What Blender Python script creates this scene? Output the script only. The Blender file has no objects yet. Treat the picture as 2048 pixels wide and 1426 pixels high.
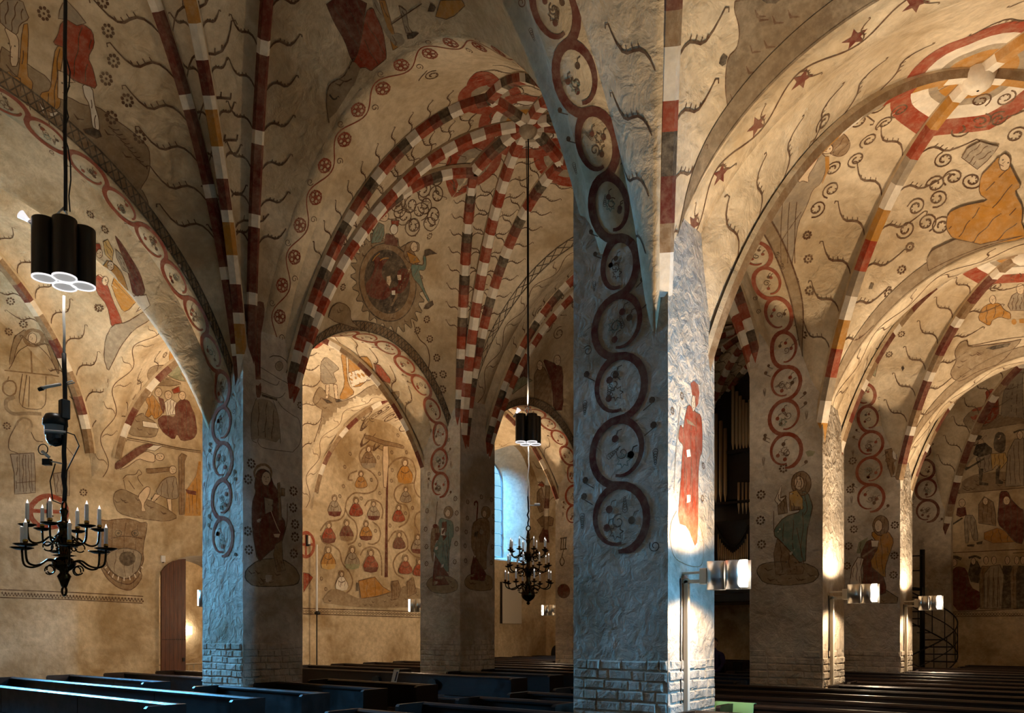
import bpy, bmesh, math, random
from mathutils import Vector, Matrix
from mathutils.bvhtree import BVHTree
from mathutils.geometry import tessellate_polygon
random.seed(7)
S = bpy.context.scene
C = S.collection
PI = math.pi
EYE = 2.0

# ------------------------------------------------------------------ camera
cam_d = bpy.data.cameras.new('camera'); cam = bpy.data.objects.new('camera', cam_d); C.objects.link(cam)
cam.location = (0, 0, EYE); cam.rotation_euler = (PI/2, 0, math.radians(37.6))
cam_d.sensor_width = 36; cam_d.lens = 36*1611/2048; cam_d.shift_y = (1262-713)/2048
cam_d.clip_start = 0.05; cam_d.clip_end = 300
S.camera = cam
S.cycles.max_bounces = 6; S.cycles.diffuse_bounces = 4; S.cycles.glossy_bounces = 3; S.cycles.transparent_max_bounces = 6
S.cycles.caustics_reflective = False; S.cycles.caustics_refractive = False; S.cycles.sample_clamp_indirect = 6; S.cycles.adaptive_threshold = 0.02

# ------------------------------------------------------------------ view, world, daylight
S.view_settings.view_transform = 'Standard'; S.view_settings.look = 'None'
S.view_settings.gamma = 1; S.view_settings.use_curve_mapping = False
S.view_settings.exposure = 0.0
DAY = 165.0                     # sky strength
world = bpy.data.worlds.new('overcast_sky'); S.world = world; world.use_nodes = True
bg = world.node_tree.nodes['Background']
bg.inputs[0].default_value = (0.13, 0.52, 1.0, 1); bg.inputs[1].default_value = DAY
WARM = (1.0, 0.75, 0.50)
UP_W, UP_BEAM_W, DOWN_W, NAVE_UP_W = 260, {1: 1480, -1: 1800}, 190, 300
SIDE_W = {1: 10, -1: 235}      # sideways glow of the lamps in the two aisles

def portal(name, loc, rot, sx, sy):
    l = bpy.data.lights.new(name, 'AREA'); l.shape = 'RECTANGLE'; l.size = sx; l.size_y = sy
    l.cycles.is_portal = True
    o = bpy.data.objects.new(name, l); C.objects.link(o); o.location = loc; o.rotation_euler = rot
    return o

# ------------------------------------------------------------------ materials
MATS = {}
def nmat(name):
    m = bpy.data.materials.new(name); m.use_nodes = True
    nt = m.node_tree; nt.nodes.clear()
    out = nt.nodes.new('ShaderNodeOutputMaterial'); b = nt.nodes.new('ShaderNodeBsdfPrincipled')
    nt.links.new(b.outputs[0], out.inputs[0])
    MATS[name] = m
    return m, nt, b
def noise(nt, scale, detail=4, rough=0.6, coord=None, dist=0.0):
    n = nt.nodes.new('ShaderNodeTexNoise'); n.inputs['Scale'].default_value = scale
    n.inputs['Detail'].default_value = detail; n.inputs['Roughness'].default_value = rough
    n.inputs['Distortion'].default_value = dist
    if coord is None:
        coord = nt.nodes.new('ShaderNodeNewGeometry').outputs['Position']
    nt.links.new(coord, n.inputs['Vector'])
    return n.outputs['Fac']
def ramp(nt, fac, stops):
    r = nt.nodes.new('ShaderNodeValToRGB'); e = r.color_ramp.elements
    while len(e) < len(stops): e.new(0.5)
    for k, (p, c) in enumerate(stops):
        e[k].position = p; e[k].color = (c[0], c[1], c[2], 1) if hasattr(c, '__len__') else (c, c, c, 1)
    nt.links.new(fac, r.inputs[0]); return r.outputs[0]
def mix(nt, fac, a, b, mode='MIX'):
    m = nt.nodes.new('ShaderNodeMix'); m.data_type = 'RGBA'; m.blend_type = mode
    for s, v in ((m.inputs[0], fac), (m.inputs[6], a), (m.inputs[7], b)):
        if hasattr(v, 'is_linked') or isinstance(v, bpy.types.NodeSocket): nt.links.new(v, s)
        elif isinstance(v, (int, float)): s.default_value = v
        else: s.default_value = (v[0], v[1], v[2], 1)
    return m.outputs[2]
def bump(nt, b, h, strength, dist, prev=None):
    n = nt.nodes.new('ShaderNodeBump'); n.inputs['Strength'].default_value = strength
    n.inputs['Distance'].default_value = dist; nt.links.new(h, n.inputs['Height'])
    if prev is not None: nt.links.new(prev, n.inputs['Normal'])
    nt.links.new(n.outputs[0], b.inputs['Normal']); return n.outputs[0]
def srgb(r, g, b):
    f = lambda c: (c/255/12.92) if c/255 <= 0.04045 else ((c/255+0.055)/1.055)**2.4
    return (f(r), f(g), f(b))

def plaster_colour(nt, base, dark, lo=0.35, hi=0.62):
    big = noise(nt, 0.55, 5, 0.62, dist=0.4)
    fine = noise(nt, 7.0, 5, 0.65)
    c = mix(nt, ramp(nt, big, [(lo, 0), (hi, 1)]), dark, base)
    c = mix(nt, ramp(nt, fine, [(0.28, 0.40), (0.62, 0)]), c, tuple(v*0.5 for v in dark))
    return c
def plaster(name, base, dark, relief=0.02, rs=3.0):
    m, nt, b = nmat(name)
    nt.links.new(plaster_colour(nt, base, dark), b.inputs['Base Color'])
    b.inputs['Roughness'].default_value = 0.9; b.inputs['Specular IOR Level'].default_value = 0.15
    n1 = bump(nt, b, noise(nt, rs, 5, 0.55, dist=.5), 0.8, relief*1.6)
    bump(nt, b, noise(nt, 22, 4, 0.6), 0.5, relief*0.25, n1)
    return m
PL_BASE, PL_DARK = srgb(224, 206, 176), srgb(178, 154, 119)
plaster('vault_plaster', PL_BASE, PL_DARK, 0.035, 3.4)
plaster('wall_plaster', srgb(222, 203, 170), srgb(160, 134, 96), 0.05, 2.4)
plaster('pillar_plaster', srgb(222, 212, 196), srgb(158, 142, 120), 0.06, 5.0)
plaster('white_wash', srgb(232, 222, 204), srgb(196, 182, 158), 0.035, 2.2)

def paint(name, col, strength=0.85, wear=0.5):
    """mural pigment worn through to the plaster in flakes"""
    m, nt, b = nmat(name)
    pl = plaster_colour(nt, PL_BASE, PL_DARK)
    worn = noise(nt, 9, 6, 0.7); soft = noise(nt, 2.2, 3, 0.5)
    f = ramp(nt, worn, [(0.30, strength*(1-wear)), (0.56, strength)])
    f = mix(nt, 1.0, f, ramp(nt, soft, [(0.3, 0.86), (0.6, 1.0)]), 'MULTIPLY')
    pig = mix(nt, ramp(nt, noise(nt, 5, 4, 0.6), [(0.35, 0.0), (0.65, 0.5)]), col, tuple(v*0.55 for v in col))
    nt.links.new(mix(nt, f, pl, pig), b.inputs['Base Color'])
    b.inputs['Roughness'].default_value = 0.9; b.inputs['Specular IOR Level'].default_value = 0.1
    bump(nt, b, noise(nt, 22, 4, 0.6), 0.5, 0.006)
    return m
paint('paint_vine', srgb(136, 54, 30), 0.97, 0.2)
paint('paint_line', srgb(80, 48, 28), 0.95, 0.25)
paint('paint_dark', srgb(44, 34, 30), 0.92, 0.3)
paint('paint_red', srgb(150, 50, 22), 0.96, 0.25)
paint('paint_maroon', srgb(98, 32, 24), 0.96, 0.2)
paint('paint_ochre', srgb(180, 122, 34), 0.92, 0.3)
paint('paint_yellow', srgb(204, 160, 76), 0.8, 0.5)
paint('paint_green', srgb(112, 128, 96), 0.75, 0.5)
paint('paint_teal', srgb(82, 118, 108), 0.88, 0.3)
paint('paint_grey', srgb(128, 118, 106), 0.7, 0.5)
paint('paint_brown', srgb(116, 82, 48), 0.82, 0.4)
paint('paint_earth', srgb(112, 86, 56), 0.7, 0.35)
paint('paint_umber', srgb(92, 74, 56), 0.82, 0.3)
paint('paint_white', srgb(238, 228, 210), 0.9, 0.4)
paint('paint_skin', srgb(226, 200, 166), 0.85, 0.4)

def simple(name, col, rough=0.5, metal=0.0, spec=0.5, nscale=0, var=0.0, coat=0.0):
    m, nt, b = nmat(name)
    b.inputs['Roughness'].default_value = rough; b.inputs['Metallic'].default_value = metal
    b.inputs['Specular IOR Level'].default_value = spec; b.inputs['Coat Weight'].default_value = coat
    if var:
        f = noise(nt, nscale, 4, 0.6)
        nt.links.new(mix(nt, f, tuple(v*(1-var) for v in col), tuple(min(1, v*(1+var)) for v in col)), b.inputs['Base Color'])
    else:
        b.inputs['Base Color'].default_value = (*col, 1)
    return m
def wood(name, c1, c2, rough=0.35, axis='X', spec=0.5):
    m, nt, b = nmat(name)
    g = nt.nodes.new('ShaderNodeNewGeometry').outputs['Position']
    mp = nt.nodes.new('ShaderNodeMapping'); nt.links.new(g, mp.inputs[0])
    mp.inputs['Scale'].default_value = {'X': (0.6, 9, 9), 'Z': (9, 9, 0.6)}[axis]
    f = noise(nt, 4, 5, 0.6, mp.outputs[0], 0.6)
    nt.links.new(ramp(nt, f, [(0.3, c1), (0.7, c2)]), b.inputs['Base Color'])
    r = ramp(nt, noise(nt, 6, 3, 0.5), [(0.3, rough*0.8), (0.7, rough*1.25)])
    nt.links.new(r, b.inputs['Roughness']); b.inputs['Specular IOR Level'].default_value = spec
    bump(nt, b, f, 0.12, 0.004)
    return m
wood('pew_wood', srgb(17, 11, 8), srgb(34, 22, 15), 0.36, 'X', 0.32)
wood('door_wood', srgb(58, 28, 12), srgb(104, 56, 24), 0.45, 'Z')
wood('organ_wood', srgb(20, 14, 11), srgb(34, 24, 18), 0.5, 'Z')
simple('iron', srgb(16, 15, 15), 0.45, 0.3, 0.5)
simple('black_paint', srgb(12, 11, 11), 0.35, 0.0, 0.5)
simple('brass', srgb(58, 44, 24), 0.22, 1.0, 0.5, 14, 0.35)
simple('bright_brass', srgb(190, 140, 60), 0.2, 1.0)
simple('candle_wax', srgb(232, 226, 214), 0.5)
simple('aluminium', srgb(196, 196, 194), 0.28, 0.9)
simple('cream_metal', srgb(214, 204, 184), 0.5)
simple('white_metal', srgb(226, 224, 220), 0.4)
simple('pipe_tin', srgb(206, 184, 148), 0.35, 0.35)
simple('floor_stone', srgb(120, 106, 88), 0.6, 0.0, 0.4, 2, 0.25)
simple('outside_screen', (.038, .018, .011), 0.9, 0, .1, 1.5, .3)
simple('outside_ground', (.045, .045, .03), 0.95, 0, .1, .3, .3)
simple('grey_board', srgb(214, 206, 192), 0.6)
simple('navy_cloth', srgb(38, 34, 92), 0.85)
simple('dark_cloth', srgb(18, 17, 18), 0.9)
simple('green_cloth', srgb(104, 150, 104), 0.85)
simple('red_cloth', srgb(62, 18, 14), 0.85)
simple('skin', srgb(206, 160, 132), 0.6)
simple('hair', srgb(60, 44, 32), 0.7)
simple('paper', srgb(240, 240, 240), 0.7)
simple('print_blue', srgb(58, 60, 84), 0.7)
simple('cable_rubber', srgb(14, 13, 13), 0.6)
simple('white_cable', srgb(224, 220, 212), 0.5)
simple('window_frame_paint', srgb(120, 132, 138), 0.5)
simple('lens_glass', srgb(10, 12, 16), 0.08, 0.0, 0.8)
def emit(name, col, k):
    m, nt, b = nmat(name)
    b.inputs['Base Color'].default_value = (*col, 1); b.inputs['Emission Color'].default_value = (*col, 1)
    b.inputs['Emission Strength'].default_value = k
    return m
emit('lamp_glow', (1.0, 0.86, 0.66), 18.0)
emit('flame_tip', (1.0, 0.92, 0.86), 1.4)
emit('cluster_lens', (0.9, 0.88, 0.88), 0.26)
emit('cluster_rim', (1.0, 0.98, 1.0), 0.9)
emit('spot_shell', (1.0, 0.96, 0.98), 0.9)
emit('spot_glow', (1.0, 0.93, 0.95), 8.0)
def glass():
    m, nt, b = nmat('window_glass'); nt.nodes.remove(b)
    t = nt.nodes.new('ShaderNodeBsdfTransparent'); g = nt.nodes.new('ShaderNodeBsdfGlossy')
    t.inputs[0].default_value = (0.96, 0.98, 1, 1); g.inputs['Roughness'].default_value = 0.05
    mx = nt.nodes.new('ShaderNodeMixShader'); mx.inputs[0].default_value = 0.06
    nt.links.new(t.outputs[0], mx.inputs[1]); nt.links.new(g.outputs[0], mx.inputs[2])
    nt.links.new(mx.outputs[0], nt.nodes['Material Output'].inputs[0])
glass()

# ------------------------------------------------------------------ mesh helpers
class MB:
    """collects geometry for one mesh object; every face keeps a material name"""
    def __init__(s): s.v = []; s.f = []; s.m = []; s.sm = []
    def add(s, vs, fs, mat=None, smooth=False):
        k = len(s.v); s.v += [tuple(p) for p in vs]
        for f in fs: s.f.append(tuple(i+k for i in f)); s.m.append(mat); s.sm.append(smooth)
    def box(s, x0, x1, y0, y1, z0, z1, mat=None):
        v = [(x, y, z) for x in (x0, x1) for y in (y0, y1) for z in (z0, z1)]
        s.add(v, [(0,1,3,2),(4,6,7,5),(0,4,5,1),(2,3,7,6),(0,2,6,4),(1,5,7,3)], mat)
    def cbox(s, x0, x1, y0, y1, z0, z1, c=0.01, mat=None):
        """box with chamfered long edges"""
        dx, dy, dz = x1-x0, y1-y0, z1-z0
        bm = bmesh.new(); bmesh.ops.create_cube(bm, size=1)
        for v in bm.verts: v.co = Vector((x0+dx*(v.co.x+.5), y0+dy*(v.co.y+.5), z0+dz*(v.co.z+.5)))
        bmesh.ops.bevel(bm, geom=bm.edges[:], offset=min(c, dx*.4, dy*.4, dz*.4), segments=1, affect='EDGES')
        s.bm(bm, mat)
    def bm(s, bm, mat=None, smooth=False):
        bm.verts.index_update()
        s.add([v.co[:] for v in bm.verts], [[v.index for v in f.verts] for f in bm.faces], mat, smooth); bm.free()
    def tube(s, pts, r, n=8, mat=None, cap=True, smooth=True):
        pts = [Vector(p) for p in pts]; rs = r if hasattr(r, '__len__') else [r]*len(pts)
        vs, fs = [], []; prev = None
        for i, p in enumerate(pts):
            t = (pts[min(i+1, len(pts)-1)]-pts[max(i-1, 0)])
            if t.length < 1e-9: t = Vector((0, 0, 1))
            t.normalize()
            a = (prev - t*prev.dot(t)) if prev is not None else (t.cross(Vector((0, 0, 1))) if abs(t.z) < .95 else t.cross(Vector((1, 0, 0))))
            if a.length < 1e-6: a = t.orthogonal()
            a.normalize(); prev = a; b = t.cross(a)
            for k in range(n):
                an = 2*PI*k/n; vs.append(p + (a*math.cos(an)+b*math.sin(an))*rs[i])
        for i in range(len(pts)-1):
            for k in range(n):
                fs.append((i*n+k, i*n+(k+1) % n, (i+1)*n+(k+1) % n, (i+1)*n+k))
        if cap:
            fs.append(tuple(range(n))[::-1]); fs.append(tuple((len(pts)-1)*n+k for k in range(n)))
        s.add(vs, fs, mat, smooth)
    def lathe(s, prof, n=16, c=(0, 0, 0), mat=None, smooth=True):
        vs, fs = [], []
        for r, z in prof:
            for k in range(n):
                an = 2*PI*k/n; vs.append((c[0]+r*math.cos(an), c[1]+r*math.sin(an), c[2]+z))
        for i in range(len(prof)-1):
            for k in range(n):
                fs.append((i*n+k, i*n+(k+1) % n, (i+1)*n+(k+1) % n, (i+1)*n+k))
        s.add(vs, fs, mat, smooth)
    def mesh(s, name, mat=None):
        me = bpy.data.meshes.new(name); me.from_pydata(s.v, [], s.f)
        names = []
        for m in s.m:
            m = m or mat
            if m not in names: names.append(m)
        for m in names: me.materials.append(MATS[m])
        me.polygons.foreach_set('material_index', [names.index(m or mat) for m in s.m])
        me.polygons.foreach_set('use_smooth', s.sm)
        me.update(); return me
    def build(s, name, mat=None, parent=None, loc=None, rz=0.0):
        o = bpy.data.objects.new(name, s.mesh(name, mat)); C.objects.link(o)
        if parent is not None: o.parent = parent
        if loc is not None: o.location = loc
        if rz: o.rotation_euler = (0, 0, rz)
        return o
def tag(o, label=None, cat=None, group=None, kind=None):
    if label: o['label'] = label
    if cat: o['category'] = cat
    if group: o['group'] = group
    if kind: o['kind'] = kind
    return o
def empty(name, loc=(0, 0, 0), rz=0.0):
    o = bpy.data.objects.new(name, None); C.objects.link(o); o.location = loc; o.rotation_euler = (0, 0, rz)
    o.empty_display_size = .1
    return o
def copy_tree(o, parent=None):
    c = o.copy(); C.objects.link(c); c.parent = parent
    for ch in o.children: copy_tree(ch, c)
    return c
def lamp(name, kind, loc, power, col, parent=None, target=None, size=None, blend=.5, radius=.05):
    l = bpy.data.lights.new(name, kind); l.energy = power; l.color = col; l.shadow_soft_size = radius
    o = bpy.data.objects.new(name, l); C.objects.link(o); o.location = loc
    if kind == 'SPOT': l.spot_size = math.radians(size or 150); l.spot_blend = blend
    if target is not None:
        o.rotation_euler = (Vector(target)-Vector(loc)).to_track_quat('-Z', 'Y').to_euler()
    if parent is not None: o.parent = parent
    return o
# ------------------------------------------------------------------ church plan
# +Y runs down the nave, -X is across the nave; W is the distance across from the camera's line
ROWS = [-1.5, 9.81, 16.12, 22.43, 29.2]          # pillar lines along the nave
WA, WB, W_LEFT, W_RIGHT = 5.27, 14.24, 20.6, -1.8  # two pillar rows and the side walls
HP, HB = 0.70, 0.275                             # half pillar, half arch band
Y_BACK = ROWS[0]+HB

def unit_steps(n=30):
    us = [math.sin(k/n*PI/2)**.9 for k in range(n+1)]; us[-1] = 1.0
    return us
class Arch:
    """half-ellipse arch line: apex height, spring heights at its two ends (above eye level)"""
    def __init__(s, a, c, b, apex, s0, s1, n=2.0): s.a, s.c, s.b, s.apex, s.s0, s.s1, s.n = a, c, b, apex, s0, s1, n
    def p(s, t): return min(1, (s.c-t)/(s.c-s.a) if t < s.c else (t-s.c)/(s.b-s.c))
    def z(s, t):
        p = max(0.0, s.p(t)); sp = s.s0 if t < s.c else s.s1
        return EYE + sp + (s.apex-sp)*max(0, 1-p**s.n)**(1/s.n)
class Bay:
    def __init__(s, name, x0, x1, y0, y1, cx, cy, crown, X0, X1, Y0, Y1, diag, g=1.8):
        s.name, s.x0, s.x1, s.y0, s.y1, s.cx, s.cy, s.crown = name, x0, x1, y0, y1, cx, cy, crown+EYE
        s.X0, s.X1, s.Y0, s.Y1, s.diag, s.g = X0, X1, Y0, Y1, diag, g   # arches on the four sides; diag[(sx,sy)] spring
    def z(s, x, y):
        x = min(max(x, s.x0), s.x1); y = min(max(y, s.y0), s.y1)
        sx = 1 if x > s.cx else 0; sy = 1 if y > s.cy else 0
        p = (x-s.cx)/(s.x1-s.cx) if sx else (s.cx-x)/(s.cx-s.x0)
        q = (y-s.cy)/(s.y1-s.cy) if sy else (s.cy-y)/(s.cy-s.y0)
        p = min(1, max(0, p)); q = min(1, max(0, q))
        d = s.diag[(sx, sy)]+EYE
        D = lambda u: d+(s.crown-d)*math.sqrt(max(0, 1-u*u))
        if q >= p:
            arch = (s.Y1 if sy else s.Y0).z(x); t = (q-p)/max(1e-6, 1-p); b = D(p)
        else:
            arch = (s.X1 if sx else s.X0).z(y); t = (p-q)/max(1e-6, 1-q); b = D(q)
        return b+(arch-b)*t**s.g
    def P(s, x, y): return Vector((x, y, s.z(x, y)))
    def N(s, x, y):
        e = .01
        a = s.P(min(x+e, s.x1), y)-s.P(max(x-e, s.x0), y); b = s.P(x, min(y+e, s.y1))-s.P(x, max(y-e, s.y0))
        n = a.cross(b); n.normalize()
        return -n if n.z > 0 else n                # faces down into the room
    def grid(s, n=30):
        us = unit_steps(n)
        xs = [s.cx-(s.cx-s.x0)*u for u in us[::-1]]+[s.cx+(s.x1-s.cx)*u for u in us[1:]]
        ys = [s.cy-(s.cy-s.y0)*u for u in us[::-1]]+[s.cy+(s.y1-s.cy)*u for u in us[1:]]
        m = MB(); w = len(xs); vs = [s.P(x, y) for y in ys for x in xs]; fs = []
        for j in range(len(ys)-1):
            for i in range(w-1):
                a, b, c, d = j*w+i, j*w+i+1, (j+1)*w+i+1, (j+1)*w+i
                left = i < n; low = j < n
                if left == low: fs += [(a, c, b), (a, d, c)]
                else: fs += [(a, d, b), (b, d, c)]
        m.add(vs, fs, 'vault_plaster', True)
        return m

class Surf:
    """a paintable surface: decals are projected on it"""
    def __init__(s, v, f): s.bvh = BVHTree.FromPolygons([tuple(p) for p in v], f)
    def hit(s, P, n, reach=.8):
        r = s.bvh.ray_cast(P+n*reach, -n, reach*2)
        if r[0] is None: return None
        nn = r[1] if r[1].dot(n) > 0 else -r[1]
        return r[0], nn

nx0, nx1 = -(WB-HB), -(WA+HB)
lx0, lx1 = -W_LEFT, -(WB+HB)
rx0, rx1 = -(WA-HB), -W_RIGHT
NCX, LCX, RCX = -9.6, -17.56, -1.725
ys = [(ROWS[k]+HB, (ROWS[k+1]-HB) if k < 3 else ROWS[4]) for k in range(4)]
ycs = [4.14, 13.0, 19.27, 25.9]
# arcade arches (run along Y), one per bay, shared by the bays on both sides
arcA = [Arch(ys[k][0], ycs[k], ys[k][1], *v) for k, v in enumerate([(8.55, 2.65, 2.65), (6.8, 3.9, 3.9), (6.6, 3.6, 3.6), (6.6, 3.6, 3.6)])]
arcB = [Arch(ys[k][0], ycs[k], ys[k][1], *v) for k, v in enumerate([(8.55, 2.65, 2.65), (6.9, 3.45, 3.45), (6.6, 3.5, 3.5), (6.6, 3.5, 3.5)])]
wallL = [Arch(ys[k][0], ycs[k], ys[k][1], a, 3.8, 3.8) for k, a in enumerate([8.0, 7.3, 7.3, 8.4])]
wallR = [Arch(ys[k][0], ycs[k], ys[k][1], a, 3.8, 3.8) for k, a in enumerate([8.0, 6.8, 6.8, 6.8])]
# transverse arches (run along X), one per pillar line; index 0 = back wall, 4 = end wall
trN = [Arch(nx0, NCX, nx1, a, z0, z1) for a, z0, z1 in [(9.7, 3, 3), (9.7, 3.0, 3.0), (9.1, 3.6, 3.6), (9.0, 3.4, 3.4), (9.0, 3.4, 3.4)]]
trL = [Arch(lx0, LCX, lx1, a, z0, z1) for a, z0, z1 in [(7.05, 3.8, 3.2), (7.05, 3.8, 3.0), (6.75, 3.8, 3.2), (6.6, 3.8, 3.2), (7.2, 3.8, 3.2)]]
trR = [Arch(rx0, RCX, rx1, a, z0, z1) for a, z0, z1 in [(7.0, 3.5, 3.5), (6.97, 3.7, 3.7), (6.52, 2.2, 3.5), (6.4, 2.3, 3.5), (6.6, 2.6, 3.5)]]
def dg(a, b): return {(0, 0): a, (0, 1): a, (1, 0): b, (1, 1): b}
BAYS = {}
for k in range(4):
    y0, y1 = ys[k]; cy = ycs[k]
    BAYS['N%d' % k] = Bay('N%d' % k, nx0, nx1, y0, y1, NCX, cy, [11.8, 10.2, 10.0, 10.0][k], arcB[k], arcA[k], trN[k], trN[k+1], dg(1.6, 1.6))
    BAYS['L%d' % k] = Bay('L%d' % k, lx0, lx1, y0, y1, LCX, cy, [8.6, 7.9, 7.9, 8.7][k], wallL[k], arcB[k], trL[k], trL[k+1], dg(3.8, 1.2))
    BAYS['R%d' % k] = Bay('R%d' % k, rx0, rx1, y0, y1, RCX, cy, [8.8, 7.87, 7.7, 7.7][k], arcA[k], wallR[k], trR[k], trR[k+1], dg(0.5, 3.8))
BO, SURF = {}, {}
for k, b in BAYS.items():
    m = b.grid(); o = m.build('ceiling'); tag(o, kind='structure'); BO[k] = o; SURF[k] = Surf(m.v, m.f)

# arch bands: the plastered underside between two bays
def band(line, across, lo, hi, n=48):
    """line(t)->z ; across: 'X' arch runs along X at y lo..hi ; 'Y' arch runs along Y at x lo..hi"""
    us = unit_steps(); ts = [line.c-(line.c-line.a)*u for u in us[::-1]]+[line.c+(line.b-line.c)*u for u in us[1:]]
    m = MB(); vs = []
    for t in ts:
        z = line.z(t)
        for v, zz in ((lo, z+.12), (lo, z), ((lo+hi)/2, z), (hi, z), (hi, z+.12)):
            vs.append((t, v, zz) if across == 'X' else (v, t, zz))
    fs = [(5*i+k, 5*i+k+1, 5*i+6+k, 5*i+5+k) for i in range(len(ts)-1) for k in range(4)]
    m.add(vs, fs, 'vault_plaster', True); return m
BANDS = {}
for nm, arr, x0, x1 in (('A', arcA, -(WA+HB), -(WA-HB)), ('B', arcB, -(WB+HB), -(WB-HB))):
    for k in range(4):
        m = band(arr[k], 'Y', x0, x1); o = m.build('arch_band'); tag(o, kind='structure'); BANDS[nm+str(k)] = (o, arr[k], 'Y', x0, x1); SURF[nm+str(k)] = Surf(m.v, m.f)
for nm, arr in (('TN', trN), ('TL', trL), ('TR', trR)):
    for k in (1, 2, 3):
        m = band(arr[k], 'X', ROWS[k]-HB, ROWS[k]+HB); o = m.build('arch_band'); tag(o, kind='structure')
        BANDS[nm+str(k)] = (o, arr[k], 'X', ROWS[k]-HB, ROWS[k]+HB); SURF[nm+str(k)] = Surf(m.v, m.f)

# ------------------------------------------------------------------ walls with openings
def arch_poly(c, hw, z0, zs, n=16, rise=None):
    rise = hw if rise is None else rise
    return [(c-hw, z0), (c+hw, z0)]+[(c+hw*math.cos(a), zs+rise*math.sin(a)) for a in [PI*i/n for i in range(n+1)]]
def wall(name, to3, a0, a1, z0, z1, holes, mat='wall_plaster'):
    outer = [Vector((a0, z0, 0)), Vector((a1, z0, 0)), Vector((a1, z1, 0)), Vector((a0, z1, 0))]
    loops = [outer]+[[Vector((p[0], p[1], 0)) for p in h[::-1]] for h in holes]
    flat = [p for l in loops for p in l]
    tris = tessellate_polygon(loops)
    m = MB(); m.add([to3(p.x, p.y) for p in flat], tris, mat); o = m.build(name); tag(o, kind='structure')
    return o, m
def reveal(name, to3, outer, inner, depth, mat, parent):
    m = MB(); n = len(outer)
    m.add([to3(p[0], p[1], 0) for p in outer]+[to3(p[0], p[1], depth) for p in inner], [(i, (i+1) % n, n+(i+1) % n, n+i) for i in range(n)], mat)
    return m.build('reveal', parent=parent)
WIN = 0
def window(to3, c, hw, z0, zs, depth, splay, parent_mat='white_wash', rise=None, cols=3, rows=7):
    """arched window: splayed reveal in the wall, frame, glazing bars and panes"""
    global WIN; WIN += 1
    root = empty('window_%d' % WIN, to3(c, z0, depth)); tag(root, kind='structure')
    inv = Matrix.Translation(root.location).inverted()
    def P(a, z, d): return inv @ Vector(to3(a, z, d))
    outer = arch_poly(c, hw, z0, zs, rise=rise); ghw = hw-splay
    inner = arch_poly(c, ghw, z0+splay*.5, zs, rise=(rise or hw)-splay)
    reveal('reveal', P, outer, inner, depth, parent_mat, root)
    top = zs+(rise or hw)-splay; zb = z0+splay*.5
    def ht(a): return zs+((rise or hw)-splay)*math.sqrt(max(0, 1-((a-c)/ghw)**2))
    bars = MB()
    def bar(a0, z0_, a1, z1_, r=.03): bars.tube([P(a0, z0_, depth), P(a1, z1_, depth)], r, 4, 'window_frame_paint', smooth=False)
    n = len(inner)
    for i in range(n): bar(*inner[i], *inner[(i+1) % n], .05)
    for k in range(1, cols): a = c-ghw+2*ghw*k/cols; bar(a, zb, a, ht(a), .035)
    bars.build('window_frame', parent=root)
    dz = (top-zb)/rows
    for k in range(cols):
        a0, a1 = c-ghw+2*ghw*k/cols, c-ghw+2*ghw*(k+1)/cols
        for r in range(rows):
            zlo, zhi = zb+r*dz, zb+(r+1)*dz
            h0, h1 = min(zhi, max(zlo, ht(a0))), min(zhi, max(zlo, ht(a1)))
            if max(h0, h1)-zlo < .02: continue
            mid = min(zhi, ht((a0+a1)/2))
            p = MB(); p.add([P(a0, zlo, depth+.01), P(a1, zlo, depth+.01), P(a1, h1, depth+.01), P((a0+a1)/2, max(mid, zlo+.01), depth+.01), P(a0, h0, depth+.01)], [(0, 1, 2, 3, 4)], 'window_glass')
            p.build('pane', parent=root)
            if r: bar_m = MB(); bar_m.tube([P(a0, zlo, depth), P(a1, zlo, depth)], .016, 4, 'window_frame_paint', smooth=False); bar_m.build('glazing_bar', parent=root)
    return outer
H = lambda h: h+EYE
toL = lambda a, z, d=0: Vector((-W_LEFT-d, a, z))
toR = lambda a, z, d=0: Vector((-W_RIGHT+d, a, z))
toE = lambda a, z, d=0: Vector((a, ROWS[4]+d, z))
toK = lambda a, z, d=0: Vector((a, Y_BACK-d, z))
# left wall: daylight window in the first bay, doorway, far window
holesL = [window(toL, 6.45, 1.0, H(1.0), H(5.6), 2.0, .06),
          window(toL, 26.45, 1.55, H(2.9), H(6.3), 1.1, .55, rows=8)]
DOOR_Y, DOOR_HW = 12.55, 1.25
door_hole = arch_poly(DOOR_Y, DOOR_HW, 0.02, H(1.35), rise=.75)
wl, wlm = wall('wall_left', toL, Y_BACK-.5, ROWS[4], 0, 13, holesL+[door_hole])
holesR = [window(toR, 9.02, .42, H(1.2), H(5.6), 2.0, .04, cols=2)]
wr, wrm = wall('wall_right', toR, Y_BACK-.5, ROWS[4], 0, 13, holesR, 'white_wash')
we, wem = wall('wall_end', toE, -W_LEFT, -W_RIGHT, 0, 13, [])
wk, wkm = wall('wall_back', toK, -W_LEFT-.5, -W_RIGHT+.5, 0, 14.5, [], 'white_wash')
SURF['wall_left'] = Surf(wlm.v, wlm.f); SURF['wall_end'] = Surf(wem.v, wem.f)
WALLO = {'wall_left': wl, 'wall_end': we}
for nm, loc, rot, sx, sy in (('daylight_portal', (-W_LEFT-2.1, 6.45, H(3.8)), (0, -PI/2, 0), 5.8, 2.0), ('daylight_portal', (-W_LEFT-1.2, 26.45, H(5)), (0, -PI/2, 0), 5.6, 2.6),
                             ('daylight_portal', (-W_RIGHT+2.1, 9.02, H(3.6)), (0, PI/2, 0), 5.2, 1.1)):
    portal(nm, loc, rot, sx, sy)
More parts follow.
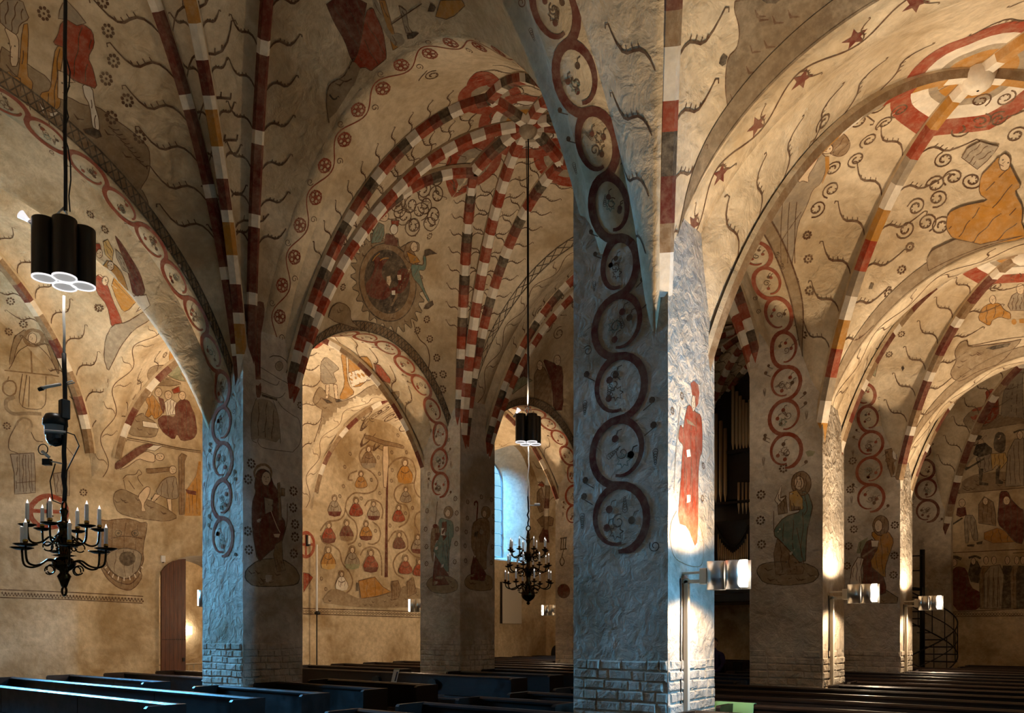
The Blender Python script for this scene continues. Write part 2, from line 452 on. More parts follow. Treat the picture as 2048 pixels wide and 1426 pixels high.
# unseen dark screens, added to keep most sky light off the far window
m = MB(); m.box(-W_LEFT-6.5, -W_LEFT-6.1, 18, 40, -.25, 26, 'outside_screen'); m.box(-W_LEFT-6.1, -W_LEFT-.3, 18, 18.4, -.25, 11, 'outside_screen'); m.box(-W_LEFT-6.1, -W_LEFT-.3, 39.6, 40, -.25, 26, 'outside_screen'); tag(m.build('daylight_screen'), kind='structure')
# low screens added outside, unseen, to cut level daylight through both side windows
m = MB(); m.box(-W_LEFT-16, -W_LEFT-14, -22, 17, -.25, 6.6, 'outside_ground'); m.box(-W_RIGHT+14, -W_RIGHT+16, -10, 30, -.25, 5.5, 'outside_ground'); tag(m.build('daylight_screen'), kind='structure')
# open ground around the church
m = MB(); m.box(-90, 80, -70, 110, -.6, -.25, 'outside_ground'); tag(m.build('ground'), kind='structure')
# floor
m = MB(); m.box(-W_LEFT, -W_RIGHT, Y_BACK, ROWS[4], -.2, 0, 'floor_stone'); tag(m.build('floor'), kind='structure')

# ------------------------------------------------------------------ pillars
PILLAR = {}
def pillar(key, w, y, yh=HP, zt=9.0, base_h=None):
    m = MB(); ns, nz = 3, 40
    x0, x1, y0, y1 = -w-HP, -w+HP, y-yh, y+yh
    r = random.Random(key)
    ring = [(x0, y0), (x1, y0), (x1, y1), (x0, y1)]
    zs = [zt*i/nz for i in range(nz+1)]; vs = []; fs = []
    nseg = 6; N = nseg*4
    for z in zs:
        for e in range(4):
            (ax, ay), (bx, by) = ring[e], ring[(e+1) % 4]
            for k in range(nseg):
                t = k/nseg; j = r.uniform(-.003, .003) if 0 < z else 0
                px, py = ax+(bx-ax)*t, ay+(by-ay)*t
                nx, ny = (by-ay), -(bx-ax); L = math.hypot(nx, ny)
                vs.append((px+nx/L*j*1.2, py+ny/L*j*1.2, z))
    for i in range(nz):
        for k in range(N): fs.append((i*N+k, i*N+(k+1) % N, (i+1)*N+(k+1) % N, (i+1)*N+k))
    m.add(vs, fs, 'pillar_plaster', False)
    o = m.build('pillar'); tag(o, kind='structure'); PILLAR[key] = (o, w, y); SURF['P'+key] = Surf(m.v, m.f)
    return o
for k in range(4):
    pillar('A%d' % k, WA, ROWS[k]); pillar('B%d' % k, WB, ROWS[k])
pillar('A4', WA, ROWS[4], .35); pillar('B4', WB, ROWS[4], .35)

# combined paintable surfaces: the side wall with its vaults, the end wall with its vault
def combined(parts):
    v, f = [], []
    for m in parts:
        k = len(v); v += m.v; f += [tuple(i+k for i in q) for q in m.f]
    return Surf(v, f)
SURF['LW'] = combined([wlm, wem]+[BAYS['L%d' % k].grid() for k in range(4)])
SURF['LWb'] = combined([wlm, wem]+[BAYS['L%d' % k].grid() for k in (1, 2, 3)])
SURF['LWc'] = combined([wlm, wem]+[BAYS['L%d' % k].grid() for k in (2, 3)])
SURF['RW'] = combined([wem, BAYS['R3'].grid()])
# ------------------------------------------------------------------ mural painting: thin coats of pigment lying on the plaster
LIFT = .6
class Frame:
    """a tangent plane on a surface; 2-D shapes in metres are laid on it and pressed on the surface"""
    def __init__(s, O, n, up=None, surf=None, reach=.8):
        s.O = Vector(O); s.n = Vector(n).normalized(); s.surf = surf; s.reach = reach
        up = Vector(up) if up is not None else Vector((0, 0, 1))
        e2 = up-s.n*up.dot(s.n)
        if e2.length < 1e-4: e2 = Vector((0, 1, 0))-s.n*s.n.y
        s.e2 = e2.normalized(); s.e1 = s.e2.cross(s.n)
    def at(s, p, lift):
        P = s.O+s.e1*p[0]+s.e2*p[1]; lift *= LIFT
        if s.surf is None: return P+s.n*lift
        h = s.surf.hit(P, s.n, s.reach)
        return None if h is None else h[0]+h[1]*lift
class Path:
    """a curved strip: distance s along it, v across; used for arch undersides running on to pillar faces"""
    def __init__(s, pts, nrm, across):
        s.p = [Vector(p) for p in pts]; s.nr = [Vector(n).normalized() for n in nrm]; s.ac = Vector(across)
        s.d = [0]
        for a, b in zip(s.p, s.p[1:]): s.d.append(s.d[-1]+(b-a).length)
        s.L = s.d[-1]
    def at(s, q, lift):
        v, t = q; t = min(max(t, 0), s.L); lift *= LIFT
        lo, hi = 0, len(s.d)-1
        while hi-lo > 1:
            m = (lo+hi)//2
            if s.d[m] <= t: lo = m
            else: hi = m
        f = (t-s.d[lo])/max(1e-9, s.d[hi]-s.d[lo])
        n = s.nr[lo].lerp(s.nr[hi], f).normalized()
        return s.p[lo].lerp(s.p[hi], f)+s.ac*v+n*lift
class Ink:
    """one painted motif (one mesh)"""
    def __init__(s): s.m = MB()
    def line(s, F, pts, w, mat, lift=.010, step=.12):
        if len(pts) < 2: return
        # resample
        out = [pts[0]]; ws0 = w if hasattr(w, '__len__') else [w]*len(pts); ws = [ws0[0]]
        for i in range(len(pts)-1):
            a, b = pts[i], pts[i+1]; L = math.hypot(b[0]-a[0], b[1]-a[1]); n = max(1, int(math.ceil(L/step)))
            for k in range(1, n+1):
                f = k/n; out.append((a[0]+(b[0]-a[0])*f, a[1]+(b[1]-a[1])*f)); ws.append(ws0[i]+(ws0[i+1]-ws0[i])*f)
        prev = None; run = []
        rows = []
        for i, p in enumerate(out):
            a, b = out[max(i-1, 0)], out[min(i+1, len(out)-1)]
            dx, dy = b[0]-a[0], b[1]-a[1]; L = math.hypot(dx, dy) or 1
            nx, ny = -dy/L*ws[i]/2, dx/L*ws[i]/2
            rows.append((F.at((p[0]+nx, p[1]+ny), lift), F.at((p[0]-nx, p[1]-ny), lift)))
        for r0, r1 in zip(rows, rows[1:]):
            if None in r0 or None in r1: continue
            if (r0[0]-r1[0]).length > .6: continue
            s.m.add([r0[0], r0[1], r1[1], r1[0]], [(0, 1, 2, 3)], mat)
    def poly(s, F, pts, mat, lift=.004, size=.3):
        tris = tessellate_polygon([[Vector((p[0], p[1], 0)) for p in pts]])
        cache = {}
        def P(q):
            k = (round(q[0], 4), round(q[1], 4))
            if k not in cache: cache[k] = F.at(q, lift)
            return cache[k]
        stack = [tuple(pts[i] for i in t) for t in tris]
        while stack:
            a, b, c = stack.pop()
            e = [math.dist(a, b), math.dist(b, c), math.dist(c, a)]; mx = max(e)
            if mx > size:
                k = e.index(mx); a, b, c = ((a, b, c), (b, c, a), (c, a, b))[k]
                m = ((a[0]+b[0])/2, (a[1]+b[1])/2); stack += [(a, m, c), (m, b, c)]; continue
            q = [P(a), P(b), P(c)]
            if None in q or max((q[0]-q[1]).length, (q[1]-q[2]).length, (q[2]-q[0]).length) > .8: continue
            s.m.add(q, [(0, 1, 2)], mat)
    def disc(s, F, c, r, mat, lift=.006, n=10, sq=1.0):
        s.poly(F, [(c[0]+r*math.cos(2*PI*k/n), c[1]+r*sq*math.sin(2*PI*k/n)) for k in range(n)], mat, lift)
    def ring(s, F, c, r0, r1, mat, lift=.004, a0=0, a1=2*PI, n=None):
        n = n or max(8, int(abs(a1-a0)*max(r1, .2)/.08)+4)
        pts = [(c[0]+(r0+r1)/2*math.cos(a0+(a1-a0)*k/n), c[1]+(r0+r1)/2*math.sin(a0+(a1-a0)*k/n)) for k in range(n+1)]
        s.line(F, pts, r1-r0, mat, lift, 9)
    def build(s, name, parent):
        if not s.m.f: return None
        o = s.m.build(name, parent=parent)
        if parent is not None: o.matrix_parent_inverse = parent.matrix_world.inverted()
        return o
def rosette(I, F, c, r, mat='paint_line', n=8):
    for k in range(n):
        a = 2*PI*k/n; I.disc(F, (c[0]+r*.74*math.cos(a), c[1]+r*.74*math.sin(a)), r*.27, mat, .008, 6)
    I.disc(F, c, r*.2, mat, .008, 6)
def rose(I, F, c, r, mat='paint_vine'):
    for k in range(5):
        a = 2*PI*(k+.25)/5
        I.ring(F, (c[0]+r*.55*math.cos(a), c[1]+r*.55*math.sin(a)), r*.24, r*.42, mat, .008, n=7)
        a += PI/5
        I.line(F, [(c[0]+r*.8*math.cos(a), c[1]+r*.8*math.sin(a)), (c[0]+r*1.12*math.cos(a), c[1]+r*1.12*math.sin(a))], r*.14, mat, .008)
    I.ring(F, c, r*.9, r*1.06, mat, .008, n=14); I.disc(F, c, r*.2, mat, .008, 7)
def spiral(I, F, c, r, mat='paint_line', turns=1.4, a0=0, sgn=1, w=.018, thorns=True, lift=.010):
    n = int(14*turns); pts = []
    for k in range(n+1):
        f = k/n; a = a0+sgn*2*PI*turns*f; q = r*(1-.72*f); pts.append((c[0]+q*math.cos(a), c[1]+q*math.sin(a)))
    I.line(F, pts, w, mat, lift)
    if thorns:
        for k in range(n//2, n, 2):
            p = pts[k]; d = Vector((c[0]-p[0], c[1]-p[1])); I.line(F, [p, (p[0]+d.x*.4, p[1]+d.y*.4)], w*.8, mat, lift)
    return pts
def leaf(I, F, c, r, mat='paint_maroon', ang=0):
    pts = []
    for k in range(10):
        a = ang+2*PI*k/10; q = r*(1 if k % 2 == 0 else .42); pts.append((c[0]+q*math.cos(a), c[1]+q*math.sin(a)))
    I.poly(F, pts, mat, .008)
def rinceau(I, F, s0, s1, r0, r1, mat='paint_vine', w=.075, first=1, vc=0.0, fill=True, el=1.0, thin='paint_line', horns=False):
    """scrolling vine: a waving stem with a curl in every bend"""
    s = s0; sg = first; rr = random.Random(int(s1*100)); k = 0
    while True:
        f = (s-s0)/max(1e-6, s1-s0); r = r0+(r1-r0)*f
        if s+2*r*el > s1+.01: break
        c = (vc, s+r*el); ww = w*(r/max(r0, r1))**.5; lf = .008+.0012*(k % 2)
        stem = [(c[0]+sg*r*math.sin(a), c[1]-r*el*math.cos(a)) for a in [PI*i/12 for i in range(13)]]
        I.line(F, stem, ww, mat, lf, .1)
        curl = []
        for i in range(15):
            a = PI+PI*1.05*i/14; q = r*(1-.30*(i/14)); curl.append((c[0]+sg*q*math.sin(a), c[1]-q*el*math.cos(a)))
        I.line(F, curl, [ww*(1-.65*i/14) for i in range(15)], mat, lf+.0006, .1)
        if fill:
            for j in range(3):
                a = rr.uniform(0, 6.28); p = (c[0]+r*.48*math.cos(a+j*2.1), c[1]+r*.48*math.sin(a+j*2.1))
                I.disc(F, p, r*.13, mat if j else thin, .0115, 8)
                I.line(F, [p, (p[0]+r*.1, p[1]+r*.25), (p[0]+r*.25, p[1]+r*.28)], .012, thin, .009)
            spiral(I, F, (c[0]+rr.uniform(-.2, .2)*r, c[1]+rr.uniform(-.2, .2)*r), r*.25, thin, 1.2, rr.uniform(0, 6), 1, .012, False)
            for sd in (-1, 1):
                p = (c[0]+sd*r*1.28, c[1]-sg*sd*r*.8+rr.uniform(-.2, .2)*r)
                if rr.random() < .6:
                    I.disc(F, p, r*.12, thin, .009, 7); I.line(F, [(c[0]+sd*r*.95, p[1]-r*.3), (p[0], p[1]-r*.1)], .012, thin, .009)
                else:
                    spiral(I, F, p, r*.2, thin, 1.3, rr.uniform(0, 6), sd, .012, False)
        if horns:
            for hx, hy, an in ((rr.uniform(-.35, .35), rr.uniform(-.4, .4), rr.uniform(0, 6)), (1.35*(1 if k % 2 else -1), rr.uniform(-.5, .5), 1.57)):
                for j in range(6):
                    q = (c[0]+hx*r+math.cos(an)*r*.075*j, c[1]+hy*r-math.sin(an)*r*.075*j); I.ring(F, q, r*(.085-.011*j), r*(.105-.011*j), thin, .0122+.0003*j, n=7)
            lc = (c[0]+rr.uniform(-.3, .3)*r, c[1]+rr.uniform(-.45, .2)*r); pts = []
            for j in range(14): a = 2*PI*j/14; q = r*(.26 if j % 2 == 0 else .15); pts.append((lc[0]+q*math.cos(a), lc[1]+q*math.sin(a)))
            I.line(F, pts+[pts[0]], .014, 'paint_teal' if k % 2 else thin, .0125)
        s += 2*r*el; sg = -sg; k += 1
TEND = [(0, 0), (.10, .16), (.20, .26), (.32, .31), (.45, .30), (.57, .27), (.68, .30), (.80, .42), (.90, .58), (.96, .70), (1.02, .70), (1.03, .64)]
def tendril(I, F, L, sg, w=.032, mat='paint_line', flip=1):
    pts = [(sg*a*L, flip*c*L) for a, c in TEND]
    I.line(F, pts, [w*(.6+.6*math.sin(PI*min(1, i/8))) for i in range(len(pts))], mat, .010, .2)
    for k in (3, 4, 5, 6):
        p = pts[k]; I.line(F, [p, (p[0]+sg*.03*L, p[1]+flip*.09*L)], w*.5, mat, .010, .2)

# ---- ribs
RIBC = {'N0': [('paint_maroon', 1.15), ('paint_white', .22)], 'N0b': [('paint_maroon', .5), ('paint_white', .5), ('paint_ochre', .55), ('paint_white', .2)],
        'N': [('paint_white', .24), ('paint_red', .30), ('paint_maroon', .22), ('paint_dark', .22)], 'Nb': [('paint_red', .34), ('paint_white', .3)],
        'R': [('paint_ochre', .5), ('paint_white', .4), ('paint_grey', .42), ('paint_red', .5)], 'L': [('paint_brown', .6), ('paint_white', .35), ('paint_maroon', .45)],
        'R0': [('paint_white', .5), ('paint_brown', .32), ('paint_maroon', .5), ('paint_dark', .45), ('paint_red', .3)],
        'R2': [('paint_maroon', .7), ('paint_white', .22), ('paint_brown', .4)]}
def rib(bay, P0, P1, scheme, parent, w=.10, depth=.14, stop=1.0, n=40, phase=0.0, side=None):
    a, b = Vector(P0), Vector(P1); d = (b-a); L = d.length; d.normalize(); sd = Vector((-d.y, d.x, 0))
    pts = []
    for i in range(n+1):
        f = 1-math.cos(i/n*PI/2) if False else (i/n)**1.6
        q = a+(b-a)*f*stop; pts.append(bay.P(q.x, q.y))
    m = MB(); acc = phase; seq = RIBC[scheme]; tot = sum(x[1] for x in seq); rows = []
    # resample by arc length so that painted blocks keep their size
    dist = [0]
    for p, q in zip(pts, pts[1:]): dist.append(dist[-1]+(q-p).length)
    def along(t):
        for i in range(len(dist)-1):
            if t <= dist[i+1]: f = (t-dist[i])/max(1e-9, dist[i+1]-dist[i]); return pts[i].lerp(pts[i+1], f)
        return pts[-1]
    cuts = [0.0]; mats = []; t = -phase; k = 0
    while t < dist[-1]:
        c, l = seq[k % len(seq)]; e = min(t+l, dist[-1])
        if e > 0:
            st = max(t, 0); nn = max(1, int((e-st)/.16))
            for i in range(nn): cuts.append(st+(e-st)*(i+1)/nn); mats.append(c)
        t += l; k += 1
    for t in cuts:
        p = along(t); tg = (along(min(t+.05, dist[-1]))-along(max(t-.05, 0))).normalized()
        nn = tg.cross(sd).normalized()
        if nn.z > 0: nn = -nn
        rows.append([p+sd*w*1.25-nn*.05, p+sd*w*1.25+nn*.02, p+sd*w*.72+nn*depth, p-sd*w*.72+nn*depth, p-sd*w*1.25+nn*.02, p-sd*w*1.25-nn*.05])
    for i in range(len(rows)-1):
        for k in range(5):
            m.add([rows[i][k], rows[i][k+1], rows[i+1][k+1], rows[i+1][k]], [(0, 1, 2, 3)], mats[i] if k in (1, 2, 3) and not (side and k == side) else ('paint_brown' if side and k == side else 'vault_plaster'))
    o = m.build('rib', parent=parent)
    return along, dist[-1], sd
def tendrils_on(I, bay, key, along, total, sd, t0, t1, step, Lf, sides=(1, -1), w=.032):
    t = t0
    while t < t1:
        p = along(t); tg = (along(min(t+.1, total))-along(max(0, t-.1))).normalized()
        for s in sides:
            q = p+sd*s*.22; n = bay.N(q.x, q.y)
            F = Frame(p, n, tg, SURF[key]); L = Lf(t)*(1 if s > 0 else .9)
            # start beside the rib
            s_dir = 1 if F.e1.dot(sd)*s > 0 else -1
            F2 = Frame(p+F.e1*s_dir*.10, n, tg, SURF[key], .4)
            tendril(I, F2, L, s_dir, w)
        t += step
def corner(b, sx, sy): return Vector((b.x1-.03 if sx else b.x0+.03, b.y1-.03 if sy else b.y0+.03, 0))
for k in range(4):
    # nave: star vault
    b = BAYS['N%d' % k]; par = BO['N%d' % k]; I = Ink(); key = 'N%d' % k
    fx, fy = (.33, .42) if k else (.33, .55)
    cr = Vector((b.cx, b.cy, 0))
    ndx = {0: Vector((b.cx-(b.cx-b.x0)*fx, b.cy, 0)), 1: Vector((b.cx+(b.x1-b.cx)*fx, b.cy, 0))}
    ndy = {0: Vector((b.cx, b.cy-(b.cy-b.y0)*fy, 0)), 1: Vector((b.cx, b.cy+(b.y1-b.cy)*fy, 0))}
    for sx in (0, 1):
        for sy in (0, 1):
            c = corner(b, sx, sy)
            if k == 0 and sx == 1 and sy == 1: continue      # this springer is plain plaster
            sc, sb = ('N0', 'N0b') if k == 0 else ('N', 'Nb')
            for tgt, s_, ph in ((cr, sb, .2), (ndx[sx], sc, .0), (ndy[sy], sc, .4)):
                al, tot, sd = rib(b, c, tgt, s_, par, .10 if k else .085, .14, 1, 40, ph)
                if k < 2 or sx == 0:
                    big = .95 if k == 0 else .5
                    outer = tgt is not cr
                    sides = (1, -1)
                    if k == 0: tendrils_on(I, b, key, al, tot, sd, 4.6, tot-1, .62, (lambda t: .95) if tgt is ndx[sx] else (lambda t: .34 if tgt is cr else .5), sides)
                    else: tendrils_on(I, b, key, al, tot, sd, 4.6, tot-.5, .42, lambda t: .34+.03*(t-4), sides, .022)
    for nd in list(ndx.values())+list(ndy.values()): rib(b, nd, cr, 'N', par, .10, .14, 1, 8, .1)
    F = Frame(b.P(b.cx, b.cy), (0, 0, -1), (0, 1, 0), SURF[key])
    for r0, r1, mt in ((.75, 1.0, 'paint_red'), (.58, .75, 'paint_white'), (.45, .58, 'paint_grey'), (.1, .45, 'paint_ochre')): I.ring(F, (0, 0), r0, r1, mt, n=40)
    for nd in list(ndx.values())+list(ndy.values()):
        F = Frame(b.P(nd.x, nd.y), (0, 0, -1), (0, 1, 0), SURF[key])
        I.ring(F, (0, 0), .38, .6, 'paint_red', n=30); I.ring(F, (0, 0), .2, .38, 'paint_grey', n=24)
    bs = MB(); bs.lathe([(.02, -.34), (.11, -.30), (.17, -.22), (.2, -.1), (.2, .02)], 14, b.P(b.cx, b.cy), 'paint_grey'); bs.build('boss', parent=par)
    I.build('painted_tendrils', par)
for k in range(4):
    for side in ('R', 'L'):
        key = side+str(k); b = BAYS[key]; par = BO[key]; I = Ink(); cr = Vector((b.cx, b.cy, 0))
        for sx in (0, 1):
            for sy in (0, 1):
                if key == 'L0' and (sx, sy) == (1, 1): continue      # plain springer beside the arcade arch
                c0 = corner(b, sx, sy) if key != 'R0' or (sx, sy) != (0, 1) else Vector((-4.68, 9.2, 0))
                al, tot, sd = rib(b, c0, cr, {'L': 'L', 'R': ('R0', 'R', 'R2', 'R2')[k]}[side], par, .09, .12, 1, 40, .15*sx, (1 if sy else 3) if side == 'R' and k == 1 else None)
                t0 = (3.6 if key != 'R0' else .5) if (side == 'R') == (sx == 0) else .6
                if side == 'R' and sx == 1 and k > 1: continue
                tendrils_on(I, b, key, al, tot, sd, t0, tot-1.2, .62, lambda t: .72, (1, -1), .026)
        F = Frame(b.P(b.cx, b.cy), (0, 0, -1), (0, 1, 0), SURF[key])
        for r0, r1, mt in ((.85, 1.12, 'paint_red'), (.62, .85, 'paint_white'), (.5, .62, 'paint_grey'), (.1, .5, 'paint_ochre')): I.ring(F, (0, 0), r0, r1, mt, n=40)
        bs = MB(); bs.lathe([(.02, -.26), (.12, -.25), (.2, -.18), (.24, -.08), (.24, .02)], 8, b.P(b.cx, b.cy), 'paint_white'); bs.build('boss', parent=par)
        I.build('painted_tendrils', par)

# ---- vines on arcade undersides, running on to the pillar faces
def arcade_path(row, k, zb_far, zb_near, lim=.01):
    w = WA if row == 'A' else WB; arch = (arcA if row == 'A' else arcB)[k]
    yf = ROWS[k+1]-HP if k < 3 else ROWS[4]-.35; yn = ROWS[k]+HP
    pts, nr = [], []
    zf = arch.z(yf); z = zb_far
    while z < zf-.02: pts.append((-w, yf-.005, z)); nr.append((0, -1, 0)); z += .12
    n = 70
    for i in range(n+1):
        # equal angle steps
        a = i/n*PI; t = arch.c+math.cos(a)*(arch.b-arch.c if a < PI/2 else arch.c-arch.a)
        if t > yf or t < yn: continue
        pts.append((-w, t, arch.z(t)))
        e = .02; dz = (arch.z(t+e)-arch.z(t-e))/(2*e); v = Vector((0, dz, -1)).normalized(); nr.append(v)
    z = arch.z(yn)-.05
    while z > zb_near: pts.append((-w, yn+.005, z)); nr.append((0, 1, 0)); z -= .12
    return Path(pts, nr, (1, 0, 0)), zf-zb_far
VINES = [('A', 0, 1.0, 3.9, .41, .27, .105, 'paint_maroon'), ('A', 1, 3.1, 3.9, .31, .25, .075, 'paint_vine'), ('A', 2, 3.0, 3.6, .33, .25, .075, 'paint_vine'), ('A', 3, 3.5, 3.6, .34, .25, .085, 'paint_maroon'),
         ('B', 0, 1.45, 2.65, .36, .26, .085, 'paint_vine'), ('B', 1, 3.45, 3.4, .30, .25, .075, 'paint_vine'), ('B', 2, 3.4, 3.5, .3, .25, .075, 'paint_vine'), ('B', 3, 3.0, 3.5, .3, .25, .075, 'paint_vine')]
for row, k, zf, zn, r0, r1, w, mt in VINES:
    pth, face = arcade_path(row, k, H(zf), H(zn)); I = Ink()
    big = pth
    # on the pillar face the loops are larger than on the underside
    rinceau(I, pth, 0, face, r0, (r0+r1)/2, mt, w, 1, 0, True, 1.08, 'paint_line', True)
    n_face = 0; s = 0
    while True:
        f = s/max(face, .01); r = r0+((r0+r1)/2-r0)*f
        if s+2*r*1.08 > face+.01: break
        s += 2*r*1.08; n_face += 1
    rinceau(I, pth, s, pth.L, (r0+r1)/2 if False else r1, r1*.98, mt, w*1.05, 1 if n_face % 2 == 0 else -1, 0, True, 1.35, 'paint_line', k == 0)
    I.build('painted_vine', BANDS[row+str(k)][0])

# ---- transverse bands: waving stem with roses or leaves
def cross_path(key):
    o, arch, ac, lo, hi = BANDS[key]; pts, nr = [], []; n = 70
    for i in range(n+1):
        a = i/n*PI; t = arch.c-math.cos(a)*(arch.c-arch.a if a < PI/2 else arch.b-arch.c)
        t = min(max(t, arch.a+.001), arch.b-.001)
        pts.append((t, (lo+hi)/2, arch.z(t))); e = .02; dz = (arch.z(t+e)-arch.z(t-e))/(2*e); nr.append(Vector((dz, 0, -1)).normalized())
    return Path(pts, nr, (0, 1, 0))
for key in [n+str(k) for n in ('TN', 'TL', 'TR') for k in (1, 2, 3)]:
    pth = cross_path(key); I = Ink(); o = BANDS[key][0]
    per = {'TN': 1.15, 'TL': 1.3, 'TR': 1.3}[key[:2]]; amp = .13
    mt = 'paint_vine' if key == 'TN1' else 'paint_line'
    n = int(pth.L/.08); pts = [(amp*math.sin(2*PI*i*.08/per), i*.08) for i in range(n)]
    I.line(pth, pts, .022, mt, .008, .2)
    k = 0; s = per/4
    while s < pth.L-.2:
        sg = 1 if k % 2 == 0 else -1
        if key == 'TN1': rose(I, pth, (-sg*.05, s), .13, 'paint_vine'); spiral(I, pth, (sg*.18, s+.2), .07, 'paint_line', 1.2, 0, sg, .012, False)
        elif key == 'TR1':
            leaf(I, pth, (sg*.0, s), .15, 'paint_maroon', s); tendril(I, Frame(pth.at((sg*.14, s), 0), pth.nr[min(len(pth.nr)-1, int(s/pth.L*len(pth.nr)))], (pth.at((0, s+.1), 0)-pth.at((0, s), 0)), SURF[key]), .3, -sg, .016)
        else: tendril(I, Frame(pth.at((sg*.10, s), 0), pth.nr[min(len(pth.nr)-1, int(s/pth.L*len(pth.nr)))], (pth.at((0, s+.1), 0)-pth.at((0, s), 0)), SURF[key]), .34, -sg, .016)
        s += per/2; k += 1
    I.build('painted_vine', o)

# ---- lattice borders along arch edges
def edge_border(I, key, side, d0, d1, base, dark, t0=0.02, t1=.98, lattice=True, step=.11):
    b = BAYS[key]; arch = getattr(b, side)
    def off(t, dist):
        lo, hi = 0, 1.2
        if side[0] == 'X': E = Vector((b.x0 if side == 'X0' else b.x1, t, arch.z(t))); q = lambda d: (E.x+(d if side == 'X0' else -d), t)
        else: E = Vector((t, b.y0 if side == 'Y0' else b.y1, arch.z(t))); q = lambda d: (t, E.y+(d if side == 'Y0' else -d))
        for _ in range(22):
            m = (lo+hi)/2
            if (b.P(*q(m))-E).length < dist: lo = m
            else: hi = m
        x, y = q(lo); return b.P(x, y), b.N(x, y)
    ts = []; n = 200
    raw = [arch.a+(arch.b-arch.a)*(.5-.5*math.cos(PI*(t0+(t1-t0)*i/n))) for i in range(n+1)]
    acc = 0; last = None
    for t in raw:
        p = Vector((0, t, arch.z(t)))
        if last is None or (p-last).length >= step: ts.append(t); last = p
    rows = []
    for t in ts:
        r = []
        for k in range(3):
            p, nn = off(t, d0+(d1-d0)*k/2); r.append((p, nn))
        rows.append(r)
    for i in range(len(rows)-1):
        A, B = rows[i], rows[i+1]
        if (A[0][0]-B[0][0]).length > .6: continue
        for k in range(2):
            if base: I.m.add([A[k][0]+A[k][1]*.006, A[k+1][0]+A[k+1][1]*.006, B[k+1][0]+B[k+1][1]*.006, B[k][0]+B[k][1]*.006], [(0, 1, 2, 3)], base)
        def seg(p, q, np_, nq, w):
            d = (q-p); s = d.cross(np_).normalized()*w/2
            I.m.add([p+s+np_*.012, p-s+np_*.012, q-s+nq*.012, q+s+nq*.012], [(0, 1, 2, 3)], dark)
        if lattice:
            seg(A[0][0], B[2][0], A[0][1], B[2][1], .02); seg(A[2][0], B[0][0], A[2][1], B[0][1], .02)
        for k in (0, 2): seg(A[k][0], B[k][0], A[k][1], B[k][1], .026)
for k in (0, 1, 2):
    I = Ink(); edge_border(I, 'N%d' % k, 'X0', .03, .24, 'paint_brown', 'paint_dark', .06, .94); I.build('painted_border', BO['N%d' % k])
I = Ink(); edge_border(I, 'R0', 'Y1', .05, .30, 'paint_umber', 'paint_umber', .1, .95, False); I.build('painted_border', BO['R0'])
I = Ink(); edge_border(I, 'R1', 'Y1', .03, .28, 'paint_earth', 'paint_earth', .1, .95, False); I.build('painted_border', BO['R1'])
I = Ink(); edge_border(I, 'R1', 'X0', .02, .22, 'paint_earth', 'paint_line', .1, .95, False); I.build('painted_border', BO['R1'])
I = Ink(); edge_border(I, 'R2', 'Y1', .03, .28, 'paint_earth', 'paint_earth', .1, .95, False); I.build('painted_border', BO['R2'])
I = Ink(); edge_border(I, 'N1', 'Y1', .03, .2, None, 'paint_dark', .1, .9, True, .3); I.build('painted_border', BO['N1'])
# ------------------------------------------------------------------ things
TH = math.radians(37.6); CT, ST = math.cos(TH), math.sin(TH)
def at(px, py, Y):
    """a point of the place at depth Y along the nave, from its direction seen at the photographer's stand"""
    k = 2265-px; w = k*CT*Y/(1611/CT-ST*k); Z = CT*Y+ST*w
    return Vector((-w, Y, EYE+(1262-py)*Z/1611))
def atw(px, py, w):
    Z = 1611/CT*w/(2265-px); Y = (Z-ST*w)/CT
    return Vector((-w, Y, EYE+(1262-py)*Z/1611))
def arc_pts(c, r, a0, a1, n): return [(c[0]+r*math.cos(a0+(a1-a0)*i/n), c[1]+r*math.sin(a0+(a1-a0)*i/n)) for i in range(n+1)]

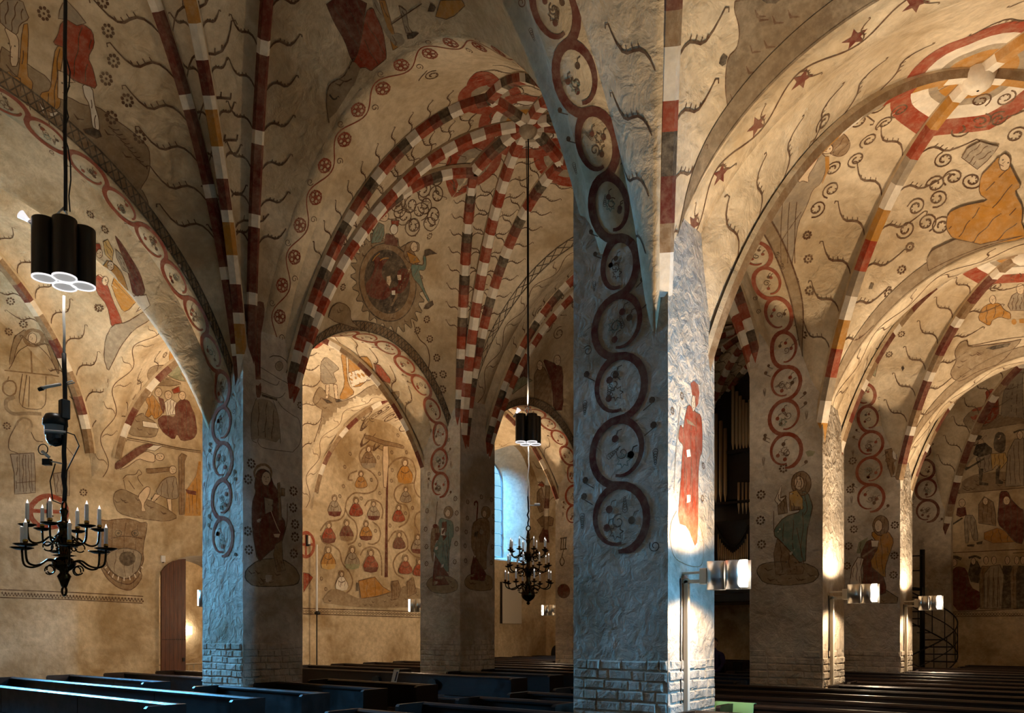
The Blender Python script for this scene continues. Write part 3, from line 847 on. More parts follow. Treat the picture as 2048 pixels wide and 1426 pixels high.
# ---- pillar lamps: cream pole and arms, curved metal shields before a glowing core
def sheet(m, pl, z0, z1, t, mat):
    n = len(pl); vs = []
    for z in (z0, z1):
        for p in pl: vs.append((p[0], p[1], z))
        for p in pl: vs.append((p[0], p[1]+t, z))
    N = 2*n; fs = []
    for i in range(n-1):
        fs += [(i, i+1, N+i+1, N+i), (n+i+1, n+i, N+n+i, N+n+i+1), (i+1, i, n+i, n+i+1), (N+i, N+i+1, N+n+i+1, N+n+i)]
    fs += [(0, N, N+n, n), (n-1, 2*n-1, N+2*n-1, N+n-1)]
    m.add(vs, fs, mat, True)
def pillar_lamp(w, y, sg, label, zb=.69, pole_to=0.0):
    root = empty('pillar_lamp', (-w+sg*HP, y-.27, H(zb))); tag(root, label, 'lamp', 'shielded lamps on the pillars')
    z = root.location.z
    m = MB(); m.cbox(sg*.02-.005, sg*.02+.06*sg if sg > 0 else sg*.02+.005, -.03, .03, -z+pole_to+.01, -.02, .006, 'cream_metal') if sg > 0 else m.cbox(-.08, -.02, -.03, .03, -z+pole_to+.01, -.02, .006, 'cream_metal')
    m.build('pole', parent=root)
    m = MB(); m.tube([(sg*.012, -.10, -.02), (sg*.012, -.09, -.3), (sg*.012, -.10, -.8), (sg*.012, -.09, -z+.05)], .008, 6, 'cable_rubber'); m.build('cable', parent=root)
    for dz, hh in ((.05, .03), (-.06, .045)):
        m = MB(); a, b = sorted((sg*.0, sg*.36)); m.cbox(a, b, -.03, .03, dz-hh/2, dz+hh/2, .005, 'cream_metal'); m.build('arm', parent=root)
    m = MB(); a, b = sorted((sg*.24, sg*.34)); m.cbox(a, b, -.05, .05, -.10, .10, .008, 'cream_metal'); m.build('bracket', parent=root)
    prof = arc_pts((0, 0), 1, 0, 2*PI, 20)
    m = MB(); m.lathe([(.0, -.15), (.062, -.15), (.062, .16), (.0, .16)], 14, (sg*.45, 0, .01), 'lamp_glow'); m.build('tube', parent=root)
    m = MB(); m.lathe([(.0, -.15), (.062, -.15), (.062, .16), (.0, .16)], 14, (sg*.68, 0, .01), 'lamp_glow'); m.build('tube', parent=root)
    m = MB(); m.lathe([(.0, -.16), (.05, -.16), (.05, .17), (.0, .17)], 14, (sg*.80, 0, .01), 'lamp_glow'); m.build('tube', parent=root)
    for c, r in ((.45, .115), (.67, .095)):
        for f in (-1, 1):
            m = MB(); pl = [(sg*(c+r*math.cos(a)), f*(.02+.75*r*math.sin(a))) for a in [PI*i/12 for i in range(13)]]
            sheet(m, pl, -.175, .18, .004, 'aluminium'); m.build('shield', parent=root)
    m = MB(); pl = [(sg*(.80+.085*math.cos(a)), .02+.07*math.sin(a)) for a in [PI*i/12 for i in range(13)]]
    sheet(m, pl, -.175, .18, .004, 'aluminium'); m.build('shield', parent=root)
    lamp('uplight', 'SPOT', (sg*.55, 0, .20), UP_W, WARM, root, (sg*.55, 0, 9), 162, .35, .08)
    lamp('uplight_beam', 'SPOT', (sg*.62, 0, .20), UP_BEAM_W[sg], WARM, root, (sg*3.2, 0, 9), 88, .9, .08)
    lamp('downlight', 'SPOT', (sg*.55, 0, -.20), DOWN_W, WARM, root, (sg*.55, 0, -9), 160, .35, .08)
    lamp('side_glow', 'SPOT', (sg*.90, 0, .0), SIDE_W[sg], WARM, root, (sg*9, 0, 1.5), 165, .6, .1)
for k, nm in ((1, 'on the big vine-painted pillar'), (2, 'on the pillar with a saint in a green cloak'), (3, 'on the slim far pillar by the spiral stair')):
    pillar_lamp(WA, ROWS[k], 1, 'two-shield aluminium uplight lamp '+nm)
for k, nm in ((1, 'behind the blue-lit pillar'), (2, 'beside the painted family tree wall'), (3, 'near the far window and chandelier')):
    pillar_lamp(WB, ROWS[k], -1, 'aluminium uplight lamp '+nm)

# ---- chandeliers
def s_arm(m, ang, r, z0, z1, rad=.012, mat='brass'):
    ca, sa = math.cos(ang), math.sin(ang)
    prof = [(.05, z0), (.12, z0+.05), (r*.42, z0+.055), (r*.6, z0+.0), (r*.8, z0-.02), (r*.96, z0+.02), (r, z1-.02)]
    sm = []
    for i in range(len(prof)-1):
        p0, p1, p2, p3 = prof[max(i-1, 0)], prof[i], prof[i+1], prof[min(i+2, len(prof)-1)]
        for k in range(4):
            t = k/4; sm.append(tuple(.5*(2*b+(c-a)*t+(2*a-5*b+4*c-d)*t*t+(3*b-a-3*c+d)*t**3) for a, b, c, d in zip(p0, p1, p2, p3)))
    sm.append(prof[-1])
    m.tube([(q*ca, q*sa, z) for q, z in sm], rad, 6, mat)
    cl = [(.16+.05*math.cos(a), z0-.05+.05*math.sin(a)) for a in [PI*1.9*i/12-.3 for i in range(13)]]
    m.tube([(q*ca, q*sa, z) for q, z in cl], rad*.7, 5, mat)
def chandelier(x, y, tiers, body, label, hook_z, candle_h, candle_r, pan_r, extra=None):
    root = empty('chandelier', (x, y, H(0))); tag(root, label, 'chandelier')
    m = MB(); m.lathe(body, 18, (0, 0, 0), 'brass'); m.build('stem', parent=root)
    m = MB(); m.tube([(.05*math.cos(a), 0, hook_z+.05*math.sin(a)) for a in [2*PI*i/14 for i in range(15)]], .012, 6, 'brass'); m.build('hook', parent=root)
    for ti, (z0, z1, r, n, ph) in enumerate(tiers):
        for k in range(n):
            an = ph+2*PI*k/n; am = MB(); s_arm(am, an, r, z0, z1); a = am.build('arm', parent=root)
            c, s = r*math.cos(an), r*math.sin(an)
            pr_ = pan_r*(1.3 if ti == 0 and len(tiers) == 2 else 1)
            p = MB(); p.lathe([(.0, -.02), (pr_*.5, -.014), (pr_, .008), (pr_*.98, .014), (pr_*.4, .0), (.02, .004), (.026, .05), (.02, .055), (0, .055)], 14, (c, s, z1), 'brass'); p.build('drip_pan', parent=a)
            p = MB(); p.lathe([(.012, .02), (candle_r*1.25, .03), (candle_r*1.35, .05), (candle_r*1.1, .062)], 10, (c, s, z1), 'bright_brass'); p.build('candle_cup', parent=a)
            p = MB(); p.lathe([(candle_r, .045), (candle_r, .05+candle_h), (candle_r*.7, .056+candle_h)], 10, (c, s, z1), 'candle_wax'); p.build('candle', parent=a)
            p = MB(); p.lathe([(candle_r*.7, .055+candle_h), (candle_r*.55, .07+candle_h), (.001, .10+candle_h)], 8, (c, s, z1), 'flame_tip'); p.build('candle_tip', parent=a)
    return root
C1 = (NCX, 4.14); C2 = (NCX, 13.0)
ch1 = chandelier(*C1, [(.74, .93, .455, 6, .75), (1.0, 1.17, .36, 6, .25)],
    [(0, .50), (.03, .50), (.05, .56), (.075, .62), (.045, .66), (.05, .68), (.11, .72), (.125, .77), (.09, .82), (.05, .84), (.13, .855), (.05, .87), (.06, .93), (.04, .97), (.075, 1.02), (.10, 1.07), (.05, 1.12), (.055, 1.17), (.08, 1.21), (.07, 1.23), (.03, 1.25), (.028, 1.31), (.045, 1.36), (.03, 1.39), (0, 1.39)],
    'black iron chandelier with two tiers of white candles and a ring below', 1.42, .19, .020, .095)
m = MB(); m.tube([(.055*math.cos(a), 0, .455+.05*math.sin(a)) for a in [2*PI*i/16 for i in range(17)]], .014, 6, 'brass'); m.build('ring', parent=ch1)
ch2 = chandelier(*C2, [(.86, .965, .47, 8, .1), (1.2, 1.3, .42, 8, .4), (1.5, 1.61, .37, 8, .15)],
    [(0, .52), (.02, .53), (.04, .56), (.02, .585), (.06, .61), (.11, .65), (.137, .70), (.14, .73), (.125, .79), (.09, .84), (.05, .865), (.05, .92), (.075, .96), (.04, 1.02), (.05, 1.1), (.08, 1.18), (.09, 1.24), (.04, 1.3), (.04, 1.4), (.07, 1.47), (.08, 1.53), (.035, 1.6), (.03, 1.75), (.05, 1.8), (.03, 1.86), (.035, 1.9), (.02, 2.0), (0, 2.02)],
    'brass chandelier with three tiers of white candles and a large ball below', 2.06, .155, .0165, .066)
for k in range(6):
    an = 2*PI*k/6; m = MB(); ca, sa = math.cos(an), math.sin(an)
    vs = [(.02*ca, .02*sa, 1.80), (.12*ca-.03*sa, .12*sa+.03*ca, 1.86), (.19*ca, .19*sa, 1.91), (.12*ca+.03*sa, .12*sa-.03*ca, 1.86), (.10*ca, .10*sa, 1.835)]
    m.add(vs, [(0, 1, 4), (1, 2, 4), (2, 3, 4), (3, 0, 4)], 'bright_brass'); m.build('leaf', parent=ch2)

# ---- hanging cables
def cable(name, pts, r, mat, label):
    base = Vector(pts[-1]); m = MB(); m.tube([Vector(p)-base for p in pts], r, 6, mat)
    o = m.build(name, loc=base); tag(o, label, 'cable'); return o
cz1 = BAYS['N0'].z(*C1)-.36; cz2 = BAYS['N1'].z(*C2)-.36
rr = random.Random(3)
def wob(x, y, z0, z1, n, a): return [(x+rr.uniform(-a, a), y+rr.uniform(-a, a), z0+(z1-z0)*i/n) for i in range(n+1)]
cable('suspension_cable', [(C1[0]+.03, C1[1], cz1)]+wob(C1[0]+.03, C1[1], H(7.5), H(4.75), 6, .008), .022, 'cable_rubber', 'thick black cable holding the lamp cluster above the iron chandelier')
cable('wire_cable', [(C1[0]+.06, C1[1], cz1)]+wob(C1[0]+.07, C1[1], H(6.5), H(4.75), 10, .04), .008, 'cable_rubber', 'thin loose black wire beside the thick suspension cable')
cable('suspension_cable', wob(C1[0], C1[1], H(3.8), H(3.15), 3, .006), .016, 'white_cable', 'pale cable just below the black lamp cluster over the iron chandelier')
cable('suspension_cable', wob(C1[0], C1[1], H(3.15), H(1.47), 12, .008), .026, 'cable_rubber', 'black cable bundle with microphones above the iron chandelier')
cable('suspension_cable', [(C2[0], C2[1], cz2)]+wob(C2[0], C2[1], H(8.4), H(4.5), 6, .006), .016, 'cable_rubber', 'long thin black cable from the star vault to the distant lamp cluster')
cable('wire_cable', [(C2[0]-.05, C2[1], cz2)]+wob(C2[0]-.02, C2[1], H(8.4), H(4.5), 6, .006), .008, 'cable_rubber', 'thin second wire from the star vault to the distant lamp cluster')
cable('suspension_cable', wob(C2[0], C2[1], H(3.7), H(2.7), 8, .02), .012, 'white_cable', 'twisted white cable above the brass chandelier')
cable('suspension_cable', wob(C2[0], C2[1], H(2.7), H(2.1), 8, .015), .016, 'cable_rubber', 'short knotted black cable directly above the brass chandelier')

# ---- lamp clusters: four black cylinders
RV, FV = Vector((CT, ST, 0)), Vector((-ST, CT, 0))
def cluster(x, y, zt, zb, r, label, spot_dir, k=1.0):
    root = empty('lamp_cluster', (x, y, H(zb))); tag(root, label, 'spotlights'); L = zt-zb
    for u, v in ((-.22, -.15), (.10, -.17), (-.08, .16), (.22, .14)):
        c = RV*u*k+FV*v*k
        m = MB(); m.lathe([(r, 0), (r, L), (r*.96, L+.01), (0, L+.01)], 22, c, 'black_paint'); cyl = m.build('cylinder', parent=root)
        m = MB(); m.lathe([(r*1.01, -.004), (r*1.01, .012), (r*.9, .012), (r*.9, -.004), (r*1.01, -.004)], 22, c, 'cluster_rim'); m.build('rim', parent=cyl)
        m = MB(); m.lathe([(r*.9, .005), (0, .006)], 22, c, 'cluster_lens'); m.build('lens', parent=cyl)
    m = MB(); m.box(-.05, .05, -.05, .05, .1, L-.1, 'black_paint'); m.box(-.2*k, .2*k, -.02, .02, L*.5-.03, L*.5+.03, 'black_paint'); m.box(-.02, .02, -.2*k, .2*k, L*.5-.03, L*.5+.03, 'black_paint'); m.build('core', parent=root)
    for q in range(3):
        m = MB(); a = q*2.1; m.tube([(0, 0, L+.28*k), (.1*k*math.cos(a), .1*k*math.sin(a), L+.15*k), (.06*k*math.cos(a+1), .06*k*math.sin(a+1), L+.02)], .012, 5, 'white_cable'); m.build('tie', parent=root)
    d = (RV*spot_dir[0]+FV*spot_dir[1]+Vector((0, 0, spot_dir[2]))).normalized(); b0 = RV*(-.42*k)+Vector((0, 0, L-.02))
    m = MB(); m.tube([b0, b0+d*.14*k], .028*k, 10, 'white_metal'); hd = m.build('spot_holder', parent=root)
    m = MB(); m.tube([b0+d*.15*k, b0+d*.2*k, b0+d*.28*k], [.03*k, .045*k, .07*k], 14, 'spot_shell', cap=False); m.build('spot_head', parent=hd)
    m = MB(); m.tube([b0+d*.262*k, b0+d*.275*k], [.062*k, .064*k], 14, 'spot_glow'); m.build('spot_bulb', parent=hd)
    return root, b0, d
cl1, b0, d0 = cluster(C1[0], C1[1], 4.60, 3.95, .128, 'black four-cylinder lamp cluster with a small white spotlight on top', (-.75, -.2, .6), .74)
lamp('spot_beam', 'SPOT', tuple(b0+d0*.3), NAVE_UP_W, WARM, cl1, tuple(b0+d0*9+Vector((0, 0, 3))), 150, .8, .06)
lamp('cluster_beam', 'SPOT', (0, 0, -.03), 40, (1, .93, .86), cl1, (0, 0, -9), 70, .6, .2)
cl2, b0, d0 = cluster(C2[0], C2[1], 4.31, 3.76, .105, 'smaller distant black lamp cluster hanging above the brass chandelier', (.55, 0, .8), .7)
lamp('spot_beam', 'SPOT', tuple(b0+d0*.3), NAVE_UP_W, WARM, cl2, tuple(b0+Vector((0, 0, 9))), 165, .8, .06)

lamp('cluster_beam', 'SPOT', (0, 0, -.03), 40, (1, .93, .86), cl2, (0, 0, -9), 70, .6, .2)
# ---- microphones and camera on the cable of the iron chandelier
X, Y = C1
o = empty('boom_microphone', (X, Y, H(2.8))); tag(o, 'white boom microphone clipped high on the cable bundle', 'microphone')
m = MB(); m.tube([RV*(-.04), RV*-.20+Vector((0, 0, -.03)), RV*-.27+Vector((0, 0, -.055))], [.018, .020, .02], 8, 'white_metal'); m.build('barrel', parent=o)
m = MB(); m.tube([RV*-.24+Vector((0, 0, -.045)), RV*-.29+Vector((0, 0, -.062))], [.026, .022], 8, 'black_paint'); m.build('foam', parent=o)
m = MB(); m.tube([RV*.0+Vector((0, 0, .01)), RV*.09+Vector((0, 0, .04)), RV*.12+Vector((0, 0, .015)), RV*.04], .007, 5, 'white_metal'); m.build('clip', parent=o)
o = empty('dome_camera', (X, Y, H(2.2))); tag(o, 'grey and black dome camera hanging on the cable bundle', 'camera'); q = RV*-.10
m = MB(); m.lathe([(.0, .26), (.10, .25), (.125, .20), (.13, .13), (.12, .125), (0, .125)], 18, q, 'black_paint'); m.build('housing', parent=o)
m = MB(); m.lathe([(.11, .125), (.108, .02), (.10, .02), (0, .02)], 18, q, 'window_frame_paint'); m.build('collar', parent=o)
m = MB(); m.lathe([(.098, .02), (.094, -.04), (.06, -.09), (0, -.11)], 18, q, 'lens_glass'); m.build('dome', parent=o)
m = MB(); m.cbox(-.04, .05, -.05, .05, .2, .42, .01, 'black_paint'); m.build('mount', parent=o)
o = empty('pencil_microphone', (X, Y, H(2.22))); tag(o, 'slim chrome pencil microphone crossing before the dome camera', 'microphone')
m = MB(); m.tube([FV*-.17+RV*-.12+Vector((0, 0, .015)), FV*-.15+RV*.1], .012, 8, 'white_metal'); m.build('barrel', parent=o)
m = MB(); m.tube([FV*-.15+RV*.1, FV*-.1+RV*.17+Vector((0, 0, -.02)), RV*.17+Vector((0, 0, -.12)), RV*.03+Vector((0, 0, -.4)), RV*.02+Vector((0, 0, -.6))], .007, 5, 'cable_rubber'); m.build('lead', parent=o)
o = empty('clip_microphone', (X, Y, H(1.9))); tag(o, 'small clip microphone with a curled loop of wire on the cable', 'microphone')
m = MB(); m.tube([RV*-.03+Vector((0, 0, 0)), RV*-.12+Vector((0, 0, .02)), RV*-.18+Vector((0, 0, .02))], .009, 6, 'white_metal'); m.build('arm', parent=o)
m = MB(); m.tube([RV*-.17+Vector((0, 0, .07)), RV*-.25+Vector((0, 0, .14))], .018, 8, 'white_metal'); m.build('barrel', parent=o)
m = MB(); m.box(-.235, -.15, -.03, .03, -.02, .05, 'black_paint'); m.build('clamp', parent=o, rz=TH)
m = MB(); m.tube([RV*(-.24+.055*math.cos(a))+Vector((0, 0, .16+.06*math.sin(a))) for a in [2*PI*i/12 for i in range(13)]], .006, 5, 'cable_rubber'); m.build('loop', parent=o)
m = MB(); m.tube([RV*-.1+Vector((0, 0, .0)), RV*-.16+Vector((0, 0, -.2)), RV*-.13+Vector((0, 0, -.42)), RV*-.03+Vector((0, 0, -.46))], .007, 5, 'cable_rubber'); m.build('lead', parent=o)
o = empty('clip_microphone', (C2[0], C2[1], H(2.52))); tag(o, 'small white microphone on a short arm above the brass chandelier', 'microphone')
m = MB(); m.tube([(0, 0, 0), RV*.14], .01, 6, 'white_metal'); m.build('arm', parent=o)
m = MB(); m.cbox(.12, .24, -.03, .03, -.01, .04, .01, 'white_metal'); m.build('barrel', parent=o, rz=TH)

# ---- pews
PEW_MESH = {}
def pew_parts(L):
    k = round(L, 2)
    if k in PEW_MESH: return PEW_MESH[k]
    P = {}
    m = MB(); n = max(1, int(round(L/2.6)))
    m.cbox(0, L, -.014, .02, .52, .965, .006, 'pew_wood'); P['backrest'] = [m.mesh('backrest')]
    m = MB(); pr = [(-.036, .945), (-.038, .972), (-.006, .997), (.01, 1.0), (.045, 1.0), (.045, .945)]; N = len(pr)
    m.add([(-.01, a, b) for a, b in pr]+[(L+.01, a, b) for a, b in pr], [tuple(range(N)), tuple(range(2*N-1, N-1, -1))]+[(i, N+i, N+(i+1) % N, (i+1) % N) for i in range(N)], 'pew_wood'); P['top_rail'] = [m.mesh('top_rail')]
    m = MB(); m.cbox(.02, L-.02, -.54, .0, .47, .51, .008, 'pew_wood'); P['seat'] = [m.mesh('seat')]
    m = MB(); m.cbox(.02, L-.02, -.012, .012, .12, .47, .004, 'pew_wood'); P['kick_board'] = [m.mesh('kick_board')]
    pe = []
    for x in (0, L):
        m = MB(); prof = [(-.55, 0), (.06, 0), (.07, 1.0), (-.47, 1.0), (-.50, .97), (-.50, .64), (-.55, .54)]
        a, b = x-.032, x+.032
        vs = [(a, p[0], p[1]) for p in prof]+[(b, p[0], p[1]) for p in prof]; N = len(prof)
        m.add(vs, [tuple(range(N)), tuple(range(2*N-1, N-1, -1))]+[(i, N+i, N+(i+1) % N, (i+1) % N) for i in range(N)], 'pew_wood'); pe.append(m.mesh('end_panel'))
    P['end_panel'] = pe
    jn = []
    for i in range(1, n):
        m = MB(); m.box(L*i/n-.002, L*i/n+.002, -.018, .024, .52, .95, 'dark_cloth'); jn.append(m.mesh('joint'))
    P['joint'] = jn
    PEW_MESH[k] = P; return P
ORD = ['first', 'second', 'third', 'fourth', 'fifth', 'sixth', 'seventh', 'eighth', 'ninth', 'tenth', 'eleventh', 'twelfth', 'thirteenth', 'fourteenth', 'fifteenth', 'sixteenth', 'seventeenth', 'eighteenth', 'nineteenth', 'twentieth', 'twenty-first', 'twenty-second']
def pew(w_hi, w_lo, y, label, group):
    root = empty('pew', (-w_hi, y, .004)); tag(root, label, 'pew', group)
    for nm, ms in pew_parts(w_hi-w_lo).items():
        for me in ms:
            o = bpy.data.objects.new(nm, me); C.objects.link(o); o.parent = root
    return root
LB_ROWS = [5.95, 7.22, 8.45, 9.72, 11.0, 13.8, 15.2, 16.55, 17.85, 19.15, 20.45, 21.75, 23.0, 24.3, 25.6, 26.9]
RB_ROWS = [5.75, 6.98, 8.2, 9.42, 10.66, 11.95, 13.2, 14.42, 15.66, 16.9, 18.15, 19.4, 20.65, 21.9, 23.15, 24.4, 25.65, 26.9]
def around(y, lo, hi, row_w, ps, reach=.56):
    """the stretches of a pew row left free by the pillars standing in it"""
    for py in ROWS[1:4]:
        if y-reach < py+HP+.06 and y > py-HP-ps: return [(hi, row_w+HP+.2), (row_w-HP-.2, lo)]
    return [(hi, lo)]
for i, y in enumerate(LB_ROWS):
    st = around(y, 10.3 if y < 24 else 10.0, 19.3, WB, .75)
    for j, (a, b) in enumerate(st):
        if len(st) == 1: lab = 'long dark pew from the middle aisle to the family tree wall, %s row' % ORD[i]
        else: lab = 'short dark pew between %s, %s row from the front' % (('a pillar and the painted side wall', 'the middle aisle and a pillar')[j], ORD[i])
        pew(a, b, y, lab, 'pews on the window side of the middle aisle')
for i, y in enumerate(RB_ROWS):
    st = around(y, -1.5, 7.9, WA, .3) if y < 25.4 else [(3.8, -1.5)]
    for j, (a, b) in enumerate(st):
        if len(st) == 1: lab = 'long glossy dark pew from the middle aisle into the lamp-lit side aisle, %s row' % ORD[i]
        else: lab = 'dark pew between %s, %s row from the front' % (('the middle aisle and a lamp pillar', 'a lamp pillar and the near wall')[j], ORD[i])
        pew(a, b, y, lab, 'pews on the lamp side of the middle aisle')
# hand rests on the long pew
for w in (14.8, 12.9):
    o = empty('book_box', (-w, 13.8-.02, .66)); tag(o, 'small dark rounded book box on a long pew, %s' % ('the one towards the painted wall' if w > 14 else 'the one towards the middle aisle'), 'box')
    m = MB(); pts = [(-.13, 0), (.13, 0)]+[(.13*math.cos(a), .13+.10*math.sin(a)) for a in [PI*i/8 for i in range(9)]]
    N = len(pts); m.add([(p[0], -.09, p[1]) for p in pts]+[(p[0], 0.0, p[1]) for p in pts], [tuple(range(N)), tuple(range(2*N-1, N-1, -1))]+[(i, N+i, N+(i+1) % N, (i+1) % N) for i in range(N)], 'black_paint'); m.build('case', parent=o)
    m = MB(); m.box(-.11, .11, -.10, -.088, .03, .06, 'pew_wood'); m.build('lip', parent=o)
# leaflet on a pew back
o = empty('leaflet', (-11.37, 11.0, 1.004), .0); o.scale = (1.35, 1.35, 1.35); tag(o, 'white paper leaflet with a dark picture standing on a pew back', 'leaflet')
m = MB(); m.add([(-.06, 0, 0), (.05, 0, 0), (.065, .05, .2), (-.045, .05, .2), (-.06, .004, 0), (.05, .004, 0), (.065, .054, .2), (-.045, .054, .2)], [(0, 1, 2, 3), (7, 6, 5, 4), (0, 4, 5, 1), (1, 5, 6, 2), (2, 6, 7, 3), (3, 7, 4, 0)], 'paper'); m.build('sheet', parent=o)
m = MB(); m.add([(.012, .0, .015), (.04, 0, .015), (.053, .035, .15), (.025, .035, .15)], [(0, 1, 2, 3)], 'print_blue'); p = m.build('picture', parent=o); p.location = (0, -.002, 0)
m = MB(); m.add([(-.045, .045, .185), (.06, .045, .185), (.061, .048, .196), (-.044, .048, .196)], [(0, 1, 2, 3)], 'green_cloth'); p = m.build('heading', parent=o); p.location = (0, -.002, 0)
# green cloth over a pew back
o = empty('draped_cloth', (-4.33, 10.66, 1.008)); tag(o, 'pale green cloth draped over a pew back beside the lit pillar', 'cloth')
m = MB(); rows = []
prof = [(-.07, -.30), (-.075, -.15), (-.05, -.005), (-.03, .006), (.03, .007), (.06, -.01), (.075, -.12)]
vs = []; n = 9
for i in range(n):
    x = -.28+.56*i/(n-1); wv = .012*math.sin(i*1.9)
    for p in prof: vs.append((x, p[0]+(wv if p[1] < -.02 else 0), p[1]))
k = len(prof); m.add(vs, [(i*k+j, i*k+j+1, (i+1)*k+j+1, (i+1)*k+j) for i in range(n-1) for j in range(k-1)], 'green_cloth', True); cl = m.build('fabric', parent=o)
sd_ = cl.modifiers.new('thickness', 'SOLIDIFY'); sd_.thickness = .006

# ---- end gallery with the organ
m = MB(); m.cbox(-WB+HP, -WA-HP, 26.4, 29.19, H(.98), H(1.3), .03, 'organ_wood'); o = m.build('gallery_beam'); tag(o, kind='structure')
for w in (7.0, 12.8):
    m = MB(); m.cbox(-w-.12, -w+.12, 26.5, 26.74, 0, H(.985), .02, 'organ_wood'); tag(m.build('gallery_pillar'), kind='structure')
org = empty('pipe_organ', (-9.75, 28.2, H(1.31))); tag(org, 'dark wooden pipe organ with towers of slender metal pipes on the end gallery', 'organ')
inv = Vector(org.location)
def ob(name, a, b, y0, y1, z0, z1, mat='organ_wood', parent=org):
    m = MB(); x0, x1 = sorted((-a, -b)); m.cbox(x0-inv.x, x1-inv.x, y0-inv.y, y1-inv.y, H(z0)-inv.z, H(z1)-inv.z, .02, mat); return m.build(name, parent=parent)
def pipe(p0, p1, r, parent=org):
    """mouthed metal pipe between two heights"""
    m = MB(); x, y = p0.x-inv.x, p0.y-inv.y; z0, z1 = p0.z-inv.z, p1.z-inv.z; f = min(.35, (z1-z0)*.3)
    m.lathe([(.006, z0), (r, z0+f), (r*.96, z0+f+.01), (r, z0+f+.03), (r, z1), (r*.8, z1), (r*.8, z1-.05)], 10, (x, y, 0), 'pipe_tin')
    return m.build('pipe', parent=parent)
YO = 28.2
def wx(px, Y): return -at(px, 1000, Y).x
def hy(px, py, Y): return at(px, py, Y).z-EYE
ob('case', wx(1406, YO+.3), wx(1560, YO+.3), YO+.15, 29.1, 1.31, hy(1450, 1000, YO))
tw1 = ob('tower', wx(1421, YO), wx(1452, YO), YO, 28.9, hy(1435, 1010, YO), hy(1435, 808, YO))
tw2 = ob('tower', wx(1441, YO-.1), wx(1512, YO-.1), YO-.1, 29.0, hy(1470, 1000, YO), hy(1470, 762, YO))
tw3 = ob('tower', wx(1511, YO), wx(1560, YO), YO, 28.9, hy(1530, 1010, YO), hy(1530, 808, YO))
ob('cornice', wx(1419, YO-.08), wx(1454, YO-.08), YO-.12, YO+.3, hy(1435, 812, YO), hy(1435, 800, YO)); ob('cornice', wx(1458, YO-.2), wx(1512, YO-.2), YO-.2, YO+.2, hy(1470, 768, YO), hy(1470, 752, YO))
for px, t in ((1432, 828), (1442, 842), (1451, 857)): pipe(at(px, 1006, YO-.14), at(px, t, YO-.14), .07, tw1)
for px, t in ((1466.5, 772), (1474, 783), (1481, 792), (1487.5, 800), (1493.5, 806), (1500, 800), (1506, 792)): pipe(at(px, 905, YO-.24), at(px, t, YO-.24), .062, tw2)
for px in (1478, 1486, 1493, 1500): pipe(at(px, 1028, YO-.24), at(px, 965, YO-.24), .045, tw2)
for px, t in ((1520, 828), (1532, 842), (1545, 857)): pipe(at(px, 1006, YO-.14), at(px, t, YO-.14), .07, tw3)
ob('shelf', wx(1415, YO-.2), wx(1512, YO-.2), YO-.3, YO+.1, hy(1450, 1012, YO), hy(1450, 1006, YO)); ob('shelf', wx(1455, YO-.26), wx(1512, YO-.26), YO-.34, YO, hy(1450, 913, YO), hy(1450, 906, YO))
YP = 26.9
par_ = ob('chair_case', wx(1400, YP), wx(1520, YP), YP, YP+.6, 1.31, hy(1450, 1118, YP))
m = MB()
def carved(px0, px1, top, dip):
    """curved swag over the small pipes"""
    pts = []
    for i in range(17):
        f = i/16; px = px0+(px1-px0)*f; py = top+(dip-top)*math.sin(PI*f)**.8
        pts.append(at(px, py, YP+.05)-inv)
    m.tube(pts, .045, 6, 'organ_wood')
carved(1433, 1497, 1050, 1092); carved(1376, 1430, 1050, 1092); m.build('swag', parent=org)
bk = ob('back_panel', wx(1400, YP+.3), wx(1520, YP+.3), YP+.25, YP+.55, hy(1450, 1120, YP), hy(1450, 1040, YP))
for px, t in ((1413, 1066), (1419, 1076), (1425, 1084)): pipe(at(px, 1126, YP-.06), at(px, t, YP-.06), .034, par_)
V = [1068, 1078, 1086, 1090, 1094, 1098, 1101, 1104, 1106, 1104, 1101, 1098, 1094, 1090, 1086, 1078, 1068]
for i, t in enumerate(V):
    px = 1437+58*i/16; pipe(at(px, 1126, YP-.06), at(px, t, YP-.06), .026, par_)
# bench boxes under the gallery
for i, (a, b, lab) in enumerate(((11.9, 11.2, 'dark crate with a pale sheet below the organ, window side'), (11.05, 10.4, 'dark crate with a pale sheet below the organ, pillar side'))):
    o = empty('crate', (-(a+b)/2, 27.8, .0)); tag(o, lab, 'crate'); h = (a-b)/2
    m = MB(); m.cbox(-h, h, -.3, .3, 0.002, .95, .02, 'organ_wood'); m.build('body', parent=o)
    m = MB(); m.box(-h*.7, h*.7, -.312, -.302, .45, .8, 'grey_board'); m.build('sheet', parent=o)

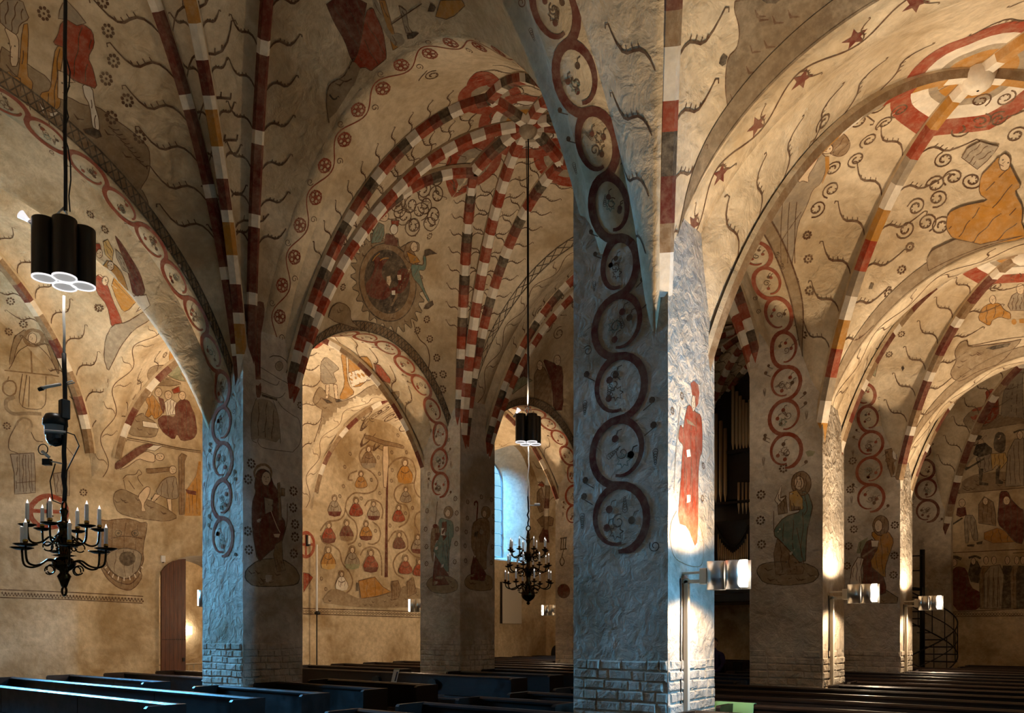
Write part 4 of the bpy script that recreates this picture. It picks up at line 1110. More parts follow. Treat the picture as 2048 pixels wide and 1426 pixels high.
# ---- spiral stair
sc = at(1845, 1262, 27.3); sroot = empty('spiral_stair', (sc.x, sc.y, 0.0)); tag(sroot, 'black iron spiral stair against the painted end wall', 'staircase')
m = MB(); m.tube([(0, 0, 0), (0, 0, 4.5)], .075, 12, 'iron'); m.build('post', parent=sroot)
NS, RISE, R = 15, .218, .95; a00 = -1.9
def sa(k): return a00+k*.42
for k in range(NS):
    z = RISE*(k+1); a, b = sa(k), sa(k)+.46; m = MB()
    m.add([(.06*math.cos(a), .06*math.sin(a), z), (R*math.cos(a), R*math.sin(a), z), (R*math.cos(b), R*math.sin(b), z), (.06*math.cos(b), .06*math.sin(b), z)]+
          [(.06*math.cos(a), .06*math.sin(a), z-.035), (R*math.cos(a), R*math.sin(a), z-.035), (R*math.cos(b), R*math.sin(b), z-.035), (.06*math.cos(b), .06*math.sin(b), z-.035)],
          [(0, 1, 2, 3), (7, 6, 5, 4), (0, 4, 5, 1), (1, 5, 6, 2), (2, 6, 7, 3), (3, 7, 4, 0)], 'iron'); m.build('step', parent=sroot)
    m = MB(); m.tube([(R*math.cos(a), R*math.sin(a), z-.03), (R*math.cos(a), R*math.sin(a), z+.95)], .014, 6, 'iron'); m.build('baluster', parent=sroot)
for dz, r in ((.95, .022), (.5, .016), (-.03, .022)):
    m = MB(); m.tube([(R*math.cos(sa(k/3)), R*math.sin(sa(k/3)), RISE*(k/3+1)+dz) for k in range(NS*3)], r, 6, 'iron'); m.build('handrail' if dz > .9 else 'rail', parent=sroot)
m = MB(); m.tube([(R*math.cos(a00)*1, R*math.sin(a00), 1.1), (R*math.cos(a00)+.45, R*math.sin(a00)-.3, .95), (R*math.cos(a00)+.45, R*math.sin(a00)-.3, 0)], .02, 6, 'iron'); m.build('newel', parent=sroot)
# landing to the gallery
m = MB(); m.box(-2.2, -.1, -.45, .45, 3.29, 3.33, 'iron'); m.build('landing', parent=sroot)
for dz in (.5, .95):
    m = MB(); m.tube([(-2.2, -.45, 3.33+dz), (.1, -.45, 3.33+dz)], .02, 6, 'iron'); m.build('rail', parent=sroot)
for x in (-1.6, -1.0, -.4, .1):
    m = MB(); m.tube([(x, -.45, 3.33), (x, -.45, 4.28)], .014, 6, 'iron'); m.build('baluster', parent=sroot)

# ---- doorway: open passage, leaf, little room beyond
rev_in = arch_poly(DOOR_Y, DOOR_HW-.05, 0.02, H(1.35), rise=.72)
dr = empty('door_1', (0, 0, 0)); tag(dr, kind='structure')
reveal('reveal', toL, door_hole, rev_in, 1.3, 'white_wash', dr)
mm = MB(); xr0, xr1, yr0, yr1, zr = -W_LEFT-6.0, -W_LEFT-1.3, 9.6, 17.0, 5.0
mm.add([(xr0, yr0, 0), (xr0, yr1, 0), (xr0, yr1, zr), (xr0, yr0, zr)], [(0, 1, 2, 3)], 'wall_plaster'); tag(mm.build('wall_porch'), kind='structure')
for nm, v in (('wall_porch', [(xr0, yr0, 0), (xr1, yr0, 0), (xr1, yr0, zr), (xr0, yr0, zr)]), ('wall_porch', [(xr0, yr1, 0), (xr1, yr1, 0), (xr1, yr1, zr), (xr0, yr1, zr)]), ('ceiling', [(xr0, yr0, zr), (xr1, yr0, zr), (xr1, yr1, zr), (xr0, yr1, zr)])):
    mm = MB(); mm.add(v, [(0, 1, 2, 3)], 'wall_plaster'); tag(mm.build(nm), kind='structure')
mm = MB(); mm.box(xr0, -W_LEFT, yr0, yr1, -.2, 0.0, 'floor_stone'); tag(mm.build('floor'), kind='structure')
wo, _m = wall('wall_porch', lambda a, z, d=0: Vector((xr1, a, z)), yr0, yr1, 0, zr, [rev_in], 'wall_plaster')
lamp('porch_light', 'POINT', (xr1-2.2, 14.6, 3.4), 130, WARM, None, None, radius=.25)
leaf_ = empty('door_leaf', (-W_LEFT+.06, DOOR_Y-DOOR_HW, .02)); leaf_.parent = dr
npl = 6; lw = DOOR_HW/npl*.56
for i in range(npl):
    a0, a1 = lw*i, lw*(i+1)-.004
    zt = lambda a: H(1.35)-.02+.62*math.sqrt(max(0, 1-((a-DOOR_HW*.60)/(DOOR_HW*.64))**2))
    m = MB(); z0, z1 = zt(a0), zt(a1)
    m.add([(0, a0, 0), (0, a1, 0), (0, a1, z1), (0, a0, z0), (.055, a0, 0), (.055, a1, 0), (.055, a1, z1), (.055, a0, z0)], [(0, 1, 2, 3), (7, 6, 5, 4), (0, 4, 5, 1), (1, 5, 6, 2), (2, 6, 7, 3), (3, 7, 4, 0)], 'door_wood'); m.build('plank', parent=leaf_)
for z in (.75, 1.75):
    m = MB()
    for i in range(12): m.box(.055, .065, .03+i*.056, .05+i*.056, z-.012, z+.012, 'iron')
    m.build('nail', parent=leaf_)
m = MB(); m.box(.055, .09, .34, .50, .55, .83, 'iron'); m.box(.09, .12, .39, .42, .6, .8, 'iron'); m.build('lock', parent=leaf_)
m = MB(); m.box(.055, .08, .60, .66, 1.15, 1.25, 'iron'); m.build('handle', parent=leaf_)
# porch railing, lamp and sign
rl = empty('porch_railing', (-W_LEFT-1.9, 12.0, 0.005)); tag(rl, 'pale metal railing inside the lit doorway', 'railing')
m = MB(); m.tube([(0, 0, 1.0), (0, 2.4, 1.0)], .025, 8, 'cream_metal'); m.build('handrail', parent=rl)
for i in range(14):
    m = MB(); m.tube([(0, .08+i*.17, 0), (0, .08+i*.17, 1.0)], .012 if i % 4 else .02, 6, 'cream_metal'); m.build('baluster', parent=rl)
pl_ = atw(391, 1261, 25.9); o = empty('porch_lamp', (xr0, pl_.y, pl_.z)); tag(o, 'small lit wall lamp seen through the doorway', 'lamp')
m = MB(); m.cbox(.0, .05, -.04, .04, -.04, .04, .005, 'cream_metal'); m.build('mount', parent=o)
m = MB(); m.tube([(.05, 0, 0), (.12, 0, 0)], .012, 6, 'cream_metal'); m.build('arm', parent=o)
for dy in (-.1, .1):
    m = MB(); m.lathe([(.0, -.14), (.085, -.14), (.085, .14), (0, .14)], 12, (.16, dy, 0), 'lamp_glow'); m.build('shade', parent=o)

# ---- wall things
def sconce(px, py, w, label, wall_dir=1):
    p = atw(px, py, w); o = empty('candle_sconce', p); tag(o, label, 'candle'); s = wall_dir
    m = MB(); m.cbox(-.015, .005, -.05, .05, -.18, .17, .005, 'iron'); m.build('back_plate', parent=o)
    m = MB(); m.tube([(0, 0, -.14), (.05, 0, -.17), (.09, 0, -.14)], .01, 6, 'iron'); m.build('bracket', parent=o)
    m = MB(); m.lathe([(0, -.15), (.06, -.145), (.062, -.13), (0, -.135)], 12, (.09, 0, 0), 'iron'); m.build('drip_pan', parent=o)
    m = MB(); m.lathe([(.04, -.135), (.04, .14), (0, .145)], 12, (.09, 0, 0), 'candle_wax'); m.build('candle', parent=o)
sconce(99, 1021, W_LEFT-.018, 'thick white candle in a wall bracket on the red cross behind the iron chandelier')
sconce(615, 1081, W_LEFT-.018, 'thick white candle in a wall bracket on the red cross beside the family tree')
p = at(1830, 1110, ROWS[4]-.1)
o = empty('candle_sconce', (p.x, ROWS[4]-.02, p.z)); tag(o, 'thick white candle on the end wall behind the spiral stair', 'candle')
m = MB(); m.cbox(-.05, .05, -.01, .015, -.18, .17, .005, 'iron'); m.build('back_plate', parent=o)
m = MB(); m.lathe([(0, -.15), (.06, -.145), (.062, -.13), (0, -.135)], 12, (0, -.09, 0), 'iron'); m.build('drip_pan', parent=o)
m = MB(); m.lathe([(.045, -.135), (.045, .14), (0, .145)], 12, (0, -.09, 0), 'candle_wax'); m.build('candle', parent=o)
o = empty('notice_board', (-W_LEFT+.005, 0, 0)); tag(o, 'plain grey upright board hung below the far window', 'board')
b0_, b1_ = atw(1003, 1247, W_LEFT), atw(1042, 1167, W_LEFT)
m = MB(); m.cbox(.0, .05, b0_.y, b1_.y, b0_.z, b1_.z, .01, 'grey_board'); m.build('panel', parent=o)
m = MB(); m.box(-.002, .06, b0_.y-.09, b0_.y-.01, b0_.z, b1_.z, 'organ_wood'); m.build('edge_strip', parent=o)
pp = atw(634, 1262, 20.2); o = empty('standing_pole', (pp.x, pp.y, 0.003)); tag(o, 'tall thin pole with a white upper half standing by the family tree wall', 'pole')
m = MB(); m.tube([(0, 0, 0.02), (0, 0, H(.58))], .02, 8, 'iron'); m.build('shaft', parent=o)
m = MB(); m.tube([(0, 0, H(.55)), (0, 0, H(2.7))], .034, 8, 'white_metal'); m.build('sleeve', parent=o)
m = MB(); m.lathe([(0, H(.5)), (.09, H(.52)), (.1, H(.57)), (.05, H(.62)), (0, H(.62))], 12, (.03, 0, 0), 'iron'); m.build('knob', parent=o)
m = MB(); m.lathe([(0, 0), (.2, 0), (.19, .03), (.03, .05)], 14, (0, 0, 0), 'iron'); m.build('foot', parent=o)
pb = atw(325, 1118, W_LEFT); o = empty('wall_box', (-W_LEFT+.004, pb.y, pb.z)); tag(o, 'tiny white sensor box on the wall above the wooden door', 'box')
m = MB(); m.cbox(0, .06, -.06, .06, -.09, .09, .01, 'white_metal'); m.build('housing', parent=o)
m = MB(); m.lathe([(.03, 0), (.02, -.02), (0, -.025)], 10, (.03, 0, -.085), 'lens_glass'); m.build('eye', parent=o)
pd = at(2022, 1318, 28.3); o = empty('covered_bundle', (pd.x, 28.35, 0.003)); tag(o, 'dark red rounded bundle on a small stand at the end wall', 'bundle')
m = MB(); bmn = bmesh.new(); bmesh.ops.create_uvsphere(bmn, u_segments=16, v_segments=10, radius=1)
for v in bmn.verts: v.co = Vector((v.co.x*.36, v.co.y*.25, .66+v.co.z*.22*(1 if v.co.z > 0 else .8)))
m.bm(bmn, 'red_cloth', True); m.build('cover', parent=o)
m = MB(); m.cbox(-.3, .3, -.2, .2, .38, .5, .02, 'organ_wood'); m.build('tray', parent=o)
for sx in (-.26, .26):
    for sy in (-.16, .16):
        m = MB(); m.tube([(sx, sy, 0), (sx, sy, .4)], .02, 6, 'organ_wood'); m.build('leg', parent=o)
m = MB(); m.tube([(-.52, 0, 0), (-.52, 0, .92)], .04, 8, 'organ_wood'); m.tube([(-.52, 0, .62), (-.3, 0, .55)], .025, 6, 'organ_wood'); m.build('post', parent=o)
m = MB(); m.cbox(.0, .24, -.27, -.24, .46, .52, .008, 'paper'); m.build('tag', parent=o)
# dark cabinet beyond the second pillar
cp = at(1681, 1330, 28.5); o = empty('shelf_cabinet', (cp.x, 28.5, 0.003)); o.scale = (1.2, 1.2, 1.4); tag(o, 'low dark shelf cabinet beyond the pillar with the green-cloaked saint', 'cabinet')
m = MB(); m.cbox(-.3, .3, -.2, .2, 0, .88, .01, 'organ_wood'); m.build('body', parent=o)
for z in (.3, .55, .75):
    m = MB(); m.cbox(-.28, .28, -.215, -.2, z, z+.05, .006, 'grey_board'); m.build('shelf', parent=o)
# round-backed chair by the far wall
cp = at(1108, 1300, 28.4); o = empty('round_chair', (cp.x, 28.4, 0.003)); tag(o, 'dark round-backed chair below the far window', 'chair'); o.scale = (1.25, 1.25, 1.25)
m = MB(); m.cbox(-.25, .25, -.25, .25, .40, .46, .02, 'dark_cloth'); m.build('seat', parent=o)
m = MB(); pts = [(-.25, .46), (.25, .46)]+[(.25*math.cos(a), .82+.3*math.sin(a)) for a in [PI*i/10 for i in range(11)]]; N = len(pts)
m.add([(p[0], .19, p[1]) for p in pts]+[(p[0], .25, p[1]) for p in pts], [tuple(range(N)), tuple(range(2*N-1, N-1, -1))]+[(i, N+i, N+(i+1) % N, (i+1) % N) for i in range(N)], 'dark_cloth'); m.build('backrest', parent=o)
for sx in (-.22, .22):
    for sy in (-.22, .22):
        m = MB(); m.tube([(sx, sy, 0), (sx, sy, .41)], .02, 6, 'iron'); m.build('leg', parent=o)

# ---- seated person in navy
def skin_mesh(name, verts, edges, radii, mat, parent, root_i=0, sub=2):
    me = bpy.data.meshes.new(name); me.from_pydata(verts, edges, []); me.materials.append(MATS[mat])
    o = bpy.data.objects.new(name, me); C.objects.link(o); o.parent = parent
    md = o.modifiers.new('skin', 'SKIN'); md.use_smooth_shade = True
    if not me.skin_vertices: me.skin_vertices.new()
    for i, r in enumerate(radii): me.skin_vertices[0].data[i].radius = (r, r) if not hasattr(r, '__len__') else r
    me.skin_vertices[0].data[root_i].use_root = True
    sb = o.modifiers.new('sub', 'SUBSURF'); sb.levels = sub; sb.render_levels = sub
    return o
per = empty('person', (-10.46, 24.3-.25, -.12)); per.scale = (1.34, 1.34, 1.34); tag(per, 'person in navy clothing sitting on a rear pew beyond the lit pillar', 'person')
v = [(0, -.02, .56), (0, .0, .74), (0, .02, .92), (0, .02, 1.04), (0, 0, 1.13), (0, -.01, 1.2),
     (-.19, .02, 1.02), (-.24, -.04, .80), (-.19, -.24, .66), (-.13, -.34, .66), (.19, .02, 1.02), (.24, -.04, .80), (.19, -.24, .66), (.13, -.34, .66),
     (-.10, -.04, .56), (-.12, -.42, .55), (-.12, -.40, .12), (-.12, -.50, .06), (.10, -.04, .56), (.12, -.42, .55), (.12, -.40, .12), (.12, -.50, .06)]
e = [(0, 1), (1, 2), (2, 3), (3, 4), (4, 5), (3, 6), (6, 7), (7, 8), (8, 9), (3, 10), (10, 11), (11, 12), (12, 13), (0, 14), (14, 15), (15, 16), (16, 17), (0, 18), (18, 19), (19, 20), (20, 21)]
r = [(.17, .13), (.16, .12), (.18, .12), (.12, .10), (.05, .05), (.05, .05), .075, .055, .042, .034, .075, .055, .042, .034, .10, .075, .05, .045, .10, .075, .05, .045]
skin_mesh('body', v, e, r, 'navy_cloth', per)
m = MB(); bmn = bmesh.new(); bmesh.ops.create_uvsphere(bmn, u_segments=18, v_segments=12, radius=1)
for q in bmn.verts:
    x, y, z = q.co; q.co = Vector((x*.075*(1-.12*max(0, -z)), y*.095-(.012 if (y < -.75 and abs(x) < .25 and -.2 < z < .2) else 0), 1.30+z*.115))
m.bm(bmn, 'skin', True)
m.cbox(-.011, .011, -.118, -.085, 1.275, 1.315, .004, 'skin')
for sx in (-1, 1):
    m.cbox(sx*.03-.012, sx*.03+.012, -.096, -.085, 1.312, 1.322, .003, 'hair'); m.cbox(sx*.076-.008, sx*.076+.008, -.02, .02, 1.27, 1.33, .004, 'skin')
m.cbox(-.022, .022, -.095, -.084, 1.245, 1.252, .002, 'red_cloth')
m.build('head', parent=per)
m = MB(); bmn = bmesh.new(); bmesh.ops.create_uvsphere(bmn, u_segments=18, v_segments=10, radius=1)
for q in bmn.verts: x, y, z = q.co; q.co = Vector((x*.084, .014+y*.098, 1.32+z*.11))
for f in [f for f in bmn.faces if f.calc_center_median().y < -.045 and f.calc_center_median().z < 1.375 or f.calc_center_median().z < 1.24]: bmn.faces.remove(f)
m.bm(bmn, 'hair', True); m.build('hair', parent=per)
for sx in (-1, 1):
    hv = [(sx*.13, -.33, .655), (sx*.125, -.375, .645), (sx*.12, -.405, .635)]; he = [(0, 1), (1, 2)]; hr = [.03, (.036, .02), (.034, .018)]
    for q, (dx, ln) in enumerate(((-.026, .062), (-.009, .07), (.008, .066), (.024, .054))):
        i0 = len(hv); hv += [(sx*(.12-dx), -.43, .63), (sx*(.12-dx*1.1), -.43-ln*.5, .625), (sx*(.12-dx*1.1), -.43-ln*.85, .605)]; he += [(2, i0), (i0, i0+1), (i0+1, i0+2)]; hr += [.011, .0095, .008]
    i0 = len(hv); hv += [(sx*.09, -.39, .645), (sx*.07, -.42, .64)]; he += [(1, i0), (i0, i0+1)]; hr += [.012, .010]
    skin_mesh('hand', hv, he, hr, 'skin', per, 0, 1)
# ------------------------------------------------------------------ whitewashed brick showing at the pillar feet
BRICKS = {}
def brick_mesh(L, h=.121, t=.036, seed=0):
    k = (L, seed)
    if k in BRICKS: return BRICKS[k]
    r = random.Random(seed*7+int(L*100)); m = MB(); c = .016
    x, z = L/2, h/2
    vs = []
    for dx, dz, y in ((x, z, .02), (x, z, -t+c), (x-c, z-c, -t)):
        for sx, sz in ((-1, -1), (1, -1), (1, 1), (-1, 1)):
            vs.append((sx*dx+r.uniform(-.006, .006), y+r.uniform(-.004, .004), sz*dz+r.uniform(-.005, .005)))
    fs = [(8, 9, 10, 11)]+[(a+i, a+(i+1) % 4, a+4+(i+1) % 4, a+4+i) for a in (0, 4) for i in range(4)]
    m.add(vs, fs, 'pillar_plaster', False); BRICKS[k] = m.mesh('brick'); return BRICKS[k]
def brick_face(parent, c, half, rz, top, seed):
    """bricks on one pillar face: c = centre of the face at floor level, rz turns -Y to the face's outward direction"""
    r = random.Random(seed); z = .07; row = 0; M = Matrix.Rotation(rz, 3, 'Z')
    while z+.06 < top:
        x = -half+.012; seq = [[.34, .16, .30], [.16, .34, .36, .15, .34], [.30, .36, .16, .18]][row % 3]
        k = r.randrange(3); x += r.choice((0, 0, .05))
        while x < half-.09:
            L = seq[k % len(seq)]; k += 1
            if x+L > half-.012: L = round(half-.012-x, 2)
            if L < .07: break
            if z < top-.14 or r.random() < .75:
                o = bpy.data.objects.new('brick', brick_mesh(L, seed=r.randrange(3))); C.objects.link(o); o.parent = parent
                o.location = Vector(c)+M @ Vector((x+L/2, .019+r.uniform(-.010, .006), z+.008*math.sin(x*2.3+row)+r.uniform(-.004, .004))); o.rotation_euler = (r.uniform(-.02, .02), r.uniform(-.015, .015), rz)
            x += L+.012+r.uniform(-.004, .006)
        z += .136; row += 1
for key, top in (('A1', 1.72), ('A2', 1.66), ('A3', 1.6), ('B1', 1.86), ('B2', 1.8), ('B3', 1.7)):
    o, w, y = PILLAR[key]
    brick_face(o, (-w, y-HP, 0), HP, 0, top, hash(key) % 97 if False else ord(key[0])+int(key[1]))
    brick_face(o, (-w+HP, y, 0), HP, PI/2, top, ord(key[0])*3+int(key[1]))
# ------------------------------------------------------------------ murals: flat painted shapes in metres on their walls and vaults
# (name, surface, centre, facing, [kind, pigment, line width or radius, outline])
MURALS = [
('painted_smiths','N0',(-13.61, 6.06, 10.73),(0.85, -0.154, -0.504),[
 ('F','earth|line',0.011,'-109,24;-95,20;-73,15;-60,11;-43,8;-26,-10;-8,-8;11,-11;33,-5;56,-12;84,-20;102,-27;118,-37;123,-61;122,-81;112,-104;116,-105;128,-121;129,-141;84,-108;42,-79;6,-61;-22,-47;-48,-39;-70,-36;-104,-27'),
 ('F','grey|line',0.011,'-115,81;-87,94;-80,81;-75,74;-87,61;-88,47;-97,45;-108,52;-112,53'),
 ('F','skin|line',0.011,'-107,50;-94,47;-89,46;-85,39;-83,6;-93,2;-96,32'),
 ('F','ochre|line',0.011,'-83,63;-75,68;-70,-1;-61,-7;-61,-19;-73,-32;-87,-33;-96,-21;-96,-4;-87,-10;-81,-8'),
 ('F','ochre|line',0.011,'-36,53;-24,60;-26,-10;-20,-16;-21,-29;-33,-39;-47,-34;-50,-18;-36,-9;-37,20'),
 ('F','white|line',0.011,'-53,-26;-45,-36;-32,-40;-19,-31;-27,-44;-42,-47'),
 ('F','red|line',0.011,'-33,88;-21,98;-2,99;12,95;17,78;10,57;19,46;30,19;7,18;-6,18;-22,26;-21,57;-41,55;-35,70'),
 ('F','grey|line',0.011,'-34,113;-29,119;-13,111;1,102;-11,93;-26,95;-37,91;-37,102'),
 ('F','skin|line',0.011,'-29,23;-17,23;-3,16;-15,11;-12,-15;-25,-15'),
 ('F','white|line',0.011,'7,18;22,19;28,-4;37,-22;40,-39;30,-41;21,-7;11,4'),
 ('F','dark|line',0.012,'16,-46;30,-38;40,-39;44,-46;36,-52;20,-50'),
 ('F','dark|line',0.011,'-99,2;-88,-6;-78,-10;-92,-5'),
 ('l','line',0.015,'52,-27;61,-30;69,-26'),
 ('l','line',0.015,'59,-31;68,-35;75,-31'),
 ('l','line',0.015,'65,-36;74,-39;81,-36'),
 ('l','line',0.015,'72,-40;81,-44;87,-41'),
 ('l','line',0.015,'79,-45;87,-48;93,-45'),
 ('l','line',0.015,'85,-49;94,-53;99,-50'),
 ('l','line',0.015,'92,-54;101,-58;106,-55'),
 ('l','line',0.015,'99,-59;108,-62;112,-60'),
 ('l','line',0.015,'106,-63;115,-67;118,-65'),
 ('r','line',0.097,'-57,89'),
 ('r','line',0.099,'19,140'),
 ('r','line',0.101,'33,105'),
 ('r','line',0.103,'47,68'),
 ('r','line',0.104,'40,39'),
 ('r','line',0.106,'75,21'),
 ('r','line',0.106,'55,-13'),
 ('r','line',0.109,'101,-25'),
]),
('painted_drapery','N0',(-9.94, 9.26, 11.75),(0.072, -0.614, -0.786),[
 ('F','maroon|line',0.012,'-60,85;14,59;-8,40;-46,1;-63,-5;-64,2;-60,25;-63,53'),
 ('F','red|line',0.012,'1,47;17,47;15,35;14,12;-2,-23;-11,-25;-30,-28;-40,-30;-48,-20;-70,-18;-68,-10;-45,3'),
 ('F','ochre|line',0.012,'34,52;44,48;27,-16;15,-17'),
 ('f','grey',0,'20,57;32,53;23,4;43,0;45,-14;24,-17;14,12'),
 ('F','grey|line',0.011,'63,34;72,24;63,4;65,-7;53,-3;58,16'),
 ('F','dark|line',0.012,'53,-6;66,-6;77,-10;62,-13;51,-11'),
 ('F','ochre|line',0.011,'146,19;191,11;193,3;163,-5;142,-6;123,2'),
 ('F','dark|line',0.011,'124,20;131,13;124,9;112,12'),
 ('l','line',0.017,'34,16;107,24'),
 ('l','line',0.022,'-61,-4;-89,-20;-120,-18;-136,-39;-147,-68'),
 ('f','earth',0,'-61,-5;-76,-12;-89,-20;-109,-19;-125,-24;-138,-43;-146,-68;-54,-23'),
 ('l','dark',0.028,'-126,-32;-123,-42;-112,-41'),
 ('l','line',0.021,'-99,-19;-91,-27;-78,-27'),
]),
('painted_trunk','N0',(-13.53, 9.25, 8.04),(0.829, -0.457, -0.323),[
 ('f','maroon',0,'-31,32;-9,23;25,38;29,16;23,-24;9,-58;3,-27;-21,-8;-27,7'),
]),
('painted_sun','N1',(-13.08, 12.68, 10.04),(0.789, -0.01, -0.614),[
 ('F','earth|dark',0.02,'110,-7;92,-21;123,-32;100,-41;129,-58;101,-61;126,-81;97,-78;117,-102;86,-93;100,-118;71,-104;78,-129;51,-110;52,-134;28,-110;22,-131;4,-106;-10,-123;-20,-98;-41,-109;-43,-85;-69,-91;-63,-70;-92,-70;-79,-53;-110,-47;-91,-34;-122,-23;-97,-16;-128,0;-98,2;-126,20;-94,18;-116,39;-84,31;-99,53;-70,41;-78,63;-52,47;-53,69;-32,50;-28,69;-12,48;-1,64;9,42;24,54;29,31;58,38;55,16;88,17;77,-2'),
 ('F','brown|dark',0.028,'66,5;79,-12;87,-30;89,-49;87,-66;80,-81;68,-94;53,-102;35,-107;16,-108;-4,-105;-23,-98;-42,-87;-58,-73;-72,-58;-81,-41;-87,-24;-88,-8;-85,8;-78,22;-68,33;-55,42;-39,48;-23,50;-6,48;11,43;27,34;48,21'),
 ('F','dark|dark',0.02,'48,-1;59,-16;66,-32;68,-47;65,-62;58,-74;47,-83;33,-89;17,-91;1,-90;-16,-85;-32,-76;-46,-65;-58,-51;-66,-37;-71,-22;-71,-7;-68,6;-62,17;-52,26;-40,33;-26,36;-11,35;4,31;18,23;31,13'),
 ('f','maroon',0,'-58,-51;-49,-33;-49,-9;-62,6;-53,13;-36,10;-25,18;-32,-2;-25,-20;1,-31;18,-49;9,-65;-23,-72;-45,-67'),
 ('f','maroon',0,'7,1;16,15;34,17;50,-9;46,-35;15,-46;9,-36;27,-24'),
 ('f','skin',0,'-11,-17;-4,-12;4,-21;5,-33;-5,-29'),
 ('f','white',0,'15,-40;23,-36;28,-45;20,-48'),
 ('f','skin',0,'11,-4;20,0;25,-10;18,-13'),
 ('l','ochre',0.023,'-62,0;-59,11;-52,21'),
 ('l','ochre',0.023,'-44,7;-38,15;-26,20'),
 ('F','teal|line',0.015,'-92,54;-88,76;-72,76;-60,58;-61,42;-84,31'),
 ('F','skin|line',0.015,'-71,96;-70,92;-70,88;-73,84;-77,82;-82,81;-88,81;-93,84;-97,87;-99,91;-98,95;-96,99;-91,101;-86,102;-80,102;-75,100'),
 ('F','red|line',0.015,'-60,91;-42,99;-38,88;-51,81'),
 ('F','white|line',0.015,'-36,82;-34,78;-34,74;-36,70;-38,68;-42,68;-46,68;-50,71;-53,74;-54,78;-54,82;-53,85;-50,87;-46,88;-42,87;-38,85'),
 ('F','maroon|line',0.015,'-58,62;-40,67;-24,61;-18,50;-51,42'),
 ('F','brown|line',0.016,'2,44;-2,63;9,76;24,78;32,63;20,57;31,50;53,43;42,32;20,32;8,37'),
 ('F','skin|line',0.016,'24,69;26,66;26,62;25,59;22,57;19,56;16,57;13,59;10,62;9,66;9,70;10,73;12,75;15,76;18,75;22,73'),
 ('F','ochre|line',0.016,'6,50;30,51;54,43;27,31'),
 ('F','teal|line',0.016,'27,29;46,35;70,40;53,56;55,65;75,46;80,30;60,26;79,13;101,-6;133,-26;129,-30;88,-5;53,5'),
 ('F','dark|line',0.016,'48,70;60,76;92,75;74,68;58,58'),
 ('F','dark|line',0.017,'127,-37;139,-23;146,-30;136,-44;124,-48'),
 ('r','line',0.086,'39,101'),
 ('r','line',0.083,'-117,-73'),
 ('r','line',0.081,'-161,-97'),
 ('r','line',0.081,'-171,-122'),
 ('r','line',0.082,'-165,-168'),
 ('r','line',0.093,'144,-67'),
 ('r','line',0.093,'130,-99'),
 ('r','line',0.094,'170,-105'),
 ('r','line',0.096,'203,-138'),
 ('r','line',0.097,'230,-167'),
 ('r','line',0.097,'209,-179'),
 ('r','line',0.098,'239,-200'),
 ('F','earth|line',0.016,'-135,-145;-135,-119;-119,-105;-96,-104;-76,-111;-66,-132;-20,-145'),
 ('l','line',0.022,'109,-84;140,-116;169,-122;186,-146;190,-170'),
 ('s','line',0.208,'-35,111'),
 ('s','line',0.208,'-9,137'),
 ('s','line',0.212,'24,126'),
 ('s','line',0.204,'-66,126'),
 ('s','line',0.211,'-6,102'),
]),
('painted_tendril_scroll','N1',(-10.44, 11.61, 11.67),(0.227, 0.072, -0.971),[
 ('s','line',0.17,'121,-89'),
 ('s','line',0.171,'121,-121'),
 ('s','line',0.173,'146,-103'),
 ('s','line',0.173,'123,-157'),
 ('s','line',0.172,'109,-181'),
 ('s','line',0.174,'145,-133'),
 ('s','line',0.176,'156,-175'),
 ('s','line',0.176,'171,-128'),
 ('f','red',0,'-38,54;-81,75;-105,103;-93,122;-59,128;-26,120;-37,100;-70,102;-72,89;-53,73;-20,59'),
 ('l','line',0.015,'-141,3;-161,29'),
 ('s','line',0.154,'-138,30'),
]),
('painted_red_group','N2',(-13.18, 18.42, 9.52),(0.832, -0.01, -0.555),[
 ('F','maroon|line',0.02,'-143,-5;-131,8;-44,1;-14,-49;-46,-57'),
 ('F','skin|line',0.019,'-58,8;-55,3;-55,-1;-57,-5;-62,-7;-68,-7;-131,-1;-135,2;-139,6;-140,10;-140,15;-138,18;-135,20;-130,20;-125,19;-64,12'),
 ('F','maroon|line',0.02,'18,12;47,15;120,14;203,-98;162,-109;118,-54;48,-6'),
 ('F','skin|line',0.02,'81,30;84,25;85,20;84,16;80,13;75,12;69,14;63,17;59,22;56,27;55,32;57,37;61,39;66,40;71,38;77,35'),
 ('F','green|line',0.02,'-54,-106;-73,-74;-32,-50;16,-52'),
 ('F','brown|line',0.021,'13,-37;15,-5;41,-8;101,-41;149,-102;76,-120'),
 ('F','skin|line',0.02,'28,-4;31,-9;32,-13;30,-17;27,-19;22,-19;16,-18;11,-14;6,-10;4,-5;3,0;5,3;8,5;13,5;19,4;24,1'),
 ('s','line',0.182,'-143,119'),
 ('s','line',0.193,'-28,97'),
 ('s','line',0.196,'25,93'),
 ('s','line',0.186,'-109,70'),
 ('s','line',0.185,'-103,125'),
]),
('painted_woodcutter','LWb',(-17.91, 15.55, 9.01),(0.124, -0.622, -0.773),[
 ('F','earth|line',0.021,'-137,-13;-111,11;-88,24;-82,-8;-49,-38;8,-28;82,5;259,51;250,30;37,-88;-206,-215;-215,-198;-227,-179;-118,-52;-137,-30'),
 ('F','grey|line',0.02,'-34,99;9,124;18,96;21,75;0,66;-17,60;-26,23;-84,29'),
 ('F','skin|line',0.021,'-69,23;-56,24;-85,-19;-94,-17'),
 ('F','skin|line',0.021,'-42,22;-30,20;-56,-28;-63,-23'),
 ('F','dark|line',0.021,'-104,-15;-88,-24;-79,-35;-96,-33'),
 ('F','dark|line',0.021,'-64,-26;-50,-29;-42,-36;-66,-36'),
 ('F','ochre|line',0.02,'59,122;78,121;43,71;10,16;15,-16;-34,-34;-51,-25;-2,17;32,73'),
